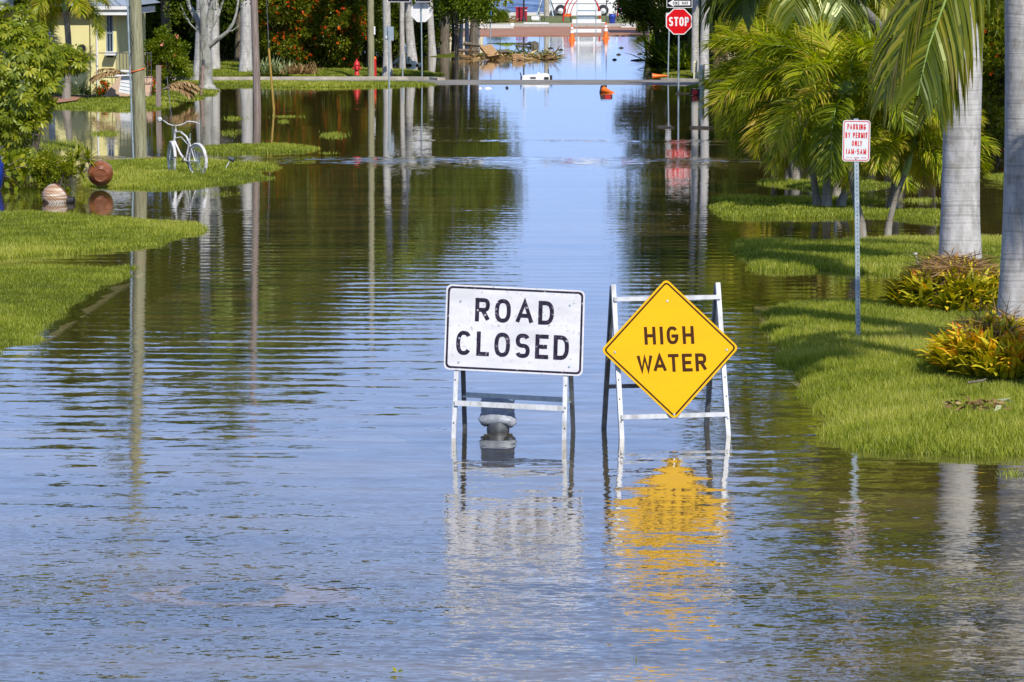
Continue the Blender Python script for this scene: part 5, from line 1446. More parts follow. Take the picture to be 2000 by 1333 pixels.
for px, w, l in ((938, 3.2, 'small round cream float left of the longer white float'), (953, 8.3, 'long white float drifting before the crossing crown')):
    c = G(px, 173.2, 0.0); u = mpp(c.y); mb = MB(); mb.lathe([(0.05*w*u,-2*u),(w*.8*u,-1.2*u),(w*u,0.2*u),(w*.7*u,1.5*u),(.1*w*u,2.2*u)], c, 16)
    mb.v = [(v[0], (v[1]-c.y)*.5 + c.y, v[2]) for v in mb.v]
    tag(obj('float', mb, M['white_reflect'], origin=c), l, 'float')
def plank(name, label, a, b, w, th, mat, cat='plank', dz=0.02):
    mb = MB(); A = G(a[0], a[1], dz); B = G(b[0], b[1], dz); mb.bar(A, B, w, th)
    return tag(obj(name, mb, mat, origin=A), label, cat)
plank('plank', 'floating board right of the stop post reflection', (1350, 248.5), (1391, 249.5), 0.22, 0.05, M['wood'])
plank('plank', 'short split board floating under the stop sign', (1288, 247), (1312, 249), 0.16, 0.04, M['wood'])
plank('plank', 'thin pale stick floating by the stop post', (1321, 183), (1345, 182.4), 0.10, 0.04, M['dry'] if False else M['wood'])
plank('branch', 'dark branch floating right of the barricade', (1232, 68.2), (1262, 68.5), 0.25, 0.12, M['bark_dark'], 'branch')
for k, (x, y, w) in enumerate(((1075,155.0-60.4,10),(1095,157-59.4,9),(1213,94,9),(1250,106,10),(1208,107,8),(1200,117,8),(1246,118.2,28),(1060,155,3),(990,172,4))):
    lab = ['small brown debris chip left of the far water lane','thin dark twig beside the palm debris raft','dark twig drifting in the pale reflection','short dark twig near the pink reflection','tiny twig between the drifting sticks','dark scrap drifting below the barricade reflection','long dark stick with a knob drifting near the right bank','brown chip beside the white trough','speck of bark near the white floats'][k]
    c = G(x, y, 0.01); u = mpp(c.y); mb = MB(); mb.tube([c - Vector((w/2*u,0.1,0)), c + Vector((0,.05,0.015)), c + Vector((w/2*u,0,0))], [.02, .05, .03], 6)
    tag(obj('twig', mb, M['bark_dark'], origin=c), lab, 'twig', 'twigs drifting on the far water')
# kayak
c = G(1668, 300, 0.02); u = mpp(c.y)
mb = MB(); vs = []; n = 16
for k in range(n + 1):
    f = k / n; w = math.sin(math.pi * f) ** 0.6; x = (f - .5) * 98 * u
    for (yy_, zz_) in ((-.30, .06), (-.22, -.06), (.22, -.06), (.30, .06), (.10, .15), (-.10, .15)):
        vs.append(c + Vector((x, yy_ * w, zz_ * (0.4 + 0.6 * w) + 0.05 * abs(2*f-1) ** 3)))
fs = [(k*6+j, k*6+(j+1) % 6, (k+1)*6+(j+1) % 6, (k+1)*6+j) for k in range(n) for j in range(6)]
mb.add(vs, fs, 0, True)
tag(obj('kayak', mb, M['yellow_plastic'], origin=c), 'yellow kayak floating behind the permit sign', 'kayak')
# ------------------------------------------------------------------ park at the street end
def atp(px, py, Y): return K(px, py, Y)
Yt = G(1019, 42, 0.16).y; u = Yt / F
o = thing('trash_cabinet', G(1019, 42, 0.16), 'dark red slatted bin cabinet behind the black lamp post', 'bin')
mb = MB(); c = K(1018.5, 30, Yt); mb.box((c.x, Yt, (K(0,43,Yt).z + K(0,17,Yt).z)/2), (22*u, .7, 26*u))
for k in range(7): mb.box((c.x - 9.5*u + k*3.2*u, Yt - .36, K(0,31,Yt).z), (2.4*u, .04, 23*u))
obj('body', mb, M['maroon'], o)
mb = MB(); mb.box((c.x, Yt, K(0,15.5,Yt).z), (24*u, .8, 3*u)); obj('lid', mb, M['maroon'], o)
mb = MB(); mb.box((c.x + 8.5*u, Yt - .4, K(0,20.5,Yt).z), (5*u, .02, 1.6*u)); obj('label_plate', mb, M['white'], o)
Yl = Yt - 1.2; b_ = K(1023, 43, Yl)
o = thing('lamp_post', b_, 'black lamp post in front of the dark red bin cabinet', 'lamp post')
mb = MB(); mb.tube([b_ + Vector((0,0,-.2)), K(1023, 5, Yl), b_ + Vector((0,0,5.0))], [.07, .06, .045], 10); mb.lathe([(.16,0),(.14,.2),(.08,.32)], b_, 12); obj('shaft', mb, M['black'], o)
mb = MB(); mb.lathe([(.05,5.0),(.18,5.1),(.22,5.45),(.08,5.6)], b_, 14); obj('lantern', mb, M['white'], o)
for px, py, rr, col, lab in ((1054, 43, .035, 'galv', 'thin blue steel pole left of the swing frame'), (977, 43, .05, 'mailgrey', 'pale thin post left of the dark red cabinet'), (1184.5, 45, .04, 'dark_steel', 'thin dark green pole right of the barricade'), (989, 33, .03, 'black', 'short thin black post by the small palm'), (1188, 30, .03, 'galv', 'thin pale pole before the van wheel')):
    b_ = G(px, py, 0.16); mb = MB(); mb.tube([b_, K(px, -40 if px != 989 else 16, b_.y)], rr, 7)
    tag(obj('thin_pole', mb, M[col], origin=b_), lab, 'pole')
# swing frame, concrete pole
b_ = G(1067.5, 33, 0.16)
mb = MB(); mb.tube([b_, b_ + Vector((0,0,5.5))], [5.6*mpp(b_.y), 4.2*mpp(b_.y)], 14)
tag(obj('concrete_pole', mb, M['conc'], origin=b_), 'thick grey concrete pole between the swing legs', 'pole')
Yw = b_.y - 2
o = thing('swing_frame', K(1066, 33, Yw), 'grey steel swing frame with splayed legs at the sea front', 'swing')
for x0, x1 in ((1047, 1063), (1081, 1070)):
    mb = MB(); mb.tube([K(x0, 34, Yw - .6), K(x1, -14, Yw)], .055, 7); obj('leg', mb, M['galv'], o)
    mb = MB(); mb.tube([K(x0 + 4, 29, Yw + .6), K(x1, -14, Yw)], .045, 7); obj('leg', mb, M['dark_steel'], o)
mb = MB(); mb.tube([K(1063, -14, Yw), K(1070, -14, Yw + .05), K(1150, -14, Yw)], .05, 7); obj('top_bar', mb, M['galv'], o)
# bench rail
Yb2 = G(1075, 43, 0.16).y
o = thing('bench', K(1078, 42, Yb2), 'long low brown rail bench before the swing frame', 'bench')
mb = MB(); mb.box(K(1087, 33.3, Yb2), (62*mpp(Yb2), .35, 1.8*mpp(Yb2))); obj('seat', mb, M['bark_mid'], o)
for x in (1058.5, 1063, 1100, 1115): mb = MB(); mb.tube([K(x, 33, Yb2), K(x, 42.5, Yb2)], .035, 6); obj('leg', mb, M['bark_mid'], o)
# white drum
Yd = G(1046, 42, .16).y; mb = MB(); a, b = K(1038, 37.5, Yd), K(1055, 38, Yd); mb.tube([a, b], 5.2*mpp(Yd), 18); mb.tube([a - Vector((.05,0,0)), a], 5.4*mpp(Yd), 18, 1)
tag(obj('drum', mb, [M['white_reflect'], M['black']], origin=a), 'white drum lying on its side right of the lamp post', 'drum')
c = K(998, 37, G(998, 40, .16).y); mb = MB(); mb.lathe([(.05,-.16),(.30,-.14),(.38,0),(.28,.13),(.05,.17)], c, 16)
tag(obj('sack', mb, M['white'], origin=c), 'white sack lying left of the dark red cabinet', 'sack')
Yws = G(1047, 47, .2).y; mb = MB(); a = K(1023, 45.4, Yws); b = K(1072, 45.4, Yws); mb.bar(a, b, .2, 2.2*mpp(Yws)); tag(obj('wheel_stop', mb, M['white'], origin=a), 'long white wheel stop before the lamp post', 'wheel stop', 'white wheel stops along the walk')
a = K(1118, 44.5, Yws); b = K(1183, 44.5, Yws); mb = MB(); mb.bar(a, b, .2, 1.6*mpp(Yws)); tag(obj('wheel_stop', mb, M['white'], origin=a), 'white wheel stop behind the barricade boards', 'wheel stop', 'white wheel stops along the walk')
c = K(1000.5, 49.5, G(1000, 52, .15).y - .3); mb = MB(); mb.lathe([(.05,-.13),(.11,-.1),(.14,0),(.11,.1),(.05,.13)], c, 12); tag(obj('post_stub', mb, M['white_reflect'], origin=c), 'round white stub at the end of the white kerb', 'stub')
# playground arches
def arch(x0, x1, ytop, ybot, Y, nm, label, double=True):
    o = thing('climbing_arch', K((x0+x1)/2, ybot, Y), label, 'climbing frame', 'red playground climbers')
    for s in ((-.35, .35) if double else (0,)):
        pts = []
        for k in range(17):
            a = math.pi * k / 16; px = (x0+x1)/2 - (x1-x0)/2 * math.cos(a); py = ybot - (ybot-ytop) * math.sin(a) ** 0.8
            p = K(px, py, Y); pts.append(p + Vector((0, s, 0)))
        mb = MB(); mb.tube(pts, .055, 7); obj('rail', mb, M['red'], o)
        if s != .35 or not double: P0 = pts
    mb = MB()
    for k in range(2, 15):
        p = P0[k]; mb.tube([p, p + Vector((0, .7 if double else .1, 0))], .03, 5)
    for k in range(1, 8):
        p = P0[k] + Vector((.22, 0.1, -.1)); q_ = P0[k+1] + Vector((.22, 0.1, -.1)); mb.tube([p, q_], .03, 5)
        p = P0[k] + Vector((.45, 0.1, -.2)); q_ = P0[k+1] + Vector((.45, 0.1, -.2)); mb.tube([p, q_], .03, 5)
    obj('rung', mb, M['red'], o)
    return o
Ya = G(1110, 44, .16).y
a_ = arch(1100, 1172, -14, 42, Ya, 'a', 'red climbing arch left of the barricade with close rungs')
for k, x in enumerate((1103, 1107, 1111, 1115)):
    pass
mb = MB(); mb.box(K(1109, 30, Ya), (13*mpp(Ya), .5, 5*mpp(Ya))); obj('panel', mb, M['orange'], a_)
arch(1206, 1275, -22, 36, G(1240, 34, .16).y, 'b', 'red climbing arch right of the barricade half behind leaves')
# small dark blue thing between brown posts
Yk = G(1196, 45, .16).y; o = thing('spring_rider', K(1196, 45, Yk), 'small dark blue rider seat between two brown posts', 'spring rider')
mb = MB(); c = K(1196, 38, Yk); mb.lathe([(.16,-.32),(.22,-.1),(.20,.08),(.26,.14),(.24,.30),(.08,.36)], c, 14); obj('seat', mb, M['blue'], o)
mb = MB()
for x in (1190, 1202): mb.tube([K(x, 46, Yk), K(x + (1 if x < 1196 else -1), 27, Yk)], .07, 7)
obj('post', mb, M['bark_mid'], o)
# van
Yv = G(1137, 30, .2).y; u = Yv / F
o = thing('van', K(1137, 29, Yv), 'long white van parked on the sea front behind the red arch', 'van')
def vz(py): return K(0, py, Yv).z
mb = MB()
prof = [(1068, 24), (1068, -18), (1073, -34), (1085, -38), (1172, -38), (1184, -18), (1203, -6), (1208, 3), (1208, 24), (1198, 27), (1076, 27)]
mb.prism([((x - 1000) * u, vz(y)) for x, y in prof][::-1], (0, Yv, 0), (1,0,0), (0,0,1), (0,1,0), 2.0, 0)
bd = obj('body', mb, M['white_reflect'], o)
mb = MB()
for x0, x1 in ((1074, 1098), (1101, 1128), (1131, 1158), (1162, 1180)):
    mb.box(((x0 + x1)/2*u - 1000*u, Yv - .02, (vz(-28)+vz(-2))/2 + .1), ((x1-x0)*u, .03, 22*u))
obj('window', mb, noise_mat('tinted_glass', [(.05,.05,.09),(.09,.08,.14)], 2, .1), o)
mb = MB(); mb.box((138*u, Yv - .015, vz(7.5)), (136*u, .02, .8*u)); mb.box((82*u, Yv - .3, vz(24)), (16*u, .3, 6*u)); obj('trim', mb, M['dark_steel'], o)
for x in (1095, 1178):
    c = K(x, 22, Yv)
    mb = MB(); mb.lathe([(10.8*u, -.02), (10.8*u, .02)], (c.x, Yv - .03, c.z + 1.5*u), 22, 0, Matrix.Rotation(R(90), 3, 'X')); w_ = obj('wheel_arch', mb, M['black'], o)
    mb = MB(); mb.lathe([(8.2*u, -.12), (8.8*u, -.05), (8.8*u, .08), (7*u, .12)], (c.x, Yv - .08, c.z), 22, 0, Matrix.Rotation(R(90), 3, 'X')); w_ = obj('wheel', mb, M['black'], o)
    mb = MB(); mb.lathe([(5.6*u, 0), (4.8*u, .03), (1.6*u, .02), (1.2*u, .05)], (c.x, Yv - .20, c.z), 18, 0, Matrix.Rotation(R(90), 3, 'X')); obj('rim', mb, M['white_metal'], w_)
# cream building right of the street end
Yc = G(1290, 68, 0.05).y + 2
o = thing('house', (K(1290, 68, Yc).x, Yc, 0), 'cream walled building behind the trees at the right street end', 'house')
x0 = K(1271, 60, Yc).x
mb = MB(); mb.box((x0 + 9, Yc + 4, 2.4), (18, 8, 4.8)); obj('wall', mb, M['cream'], o)
mb = MB(); mb.add([(x0 - .6, Yc - .6, 4.8), (x0 + 18.6, Yc - .6, 4.8), (x0 + 18.6, Yc + 8.6, 4.8), (x0 - .6, Yc + 8.6, 4.8), (x0 + 3.5, Yc + 4, 6.6), (x0 + 14.5, Yc + 4, 6.6)], [(0,1,5,4),(1,2,5),(2,3,4,5),(3,0,4),(0,3,2,1)]); obj('roof', mb, M['roof'], o)
for k in range(3):
    mb = MB(); mb.box((x0 + 3 + k*5, Yc - .02, 2.2), (1.6, .08, 1.5)); w_ = obj('window', mb, M['white'], o)
    mb = MB(); mb.box((x0 + 3 + k*5, Yc - .08, 2.2), (1.3, .04, 1.2)); obj('pane', mb, M['glass'], w_)
Yc2 = G(940, 47, 0.1).y - 3
o = thing('house', (K(930, 47, Yc2).x - 3, Yc2, 0), 'cream cottage corner glimpsed between leaves at the left street end', 'house')
mb = MB(); xx = K(943, 40, Yc2).x; mb.box((xx - 2.4, Yc2 + 2, 1.6), (4.8, 4, 3.2)); obj('wall', mb, M['cream'], o)
mb = MB(); mb.add([(xx - 5.1, Yc2 - .3, 3.2), (xx + .3, Yc2 - .3, 3.2), (xx + .3, Yc2 + 4.3, 3.2), (xx - 5.1, Yc2 + 4.3, 3.2), (xx - 2.4, Yc2 + 2, 4.4)], [(0,1,4),(1,2,4),(2,3,4),(3,0,4),(0,3,2,1)]); obj('roof', mb, M['roof'], o)

# blue sign on a post, white stub
b_ = G(958, 84, 0.0); o = thing('street_sign', b_, 'narrow blue sign turned edge-on on a thin post at the left bank', 'sign')
mb = MB(); mb.tube([b_ - Vector((0,0,.3)), K(958, 12, b_.y)], .03, 7); obj('post', mb, M['galv'], o)
mb = MB(); mb.box(K(958.3, 24, b_.y - .05), (3.4*mpp(b_.y), .4, 15*mpp(b_.y))); obj('sign_board', mb, M['blue_sign'], o)
b_ = G(928, 86, 0.0); mb = MB(); mb.bar(b_ - Vector((0,0,.2)), K(928, 61, b_.y), .08, .06, up=(0,1,0)); tag(obj('marker_post', mb, M['white'], origin=b_), 'short white stake before the pale far trunks', 'post')

# ------------------------------------------------------------------ debris raft and dark tarp
c = G(975, 117, 0.0); u = mpp(c.y)
def pc(px, py, dy=0.0): return K(px, py, c.y + dy)
mb = MB()
q_ = [pc(937, 90, 1.5), pc(960, 87, 1.8), pc(976, 107, .3), pc(954, 111, 0)]
mb.add(q_ + [v + Vector((0, .15, -.12)) for v in q_], [(0,1,2,3),(4,7,6,5),(0,3,7,4),(3,2,6,7),(2,1,5,6),(1,0,4,5)])
tag(obj('plywood_sheet', mb, M['wood'], origin=c), 'broken plywood sheet leaning on the drift pile', 'plywood sheet')
def drift(px0, px1, py, n, ln, seed, label, name='drift_pile', hgt=.35, mat='dry'):
    r = np.random.default_rng(seed)
    X = r.uniform(px0, px1, n); pos = np.array([G(x, py + r.normal(0, 1.5), 0.0)[:] for x in X]); pos[:, 2] += np.abs(r.normal(0, hgt * .4, n))
    d = unit(r.normal(size=(n, 3)) * np.array([1, .6, .35]))
    V = leaves(pos, d, ln * r.uniform(.4, 1.2, n), 0.05 * r.uniform(.6, 2, n), r)
    return quadmesh(name, V, M[mat], None, origin=G((px0+px1)/2, py, 0), tint=r.random(n))
o = drift(905, 1092, 114.5, 420, .7, 51, '', 'debris_raft', .16); tag(o, 'raft of brown palm debris floating behind the crossing crown', 'debris raft', kind='stuff')
o = drift(950, 1085, 112, 260, .7, 52, '', 'drift_leaves', .25, 'leaf_bright'); tag(o, 'green leaves caught in the brown debris raft', 'leaves', kind='stuff')
mb = MB(); a = G(1012, 118, 0); uu = mpp(a.y)
for k in range(4): mb.box(a + Vector((0, -.1, (1.5 + k*3.2)*uu)), ((24 - k)*uu, .5, 2.6*uu), 0, Matrix.Rotation(R(3 - k*2), 3, 'Y'))
mb.box(a + Vector((-8*uu, .1, 6*uu)), (7*uu, .5, 12*uu), 1); mb.box(a + Vector((10*uu, .1, 5*uu)), (8*uu, .5, 8*uu), 1)
tag(obj('broken_crate', mb, [M['wood'], M['bark_dark']], origin=a), 'broken wooden crate at the front of the debris raft', 'crate')
for pts_, rd_, lb_ in (([pc(905, 85, 2), pc(925, 88, 2), pc(948, 92, 1.5)], [.10, .08, .03], 'brown limb reaching up left of the leaning plywood sheet'), ([pc(895, 99, 3), pc(915, 99.6, 3), pc(935, 99.5, 3)], [.07, .09, .05], 'dark straight limb behind the plywood sheet'), ([pc(975, 102, .4), pc(990, 101, .6), pc(998, 104, .5)], [.07, .08, .03], 'short curved limb right of the plywood sheet')):
    mb = MB(); mb.tube(pts_, rd_, 6); tag(obj('driftwood', mb, M['bark_mid'], origin=pts_[0]), lb_, 'driftwood', 'limbs in the debris raft')
mb = MB(); mb.tube([G(1008, 88, .05), G(1035, 86, .1), G(1045, 88.5, .1)], [.05, .07, .22], 6); mb.tube([G(1030, 85, .1), G(1036, 82, .3)], .03, 5)
tag(obj('branch', mb, M['bark_mid'], origin=G(1025, 87, 0)), 'knobbly branch floating right of the green frond', 'branch')
gp = thing('palm_frond', G(985, 90, 0.02), 'green palm frond floating beyond the debris raft', 'palm frond', 'fallen palm fronds')
for k in range(12):
    az = math.pi * k / 11
    frond_obj(gp, G(990, 92, 0.05), 'frond_dark', 700 + k, 0.02, az=az, el=R(20), length=1.0, bend=.5, nl=14, ll=.25, lw=.07, droop=.2, petiole=.2, name='leaflet_fan')
# dry frond heaps in the yard
def dryheap(px, py, Y, w, h, n, seed, label, az0, az1, ln=1.3):
    o = thing('palm_frond', K(px, py, Y), label, 'palm frond', 'fallen palm fronds')
    r = random.Random(seed)
    for k in range(n):
        frond_obj(o, K(px + r.uniform(-w, w), py - r.uniform(0, h), Y + r.uniform(-.3, .3)), 'dry', seed * 50 + k, .02, 'bark_mid', az=r.uniform(az0, az1), el=R(r.uniform(5, 35)), length=ln * r.uniform(.8, 1.2), bend=1.0, nl=24, ll=.45, lw=.05, droop=1.0)
Yf = Yh - 1.8
dryheap(243, 152, Yf, 5, 10, 5, 61, 'dry brown frond draped over the peach steps wall', R(160), R(205), 1.0)
dryheap(322, 176, G(322, 195, .1).y, 6, 4, 8, 62, 'heap of yellow-brown fronds right of the short wooden post', R(-30), R(20), 0.9)
tp = G(795, 128, 0); u = mpp(tp.y)
vs = []; fs = []; r_ = random.Random(5); nn = 22
for j in range(7):
    for i in range(nn + 1):
        f = i / nn; x = (-34 + 62 * f) * u
        prof_ = 20 * math.exp(-((f - .40) / .24) ** 2) + 6 * math.exp(-((f - .7) / .2) ** 2)
        vs.append(tp + Vector((x, (-.5 + j * .33), max(0, prof_ * u * math.sin(math.pi * (j + .4) / 7) ** .6 + r_.uniform(-.08, .08)) - .02)))
for j in range(6):
    for i in range(nn): fs.append((j*(nn+1)+i, j*(nn+1)+i+1, (j+1)*(nn+1)+i+1, (j+1)*(nn+1)+i))
tag(obj('tarp', MB().add(vs, fs, 0, False), M['tarp'], origin=tp), 'dark crumpled tarp heaped at the foot of the pale palms', 'tarp')

# ------------------------------------------------------------------ royal palms
def trunk_only(name, label, bpx, tpx, wpx, z=0.1, top=9.0, seed=1, nf=14, flen=3.0, mat='royal', flare=1.35, group='pale palm trunks along the far street', kind='far', lean=None, crown=True, shaft=1.0, bulge=0.08, cat='palm', elr=(-0.5, 1.2), fm='frond_dark'):
    b = G(bpx[0], bpx[1], z); Y = b.y; rad = wpx * mpp(Y) / 2
    t_ = K(tpx, 0, Y); d = (t_ - b); d = d / d.z
    topP = b + d * top
    o = thing(name, b, label, cat, group)
    mb = MB(); L = 22; pts = []; rd = []
    for k in range(L + 1):
        f = k / L; zz = top * f
        pts.append(b + d * zz + Vector((0.035 * math.sin(zz * 0.9 + seed), 0.03 * math.sin(zz * 1.3), 0)) + (Vector((0,0,-.3)) if k == 0 else Vector((0,0,0))))
        rd.append(rad * (1 + (flare - 1) * math.exp(-zz / .45) + bulge * math.exp(-((zz - 3.0) / 1.6) ** 2) - 0.22 * f))
    mb.tube(pts, rd, 22); obj('trunk', mb, M[mat], o)
    if crown:
        mb = MB(); mb.tube([topP, topP + d * shaft * .2, topP + d * shaft], [rd[-1], rd[-1]*1.1, rd[-1]*.5], 12); obj('crownshaft', mb, M['crownshaft'], o)
        tp_ = topP + d * shaft; r = random.Random(seed); av = []; at_ = []; rm = MB()
        for k in range(nf):
            f = (k + .5) / nf; el = elr[1] - (elr[1] - elr[0]) * f
            if kind == 'far': kw = dict(nl=26, ll=.24*flen, lw=.12, plume=.0, droop=.9)
            else: kw = dict(nl=54, ll=.26*flen, lw=.055, plume=.45, droop=.9)
            p_, V_, T_ = frond_arr(tp_, az=2.399*k, el=el, length=flen*r.uniform(.85,1.1), bend=r.uniform(1.2,1.9), seed=seed*70+k, **kw)
            av.append(V_); at_.append(T_); rm.tube([Vector(p) for p in p_[::7]], [.04,.03,.02,.012,.006][:len(p_[::7])], 4)
        c_ = quadmesh('crown', np.concatenate(av), M[fm], o, tint=np.concatenate(at_)); obj('rachis', rm, M['crownshaft'], c_)
    return o
# the two big ones on the right
trunk_only('royal_palm', 'thick grey-white palm trunk behind the farther bromeliad bed', (1881, 528), 1877, 74, .30, 6.5, 11, 14, 3.3, flare=1.25, group=None, kind='near', fm='frond_coco', elr=(-.3, 1.2))
trunk_only('royal_palm', 'thick pale palm trunk cut off by the right edge of the view', (2001, 660), 2003, 92, .30, 7.2, 12, 9, 2.8, flare=1.25, group=None, kind='near', fm='frond_coco', elr=(-.45, 1.2))
for i, (bx, by, tx, w, lab, z) in enumerate([
    (393, 156, 394, 24, 'blue-shaded palm trunk just behind the pale branching tree', .1),
    (419, 136, 416, 19, 'pale palm trunk right behind the branching tree, farther back', .15),
    (479, 139, 480, 22, 'straight pale palm trunk left of the weathered grey pole', .15),
    (755, 141, 756, 15.5, 'pale palm trunk right of the red bollard', .15),
    (785, 125, 787, 9.5, 'slim white palm trunk before the dark tarp', .15),
    (806, 122, 797, 17, 'wide bluish palm trunk behind the octagonal sign', .1),
    (846, 107, 838, 13, 'pale palm trunk right of the octagonal sign with split foot', .05),
    (861, 103, 855, 13, 'mottled palm trunk left of the dark leafy tree', .05),
    (899, 86, 901, 8, 'pale far trunk, first right of the dark trunk', .05),
    (911, 85, 910, 8, 'grey far trunk with a pale foot behind the driftwood', .05),
    (923, 85, 922, 8, 'tan far trunk next to the white stake', .05),
    (934, 84, 932, 8, 'blue-grey far trunk nearest the open water', .05),
    (1360, 141, 1358, 14, 'dark grey palm trunk behind the white one by the stop sign', .15),
    (1376, 147, 1376, 17, 'smooth white palm trunk right of the stop sign', .15)]):
    trunk_only('royal_palm', lab, (bx, by), tx, w, z, random.Random(i).uniform(6.6, 8.2) if i < 8 or i > 11 else 6.0, 30 + i, 13, 2.6, flare=1.45 if i not in (8,9,10,11) else 1.25)

# ------------------------------------------------------------------ adonidia group on the right (wind-blown, arching fronds)
def adon(label, bpx, tpx, z, wpx, nf, seed, flen=1.8, wind=(-.30, 0, -.05), azb=None, azs=math.pi, elr=(0.0, 1.35), shaft=.4, dY=0.0, grp='short palms on the flooded right verge'):
    b = G(bpx[0], bpx[1], z); t_ = K(tpx[0], tpx[1], b.y + dY)
    return palm('christmas_palm', label, b, t_, wpx * mpp(b.y) / 2, nf, 'adon', seed, group=grp, azb=azb, azs=azs, flen=flen, wind=wind, elr=elr, shaft=shaft)
adon('left trunk of the farther twin palms on the right verge', (1541, 352), (1518, 205), .04, 13, 17, 71, 1.9, (-.45, 0, -.1), elr=(-.5, 1.3))
adon('right trunk of the farther twin palms on the right verge', (1556, 353), (1545, 175), .04, 14, 13, 72, 1.9, (-.35, 0, 0))
adon('stubby leaning palm just right of the farther twin palms', (1581, 352), (1592, 170), .04, 12, 11, 73, 1.8, (-.2, 0, 0))
adon('left trunk of the nearer twin palms on the right verge', (1597, 402), (1590, 262), .05, 14, 15, 74, 1.5, (-.30, 0, -.1), elr=(-.6, 1.1))
adon('lichened right trunk of the nearer twin palms', (1614, 404), (1602, 240), .05, 16, 15, 75, 1.6, (-.15, 0, -.1), elr=(-.5, 1.2))
adon('palm leaning up to the right beside the nearer twins', (1632, 385), (1690, 210), .05, 13, 11, 76, 1.6, (.1, 0, 0))
adon('lower palm trunk leaning right behind the permit sign post', (1640, 402), (1672, 300), .05, 15, 5, 77, 1.0, (.2, 0, 0))
adon('curved palm standing directly behind the permit sign', (1686, 460), (1660, 222), .06, 15, 18, 78, 1.75, (.05, 0, .05), elr=(-.35, 1.4))
adon('pale green shafted palm right of the permit sign', (1742, 404), (1748, 322), .05, 18, 16, 79, 1.55, (.25, 0, 0))
adon('thin curved palm leaning right beyond the second lawn strip', (1733, 458), (1768, 340), .06, 12, 12, 80, 1.4, (.30, 0, -.1))
for k, (bx, by, tx, ty, fl, w) in enumerate([(1520,255,1515,120,1.7,(-.35,0,-.1)),(1550,240,1570,55,2.0,(-.3,0,0)),(1620,260,1630,60,2.3,(0,0,.1)),(1700,300,1690,80,2.0,(.1,0,.1)),(1770,300,1762,150,1.9,(.3,0,0)),(1810,290,1822,90,2.0,(.2,0,0)),(1580,230,1585,10,2.4,(-.1,0,.1)),(1525,235,1540,15,1.8,(-.25,0,0))]):
    lab = ['low arching palm at the left tip of the palm thicket','tall arching palm behind the farther twin palms','upright bright palm above the permit sign','bright palm crown behind the hanging frond','dense palm left of the thick grey trunk','palm crown high behind the thick grey trunk','topmost palm crown in the middle of the thicket','high palm crown right of the white trunk and stop sign'][k]
    adon(lab, (bx, by), (tx, ty), -.02, 13, 14, 90 + k, fl, w, grp='palms of the thicket behind the right verge')
# coconut palms: the near one stands outside the frame on the right, its fronds hang into view
cb = Vector((5.55, 33.6, 0.0)); ct_ = Vector((5.52, 34.4, 5.9))
cp = thing('coconut_palm', cb, 'coconut palm whose long fronds hang in front of the thick grey trunk', 'palm')
mb = MB(); mb.tube([cb - Vector((0,0,.3)), cb.lerp(ct_, .2), cb.lerp(ct_, .6) + Vector((.1,0,0)), ct_], [.24, .17, .15, .13], 16); obj('trunk', mb, M['palm_bark'], cp)
rC = random.Random(8)
for k, (az, el, ln, bend) in enumerate([(R(184), .15, 3.9, 1.75), (R(182), -.72, 3.6, .75), (R(190), -.80, 3.4, .7), (R(172), -.92, 3.4, .6), (R(160), .3, 2.4, 1.7), (R(-20), .5, 2.2, 1.6), (R(-90), .6, 2.2, 1.5), (R(-135), .7, 2.2, 1.6), (R(-60), 1.2, 2.3, 1.2)]):
    frond_obj(cp, ct_, 'frond_coco', 800 + k, .03, az=az, el=el, length=ln, bend=bend, nl=66, ll=.90, lw=.038, plume=.0, droop=1.15, wind=(-.05, 0, 0), sweep=.75, twist=(0.9 if k in (2, 3) else rC.uniform(-.3, .3)))
cb = G(1805, 330, 0); ct_ = K(1590, -70, cb.y - 12)
cp = thing('coconut_palm', cb, 'coconut palm with dark fronds hanging above the middle of the thicket', 'palm')
mb = MB(); mb.tube([cb - Vector((0,0,.3)), cb.lerp(ct_, .3) + Vector((.7,0,-.3)), cb.lerp(ct_, .7) + Vector((.6,0,0)), ct_], [.2, .15, .13, .12], 14); obj('trunk', mb, M['palm_bark'], cp)
for k in range(13):
    az = [R(255), R(280), R(225), R(310), R(195)][k] if k < 5 else 2.399 * k
    frond_obj(cp, ct_, 'frond_coco', 850 + k, .03, az=az, el=(.25 if k < 5 else .6), length=(2.4 if k < 5 else 2.6), bend=(1.9 if k < 5 else 1.7), nl=60, ll=.85, lw=.055, droop=1.0, sweep=.75)

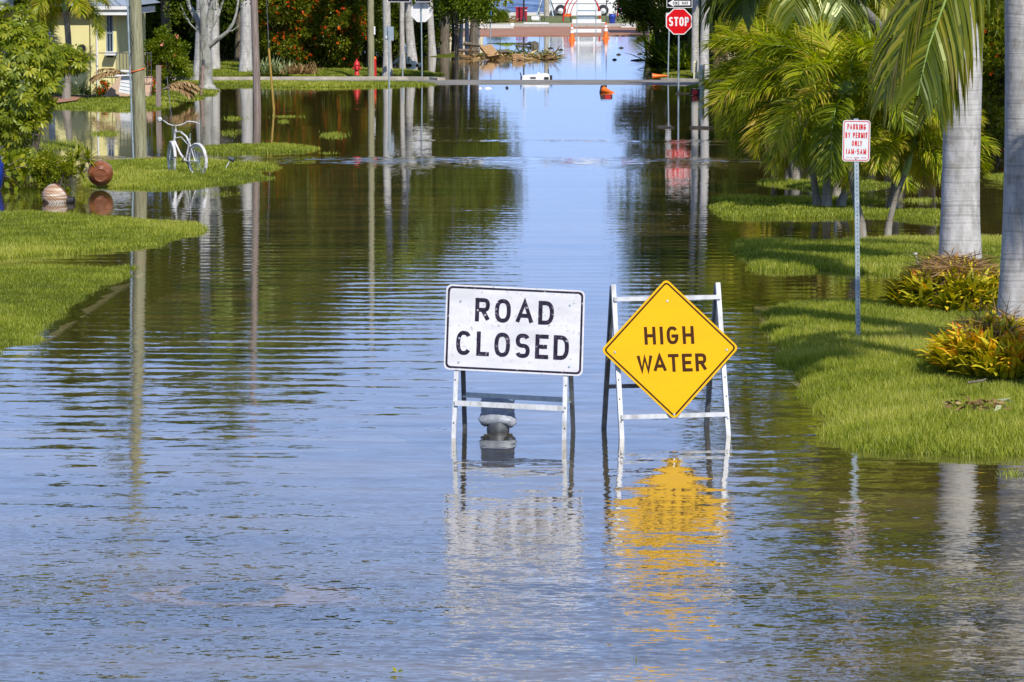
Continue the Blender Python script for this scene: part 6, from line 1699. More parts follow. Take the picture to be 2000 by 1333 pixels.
# ------------------------------------------------------------------ bromeliad beds
def bromeliads(name, label, cpx, z, wpx, depth, h, n, seed, tone=0.0, straw=650):
    cpos = G(cpx[0], cpx[1], z); Y = cpos.y; rx = wpx * mpp(Y) / 2
    o = thing(name, cpos, label, 'flower bed')
    r = np.random.default_rng(seed)
    Vs = []; Ts = []
    for k in range(n):
        a = r.uniform(0, 2*math.pi); rad = r.random() ** .5
        x, y = rx * rad * math.cos(a), depth * rad * math.sin(a)
        hh = h * (0.15 + .85 * (1 - rad ** 2.2))
        p0 = np.array([cpos.x + x, Y + y, z + hh * .55])
        nlf = r.integers(9, 14)
        for j in range(nlf):
            az = r.uniform(0, 6.28); el = r.uniform(.45, 1.35)
            d = np.array([math.cos(az)*math.cos(el), math.sin(az)*math.cos(el), math.sin(el)]); d = unit(d + np.array([math.cos(a) * rad * .5, math.sin(a) * rad * .5, 0]))
            L = r.uniform(.20, .36); W = r.uniform(.045, .07); s = unit(np.cross(d, np.array([0, 0, 1.0]) + .2 * r.normal(size=3)))
            t0 = np.clip(.45 + tone + .22 * r.normal(), 0, .8); p = p0 + d * .02; dd = d
            ws = [.7, 1.0, .95, .7, .08]; tt = [t0 * .5, t0, t0 + .06, min(1, t0 + .12), min(1, t0 + .46 + max(0, -tone) * 1.2)]
            for g in range(4):
                q2 = p + dd * L / 4; Vs.append(np.stack([p - s*W*ws[g]/2, p + s*W*ws[g]/2, q2 + s*W*ws[g+1]/2, q2 - s*W*ws[g+1]/2])); Ts.append([tt[g], tt[g], tt[g+1], tt[g+1]])
                p = q2; dd = unit(dd + np.array([0, 0, -.12 * (g + 1)]))
    for k in range(260):     # outer skirt of low leaves
        a = r.uniform(0, 6.28); rad = r.uniform(.78, 1.0); x, y = rx * rad * math.cos(a), depth * rad * math.sin(a)
        d = unit(np.array([math.cos(a), math.sin(a), r.uniform(.3, 1.6)])); L = r.uniform(.2, .34); W = .055; s = unit(np.cross(d, np.array([0, 0, 1.0]) + .2 * r.normal(size=3)))
        p = np.array([cpos.x + x, Y + y, z + .02]); t0 = np.clip(.45 + .25 * r.normal(), 0, .9); ws = [.7, 1, .8, .08]
        for g in range(3):
            q2 = p + d * L / 3; Vs.append(np.stack([p - s*W*ws[g]/2, p + s*W*ws[g]/2, q2 + s*W*ws[g+1]/2, q2 - s*W*ws[g+1]/2])); Ts.append([t0 * .7, t0 * .7, t0, t0]); p = q2; d = unit(d + np.array([0, 0, -.15]))
    quadmesh('bromeliads', np.array(Vs), M['brom'], o, tint=np.array(Ts))
    # mulch of dead roots and straw heaped round the trunk
    n2 = straw; aa = r.uniform(0, 6.28, n2); rr = r.random(n2) ** .5
    pos = np.stack([cpos.x + rx * .50 * rr * np.cos(aa), Y + depth * .55 * rr * np.sin(aa), z + h * (.80 + .15 * (1 - rr ** 2)) + .04 * r.normal(size=n2)], 1)
    d = unit(r.normal(size=(n2, 3)) * np.array([1, 1, .22]))
    quadmesh('straw', leaves(pos, d, r.uniform(.15, .5, n2), .012, r), M['dry'], o, tint=r.random(n2) * .7)
    mb = MB(); mb.lathe([(rx*.70, -.05), (rx*.70, h*.25), (rx*.66, h*.50), (rx*.55, h*.75), (rx*.3, h*.84), (.05, h*.86)], cpos, 26)
    mb.v = [(v[0], (v[1]-Y) * depth / rx + Y, v[2]) for v in mb.v]
    obj('mound', mb, M['thatch'], o)
    return o
bromeliads('bromeliad_bed', 'dark yellow-green bromeliad bed round the thick grey trunk', (1862, 600), .12, 212, .95, .56, 130, 91, -.14, 1300)
bromeliads('bromeliad_bed', 'bright yellow bromeliad bed at the right edge, nearest the camera', (1952, 724), .16, 228, .90, .50, 175, 92, .06, 450)
# garden stake by the bed
g_ = G(1793, 560, .1); mb = MB(); mb.tube([g_, K(1793, 512, g_.y)], .008, 5); mb.lathe([(.03,0),(.025,.02)], K(1788, 497, g_.y), 10); mb.tube([K(1793, 512, g_.y), K(1789, 499, g_.y)], .004, 4)
tag(obj('garden_light', mb, M['white_metal'], origin=g_), 'thin white stake light left of the farther bromeliads', 'garden light')
# dead leaf and twigs on the near lawn
c = G(1950, 791, .2); r = np.random.default_rng(4); V_ = leaves(np.array([c[:]]*5) + r.normal(0, .03, (5, 3)), unit(r.normal(size=(5, 3)) * np.array([1,.6,.2])), .16, .05, r)
tag(quadmesh('dead_leaf', V_, M['spider'], None, origin=c, tint=np.full(5, 1.0)), 'pale dead leaf lying on the near right lawn', 'leaf')
n2 = 70; X = r.uniform(1855, 1960, n2); pos = np.array([G(x, 787 + r.normal(0, 5), .2)[:] for x in X])
tag(quadmesh('leaf_litter', leaves(pos, unit(r.normal(size=(n2, 3)) * np.array([1,.6,.15])), r.uniform(.03, .12, n2), .03, r), M['dry'], None, origin=c, tint=r.random(n2) * .5), 'dark leaf litter on the near right lawn', 'leaf litter', kind='stuff')
c = G(1890, 748, .22); mb = MB(); mb.tube([c, c + Vector((.15, .02, .02)), G(1925, 741, .22)], .012, 5); tag(obj('twig', mb, M['bark_mid'], origin=c), 'brown twig on the grass below the nearer bromeliads', 'twig')
c = G(775, 1314, .01); V_ = leaves(np.array([c[:]]*3), unit(np.array([[-.5,.4,.6],[.9,.2,.35],[-.9,-.1,.1]])), .05, .022, r)
tag(quadmesh('leaf_sprig', V_, M['leaf_yellow'], None, origin=c, tint=np.array([.9,.4,.8])), 'tiny yellow-green leaf sprig floating at the bottom edge', 'leaf sprig')

# ------------------------------------------------------------------ left side plants
# umbrella-leaved tree at the left edge
tb = G(18, 322, 0.02)
def rosette_tree(name, label, base, cen, rad, ncl, per, L, W, seed, mat, hgt):
    o = thing(name, base, label, 'tree'); r = np.random.default_rng(seed)
    q_ = unit(r.normal(size=(ncl, 3))) * (r.uniform(.35, 1, (ncl, 1)) ** .5); cc = np.array(cen) + q_ * np.array(rad)
    Vs = []; Ts = []
    for k in range(ncl):
        ax = unit(q_[k] * .7 + np.array([.1, -.35, .45]) + .35 * r.normal(size=3)); tone = np.clip(.5 + .2 * r.normal(), 0, 1)
        u1 = unit(np.cross(ax, [0, 0, 1.0])); u2 = np.cross(ax, u1); m = per
        th = np.linspace(0, 6.28, m, endpoint=False) + r.uniform(0, 6)
        d = unit(u1[None] * np.cos(th)[:, None] + u2[None] * np.sin(th)[:, None] + ax * r.uniform(-.1, .55, (m, 1)) + np.array([0, 0, -.45]))
        p = np.tile(cc[k], (m, 1)) + d * L * .25
        s = unit(np.cross(d, ax[None] + .15 * r.normal(size=(m, 3)))); LL = L * r.uniform(.7, 1.2, (m, 1)); ws = [.25, .9, 1.0, .05]; dd = d
        t = np.clip(tone + .15 * r.normal(size=m), 0, 1)
        for g in range(3):
            q2 = p + dd * LL / 3; Vs.append(np.stack([p - s*W*ws[g]/2, p + s*W*ws[g]/2, q2 + s*W*ws[g+1]/2, q2 - s*W*ws[g+1]/2], 1)); Ts.append(t)
            p = q2; dd = unit(dd + np.array([0, 0, -.22]))
    quadmesh('crown', np.concatenate(Vs), M[mat], o, tint=np.concatenate(Ts))
    mb = MB(); rr = random.Random(seed); base = Vector(base); ce = Vector(cen)
    mb.tube([base - Vector((0,0,.3)), base.lerp(ce, .5), ce], [.09, .07, .05], 8)
    for k in range(14):
        e = Vector(cc[rr.randrange(ncl)]); s0 = base.lerp(ce, rr.uniform(.4, 1)); mb.tube([s0, s0.lerp(e, .5) + Vector((0,0,.1)), e], [.035, .025, .01], 5)
    obj('trunk', mb, M['bark_mid'], o); return o
cT = K(22, 150, tb.y)
rosette_tree('umbrella_tree', 'bright green umbrella-leaved tree filling the left edge', tb, cT, (1.0, .9, 1.6), 620, 10, .17, .050, 101, 'leaf_yellow', 3)
cT = K(112, 112, tb.y + 4)
rosette_tree('umbrella_tree', 'yellow-green branches spreading in front of the yellow house wall', G(60, 300, 0), cT, (.80, .5, .33), 150, 9, .16, .05, 102, 'leaf_yellow', 3)
# small palm by the house
b_ = G(128, 195, .08); palm('christmas_palm', 'small green palm in front of the yellow house roof', b_, K(128, 20, b_.y), .11, 15, 'adon', 103, flen=1.75, wind=(.1, 0, 0), elr=(-.2, 1.2), group='short palms on the left side')
b_ = G(60, 195, .08); palm('christmas_palm', 'palm crown rising at the left end of the house roof', b_, K(62, -5, b_.y + 2), .11, 12, 'adon', 104, flen=1.8, wind=(0, 0, 0), elr=(-.1, 1.2), group='short palms on the left side')
def spiky(name, label, base, n, L, W, seed, mat, el0=.2, el1=1.4, hts=0.0, cat='plant', spread=0.0):
    o = thing(name, base, label, cat); r = np.random.default_rng(seed); az = r.uniform(0, 6.28, n); el = r.uniform(el0, el1, n)
    d = np.stack([np.cos(az)*np.cos(el), np.sin(az)*np.cos(el), np.sin(el)], 1); p = np.tile(np.array(base), (n, 1)) + np.array([0, 0, hts]) + np.stack([r.normal(0, spread, n), r.normal(0, spread*.5, n), np.zeros(n)], 1)
    s = unit(np.cross(d, np.array([0, 0, 1.0]) + .1 * r.normal(size=(n, 3)))); Vs = []; Ts = []; ws = [.6, 1, .9, .6, .05]; LL = (L * r.uniform(.6, 1.1, n))[:, None]; t = r.random(n)
    for g in range(4):
        q2 = p + d * LL / 4; Vs.append(np.stack([p - s*W*ws[g]/2, p + s*W*ws[g]/2, q2 + s*W*ws[g+1]/2, q2 - s*W*ws[g+1]/2], 1)); Ts.append(t); p = q2; d = unit(d + np.array([0, 0, -.16]))
    quadmesh('leaves', np.concatenate(Vs), M[mat], o, tint=np.concatenate(Ts)); return o
for k, (px, py, L, lab) in enumerate([(108,187,.55,'pale striped spider plant nearest the leafy tree'),(140,187,.55,'pale striped spider plant in the middle of the house bed'),(160,186,.70,'tall striped spider plant in the house bed'),(178,186,.50,'striped spider plant at the house corner')]):
    spiky('spider_plant', lab, G(px, py, .1), 110, L, .035, 110 + k, 'spider', .2, 1.3, spread=.12)['group'] = 'spider plants along the house wall'
mb = MB(); a = G(98, 189, .1); b = G(186, 189, .1); mb.bar(a, b, .5, .08); tag(obj('mulch_edge', mb, M['bark_dark'], origin=a), 'dark mulch strip under the spider plants', 'mulch')
mb = MB().add([G(98,188.5,.115), G(160,189,.115), G(150,196,.105), G(112,201,.10)], [(3,2,1,0)]); tag(obj('brick_path', mb, M['brick'], origin=a), 'red brick patch by the spider plants', 'path', kind='structure')
bush('flower_bush', 'small round bush with orange flowers at the peach wall', G(201, 187, .1), (.22, .22, .22), 14, 60, .09, .06, .03, 'leaf_mid', 120, flowers=45, fsize=.05)
bush('flower_bush', 'orange-flowered bush just right of the tied wooden pole', G(296, 185, .1), (.30, .25, .26), 20, 60, .10, .06, .03, 'leaf_mid', 121, flowers=60, fsize=.06)
bush('hibiscus_bush', 'light green hibiscus with pink flowers right of the tied pole', G(318, 178, .1) + Vector((0, 1.0, 0)), (.72, .6, .95), 95, 110, .19, .085, .045, 'leaf_bright', 122, flowers=10, fsize=.12, fmat='pink_flower', cz=1.05)
bush('flower_bush', 'red-flowered low bush behind the short wooden post', G(300, 160, .1) + Vector((0, 1.5, 0)), (.4, .3, .35), 22, 60, .12, .06, .03, 'leaf_mid', 123, flowers=70, fsize=.07, cz=.55)
# plants spilled from the pots
bush('fallen_bush', 'dense small-leaved shrub fallen behind the striped pot', G(106, 372, 0), (.40, .3, .36), 60, 90, .11, .05, .028, 'leaf_yellow', 124, cz=.34)
for k, (px, py) in enumerate([(152, 306), (138, 326), (160, 338), (172, 312)]):
    s_ = spiky('dracaena', ['topmost', 'leftmost', 'lowest', 'rightmost'][k] + ' spiky green rosette spilling from the terracotta pot', K(px, py, Y1 + .1), 60, .30, .032, 125 + k, 'leaf_yellow', -.5, 1.4); s_['group'] = 'dracaena rosettes by the terracotta pot'
    mb = MB(); mb.tube([K(px, py, Y1 + .1), K((px+180)/2, min(py, 332) - 3, Y1 + .05), K(180, 335, Y1 + .1)], .012, 5); obj('stem', mb, M['bark_mid'], s_)
def broad(name, label, base, cen, n, L, W, seed, mat):
    o = thing(name, base, label, 'plant'); r = np.random.default_rng(seed); pos = np.array(cen) + r.normal(size=(n, 3)) * np.array([.30, .15, .17]); d = unit(r.normal(size=(n, 3)) + np.array([0,-.3,.2])); s = unit(np.cross(d, r.normal(size=(n, 3)))); nor = np.cross(s, d); W_ = W
    V6 = np.stack([pos, pos + d*L*.3 + s*W_*.45 + nor*.01, pos + d*L*.65 + s*W_*.42, pos + d*L, pos + d*L*.65 - s*W_*.42, pos + d*L*.3 - s*W_*.45 + nor*.01], 1)
    quadmesh('leaves', V6, M[mat], o, tint=r.random(n), k=6)
    mb = MB(); rr = random.Random(seed)
    for k in range(7): mb.tube([Vector(base), Vector(pos[k])], .010, 5)
    obj('stems', mb, M['bark_mid'], o); return o
broad('seagrape_branch', 'broad pale green leaves on fallen stems left of the dense shrub', K(-10, 338, Y3), K(36, 335, Y3), 75, .15, .10, 130, 'leaf_yellow')
bush('low_plant', 'low bright leafy plants at the waterline under the left tree', G(-10, 350, 0), (.9, .4, .3), 40, 60, .14, .09, .05, 'leaf_bright', 131)

# branching pale tree with few leaves
tb = G(403, 172, .05); Yt_ = tb.y
o = thing('bare_tree', tb, 'pale forked tree with few leaves on the left verge', 'tree')
mb = MB()
def br(pts, r0, r1, dY=0):
    pp = [K(x, y, Yt_ + dy) for x, y, dy in pts]; n = len(pp); mb.tube(pp, [r0 + (r1 - r0) * k / (n - 1) for k in range(n)], 10)
br([(403,178,0),(403,168,0),(402,150,0),(402,120,0),(401,95,0),(400,70,0)], .26, .19); br([(404,174,0),(404,166,0)], .36, .27)
br([(401,75,0),(392,50,.2),(380,30,.5),(370,12,.8),(362,-20,1),(350,-120,1.2)], .14, .04); br([(400,80,0),(398,45,-.2),(396,20,-.3),(392,-20,-.2),(388,-150,0)], .15, .06)
br([(402,80,0),(408,50,.2),(413,20,.3),(420,-20,.2),(430,-160,0)], .17, .07); br([(404,95,0),(425,78,-.3),(445,62,-.4),(456,45,-.5),(462,25,-.5),(470,-30,-.4)], .085, .03)
br([(408,60,.2),(426,30,.4),(440,-10,.5)], .09, .03); br([(381,30,.5),(372,45,.7),(362,30,.8),(352,8,1)], .04, .015); br([(445,62,-.4),(455,60,-.5),(467,50,-.6)], .03, .01); br([(413,20,.3),(403,-10,.3)], .07, .03)
br([(392,50,.2),(384,60,.1),(372,48,0),(362,35,-.1)], .05, .015)
obj('trunk', mb, M['bark_pale'], o)
r = np.random.default_rng(7); cc = [K(x, y, Yt_ + r.uniform(-.6, .6))[:] for x, y in [(340,22),(352,10),(336,8),(362,25),(345,35),(430,2),(445,12),(455,-10),(470,-5),(380,-20),(400,-30),(440,-40),(360,-60),(420,-90),(390,-120),(440,-120),(350,-150),(470,-90),(328,-50),(400,-160),(370,-190),(440,-190)]]
cc = np.array(cc); idx = np.repeat(np.arange(len(cc)), 60); n = len(idx); pos = cc[idx] + r.normal(size=(n, 3)) * .20
quadmesh('crown', leaves(pos, unit(r.normal(size=(n, 3))), .10, .05, r), M['leaf_mid'], o, tint=r.random(n))

# big flowering hedge behind the far left corner
def mass(name, label, px, py, Y, wpx, top, seed, mat, n=150, per=150, L=.11, flowers=0, grp=None, cat='bush', depth=1.6, fsize=.12, cr=.38):
    base = Vector((K(px, py, Y).x, Y, .0)); w = wpx * mpp(Y) / 2
    return bush(name, label, base, (w, depth, top / 2), n, per, cr, L, L * .5, mat, seed, grp, cat, flowers, fsize, cz=top / 2, shell=.45, stems=7)
Yq = G(600, 138, .15).y + 2.5
mass('flower_hedge', 'big orange-flowered bush left of centre behind the kerb, left half', 560, 130, Yq, 125, 4.6, 140, 'leaf_hedge', 210, 150, .13, 420, 'orange-flowered bushes behind the left kerb', fsize=.10)
mass('flower_hedge', 'big orange-flowered bush beside the red hydrant, right half', 650, 130, Yq + .5, 130, 4.9, 141, 'leaf_hedge', 210, 150, .13, 360, 'orange-flowered bushes behind the left kerb', fsize=.10)
mass('shrub', 'dark shrub between the flowering bush and the wooden pole', 715, 120, Yq + 3, 60, 4.5, 142, 'leaf_dark', 90, 130, .13)
for k, (px, py, L, lab) in enumerate([(520,143,.7,'spiky plants at the foot of the flowering bush, left'),(545,143,.75,'spiky plants at the foot of the flowering bush, second from left'),(575,145,.5,'low dry spiky clump by the flowering bush'),(600,145,.5,'low spiky clump in front of the orange flowers')]):
    spiky('spiky_plant', lab, G(px, py, .13), 90, L, .05, 150 + k, 'spider' if k < 2 else 'dry', .2, 1.4, spread=.2)['group'] = 'spiky clumps at the kerb'
for k, (px, py, top, w, mat, lab) in enumerate([
    (255, 130, 3.2, 70, 'leaf_mid', 'green shrub right of the yellow house behind the railing'),
    (300, 120, 3.6, 90, 'leaf_dark', 'dark shrub behind the hibiscus'),
    (350, 118, 3.4, 80, 'leaf_mid', 'green shrub left of the pale branching tree'),
    (445, 118, 3.6, 80, 'leaf_dark', 'dark shrub between the pale palms'),
    (500, 112, 3.8, 60, 'leaf_dark', 'dark shrub behind the weathered pole'),
    (772, 112, 3.4, 40, 'leaf_dark', 'dark shrub between two pale palm trunks'),
    (828, 104, 3.2, 45, 'leaf_dark', 'dark shrub behind the octagonal sign')]):
    Y = G(px, py, .1).y + 1.5; mass('shrub', lab, px, py, Y, w, top, 160 + k, mat, 80, 120, .14, grp='shrubs along the far left side')
for k, (px, py, tx, ty, lab) in enumerate([(240,120,245,40,'leafy palm behind the tied wooden pole'),(300,115,300,30,'dark feathery palm above the hibiscus'),(345,112,345,50,'feathery palm left of the branching tree'),(440,110,445,20,'dark feathery palm between pale trunks')]):
    b_ = G(px, py, .1); palm('feather_palm', lab, b_, K(tx, ty, b_.y), .10, 14, 'far', 170 + k, flen=2.3, mat='frond_dark', elr=(-.3, 1.2), group='feathery palms behind the left yard', merged=True)
# dark leafy tree over the left bank
b_ = G(892, 152, .02); Yd_ = b_.y
o = thing('tree', b_, 'dark slender trunk standing in the water before the far pale trunks', 'tree')
mb = MB(); mb.tube([b_ - Vector((0,0,.3)), K(892, 90, Yd_), K(892, 40, Yd_), K(888, -40, Yd_), K(880, -200, Yd_)], [4*mpp(Yd_), 3.8*mpp(Yd_), 3.2*mpp(Yd_), 2.6*mpp(Yd_), 1*mpp(Yd_)], 10); mb.tube([K(892, 30, Yd_), K(870, 18, Yd_ + .5), K(840, 15, Yd_ + 1)], [.05, .03, .01], 6); mb.tube([K(893, 35, Yd_), K(915, 5, Yd_ + .5)], [.05, .02], 6)
obj('trunk', mb, M['bark_dark'], o)
r = np.random.default_rng(17); cc = np.array([K(x + r.normal(0, 5), y + r.normal(0, 5), Yd_ + r.uniform(-1.2, 1.5))[:] for x, y in [(872,-8),(884,0),(900,8),(915,18),(930,22),(905,-15),(935,5),(925,-10),(880,-30),(860,-50),(900,-60),(930,-50),(880,-90),(910,-100),(945,15),(868,12),(948,-5),(940,30),(890,12)] for _ in range(3)])
idx = np.repeat(np.arange(len(cc)), 120); n = len(idx); pos = cc[idx] + r.normal(size=(n, 3)) * .17
quadmesh('crown', leaves(pos, unit(r.normal(size=(n, 3)) + np.array([0, 0, -.3])), .15, .06, r), M['leaf_bright'], o, tint=np.clip(.35 + .25 * r.normal(size=n), 0, 1))
for k, (px, py, w, lab) in enumerate([(872, 104, 9, 'dark trunk right of the mottled palm'), (884, 101, 6, 'thin dark trunk left of the slender water tree')]):
    b_ = G(px, py, .02)
    tree('tree', lab, b_, 6, K(px + 5, -70, b_.y), (1.6, 1.6, 1.4), 40, 100, .38, .2, .09, 'leaf_mid', 180 + k, tr=w * mpp(b_.y) / 2, bark='bark_dark', group='dark trees on the left bank')

# ------------------------------------------------------------------ right side plants
for k, (px, py, Y, top, w, mat, fl, lab) in enumerate([
    (1945, 240, 78, 3.6, 150, 'leaf_hedge', 60, 'orange-flowered bush seen between the two thick trunks'),
    (1870, 250, 84, 3.6, 190, 'leaf_mid', 20, 'green bush behind the thick grey trunk'),
    (2080, 250, 74, 4.2, 180, 'leaf_hedge', 30, 'flowering bush off the right edge'),
    (1780, 200, 92, 3.2, 170, 'leaf_dark', 0, 'dark bush behind the pale green shafted palm'),
    (1700, 190, 97, 3.0, 150, 'leaf_dark', 0, 'dark bush behind the permit sign palms'),
    (1610, 180, 106, 3.4, 150, 'leaf_dark', 0, 'dark bush behind the nearer twin palms'),
    (1530, 150, 118, 3.6, 150, 'leaf_dark', 10, 'dark bush behind the farther twin palms'),
    (1480, 140, 135, 4.0, 110, 'leaf_dark', 6, 'dark bush right of the white palm trunk'),
    (1330, 125, 152, 3.2, 60, 'leaf_dark', 0, 'dark bush behind the stop sign')]):
    mass('shrub', lab, px, py, Y, w, top, 190 + k, mat, 110, 120, .13, fl, 'shrubs along the right side', fsize=.09)
# bird-of-paradise like clump with a brown torn trunk
b_ = G(1408, 137, .15)
o = thing('traveller_palm', b_, 'torn orange-brown fan palm right of the white trunk', 'palm')
mb = MB(); mb.tube([b_ - Vector((0,0,.2)), K(1408, 110, b_.y), K(1412, 92, b_.y)], [.35, .28, .2], 9); mb.tube([K(1412, 100, b_.y), K(1398, 66, b_.y)], [.14, .05], 7); mb.tube([K(1412, 100, b_.y), K(1420, 82, b_.y)], [.14, .05], 7); obj('trunk', mb, M['wood'], o)
for k, (tx, ty, mt) in enumerate([(1397, 40, 'leaf_yellow'), (1405, 30, 'leaf_bright'), (1414, 45, 'leaf_yellow'), (1390, 62, 'leaf_mid'), (1420, 60, 'leaf_bright'), (1388, 100, 'dry'), (1392, 115, 'dry'), (1398, 90, 'dry')]):
    a = np.array(K(1410, 96, b_.y)[:]); e = np.array(K(tx, ty, b_.y - .4)[:]); d = e - a; s = unit(np.cross(d, [0, 1.0, .2])); w = .12
    V_ = np.array([np.stack([a + d*f0_ - s*w*w0, a + d*f0_ + s*w*w0, a + d*f1_ + s*w*w1, a + d*f1_ - s*w*w1]) for f0_, f1_, w0, w1 in ((0,.3,.25,.6),(.3,.65,.6,1),(.65,1,1,.1))])
    quadmesh('leaf', V_, M[mt], o, tint=np.full(3, .7))
for k, (px, py, Y, lab) in enumerate([(1300, 132, 145, 'dark low leafed plant left of the stop post'), (1345, 120, 140, 'dark broad-leaved clump between stop post and trunks'), (1290, 100, 165, 'dark shrub overhanging the right bank')]):
    b0 = K(px, py, Y); b0.z = .05
    spiky('leafy_clump', lab, b0, 140, 1.6, .14, 200 + k, 'frond_dark', .1, 1.3, spread=.25)['group'] = 'leafy clumps on the right bank'
b_ = G(1262, 51, .2); bush('shrub', 'bright yellow-green shrub at the right park entrance', b_, (.95, .5, .55), 40, 90, .22, .10, .05, 'leaf_yellow', 210)
b_ = G(1272, 62, .1); bush('low_plant', 'light lime plants on the bank beside the brick road', b_, (.9, .5, .25), 30, 70, .18, .14, .06, 'leaf_yellow', 211)
b_ = G(965, 45, .16); bush('shrub', 'dark green shrub at the left park entrance', b_, (.62, .5, .5), 36, 90, .2, .09, .045, 'leaf_mid', 212)
b_ = G(984, 44, .16); bush('shrub', 'yellow-green shrub beside the pale thin post', b_, (.42, .4, .42), 26, 90, .18, .09, .045, 'leaf_bright', 213)
b_ = G(968, 44.5, .18); dh = drift(960, 977, 43.5, 120, .5, 214, '', 'leaf_heap', .25, 'dry'); tag(dh, 'small heap of brown leaves on the park verge', 'leaf heap', kind='stuff')
dh = drift(996, 1008, 46, 160, .6, 215, '', 'brush_heap', .5, 'dry'); tag(dh, 'heap of dry brush by the round white stub', 'brush heap', kind='stuff')
b_ = G(989, 33, .16); palm('feather_palm', 'tiny palm in front of the sea left of the red cabinet', b_, K(989, 12, b_.y), .05, 9, 'far', 216, flen=.7, merged=True, elr=(-.2, .9))
# hanging leafy branches over the right bank
def leafy(name, label, bpx, z, spots, sd, mat, L, per, sg, tr=.12, bark='bark_dark', tone=.4, group=None):
    b = G(bpx[0], bpx[1], z); Y = b.y; r = np.random.default_rng(sd)
    o = thing(name, b, label, 'tree', group)
    cc = np.array([K(x + r.normal(0, 4), y + r.normal(0, 4), Y + r.uniform(-1.5, 1.5))[:] for x, y in spots for _ in range(3)])
    idx = np.repeat(np.arange(len(cc)), per); n = len(idx); pos = cc[idx] + r.normal(size=(n, 3)) * sg
    quadmesh('crown', leaves(pos, unit(r.normal(size=(n, 3)) + np.array([0, 0, -.4])), L * r.uniform(.6, 1.2, n), L * .4, r), M[mat], o, tint=np.clip(tone + .22 * r.normal(size=n), 0, 1))
    mb = MB(); top = Vector(cc.mean(0)); mb.tube([b - Vector((0,0,.3)), b.lerp(top, .5) + Vector((.1,0,.2)), top], [tr * 1.2, tr, tr * .5], 9)
    for k in range(10): e = Vector(cc[int(r.integers(len(cc)))]); s = b.lerp(top, r.uniform(.5, 1)); mb.tube([s, s.lerp(e, .5) + Vector((0,0,.15)), e], [tr*.35, tr*.2, .012], 5)
    obj('trunk', mb, M[bark], o); return o
leafy('tree', 'leafy tree leaning over the right bank left of the stop sign', (1290, 118), .05, [(1215,-5),(1235,2),(1250,10),(1265,5),(1280,18),(1262,22),(1285,35),(1275,48),(1295,55),(1245,-20),(1270,-25),(1290,-10),(1220,12),(1240,22),(1255,26),(1232,28),(1300,-40),(1270,-60),(1240,-55),(1315,-80),(1290,-100)], 220, 'leaf_mid', .18, 110, .20)
leafy('tree', 'leafy branches hanging between the stop sign and white trunk', (1392, 128), .15, [(1300,20),(1315,-20),(1330,-35),(1350,-30),(1370,30),(1382,38),(1395,28),(1390,12),(1405,5),(1418,20),(1400,-15),(1380,-30),(1425,0),(1440,12),(1375,15),(1378,46),(1330,-80),(1380,-90),(1420,-70)], 221, 'leaf_mid', .15, 100, .17)
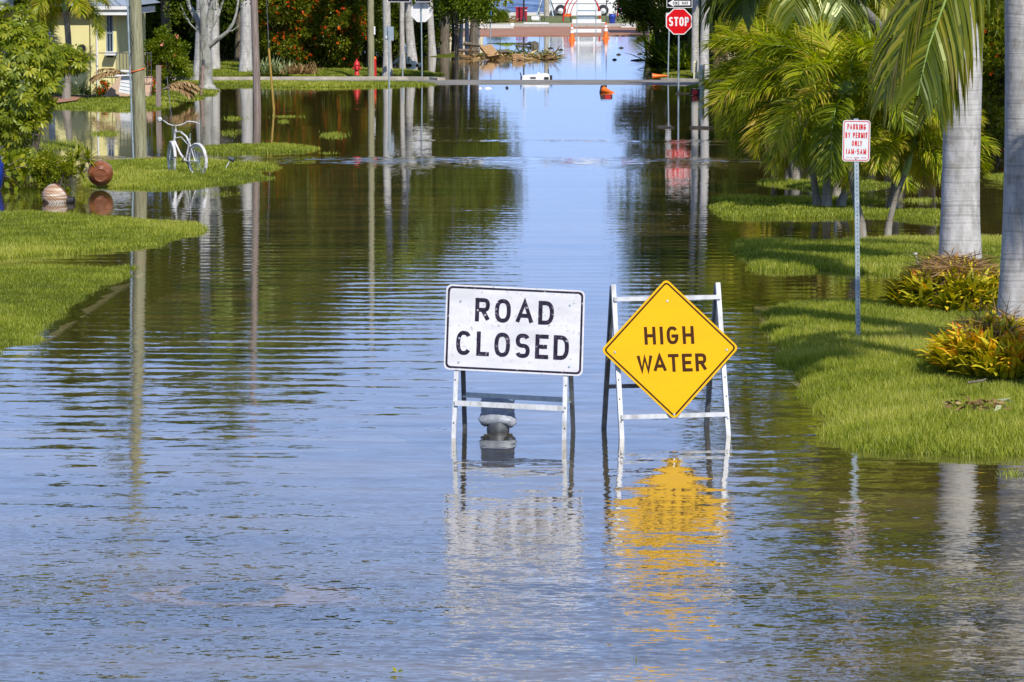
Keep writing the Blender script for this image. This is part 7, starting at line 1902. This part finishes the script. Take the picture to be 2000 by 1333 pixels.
# high crowns: what the water mirrors above the frame
hi = []
for k, (px, Y, h, rx, rz, mat, lab) in enumerate([
    (-40, 150, 11.5, 4.6, 4.2, 'leaf_mid', 'tall leafy tree far behind the left house'),
    (150, 140, 12.5, 4.2, 4.6, 'leaf_mid', 'tall round tree rising behind the yellow house'),
    (330, 145, 13.5, 4.0, 5.2, 'leaf_dark', 'tall dark tree behind the branching tree'),
    (470, 150, 14.0, 4.0, 5.4, 'leaf_mid', 'tall tree behind the straight pale palm'),
    (590, 156, 13.0, 3.6, 5.0, 'leaf_dark', 'tall dark tree above the orange-flowered bushes'),
    (690, 160, 11.0, 3.2, 4.2, 'leaf_mid', 'tall tree above the red hydrant'),
    (775, 166, 9.5, 2.6, 3.6, 'leaf_dark', 'dark tree behind the slim white palm'),
    (868, 168, 9.5, 2.3, 3.2, 'leaf_mid', 'tree behind the octagonal sign'),
    (925, 186, 10.0, 1.9, 3.2, 'leaf_dark', 'far tree at the left street end'),
    (560, 118, 9.0, 2.0, 2.2, 'leaf_mid', 'broad crown high above the flooded left verge'),
    (1400, 204, 9.0, 2.2, 3.6, 'leaf_dark', 'far tree over the cream building'),
    (1350, 150, 10.5, 2.4, 4.0, 'leaf_mid', 'tall tree behind the white palm trunk'),
    (1450, 140, 11.5, 3.2, 4.6, 'leaf_dark', 'tall dark tree behind the palm thicket'),
    (1640, 118, 11.0, 2.8, 4.6, 'leaf_mid', 'tall tree behind the farther twin palms'),
    (1725, 110, 10.5, 3.0, 4.4, 'leaf_dark', 'tall dark tree behind the permit sign'),
    (1810, 102, 10.5, 3.0, 4.4, 'leaf_mid', 'tall tree behind the thick grey trunk'),
    (1950, 96, 10.5, 3.2, 4.4, 'leaf_dark', 'tall dark tree behind the thick right trunks'),
    (1750, 82, 12.0, 2.0, 3.0, 'leaf_dark', 'tree crown high above the permit sign'),
    (1890, 80, 11.2, 2.4, 3.2, 'leaf_mid', 'tree crown high behind the thick grey trunk'),
    (2010, 80, 11.6, 2.4, 3.2, 'leaf_dark', 'tree crown high behind the right edge trunk'),
    (2150, 90, 11.0, 3.6, 4.6, 'leaf_mid', 'tall tree off the right edge')]):
    if px == 560: continue
    bx = K(px, 300, Y).x
    tree('shade_tree', lab, (bx, Y, 0.05), h, (bx, Y, h - rz), (rx, rx * .9, rz), 150, 95, .85, .34, .16, mat, 230 + k, tr=.22, group='tall shade trees along the street')
# low dark planting that closes the view under the trees
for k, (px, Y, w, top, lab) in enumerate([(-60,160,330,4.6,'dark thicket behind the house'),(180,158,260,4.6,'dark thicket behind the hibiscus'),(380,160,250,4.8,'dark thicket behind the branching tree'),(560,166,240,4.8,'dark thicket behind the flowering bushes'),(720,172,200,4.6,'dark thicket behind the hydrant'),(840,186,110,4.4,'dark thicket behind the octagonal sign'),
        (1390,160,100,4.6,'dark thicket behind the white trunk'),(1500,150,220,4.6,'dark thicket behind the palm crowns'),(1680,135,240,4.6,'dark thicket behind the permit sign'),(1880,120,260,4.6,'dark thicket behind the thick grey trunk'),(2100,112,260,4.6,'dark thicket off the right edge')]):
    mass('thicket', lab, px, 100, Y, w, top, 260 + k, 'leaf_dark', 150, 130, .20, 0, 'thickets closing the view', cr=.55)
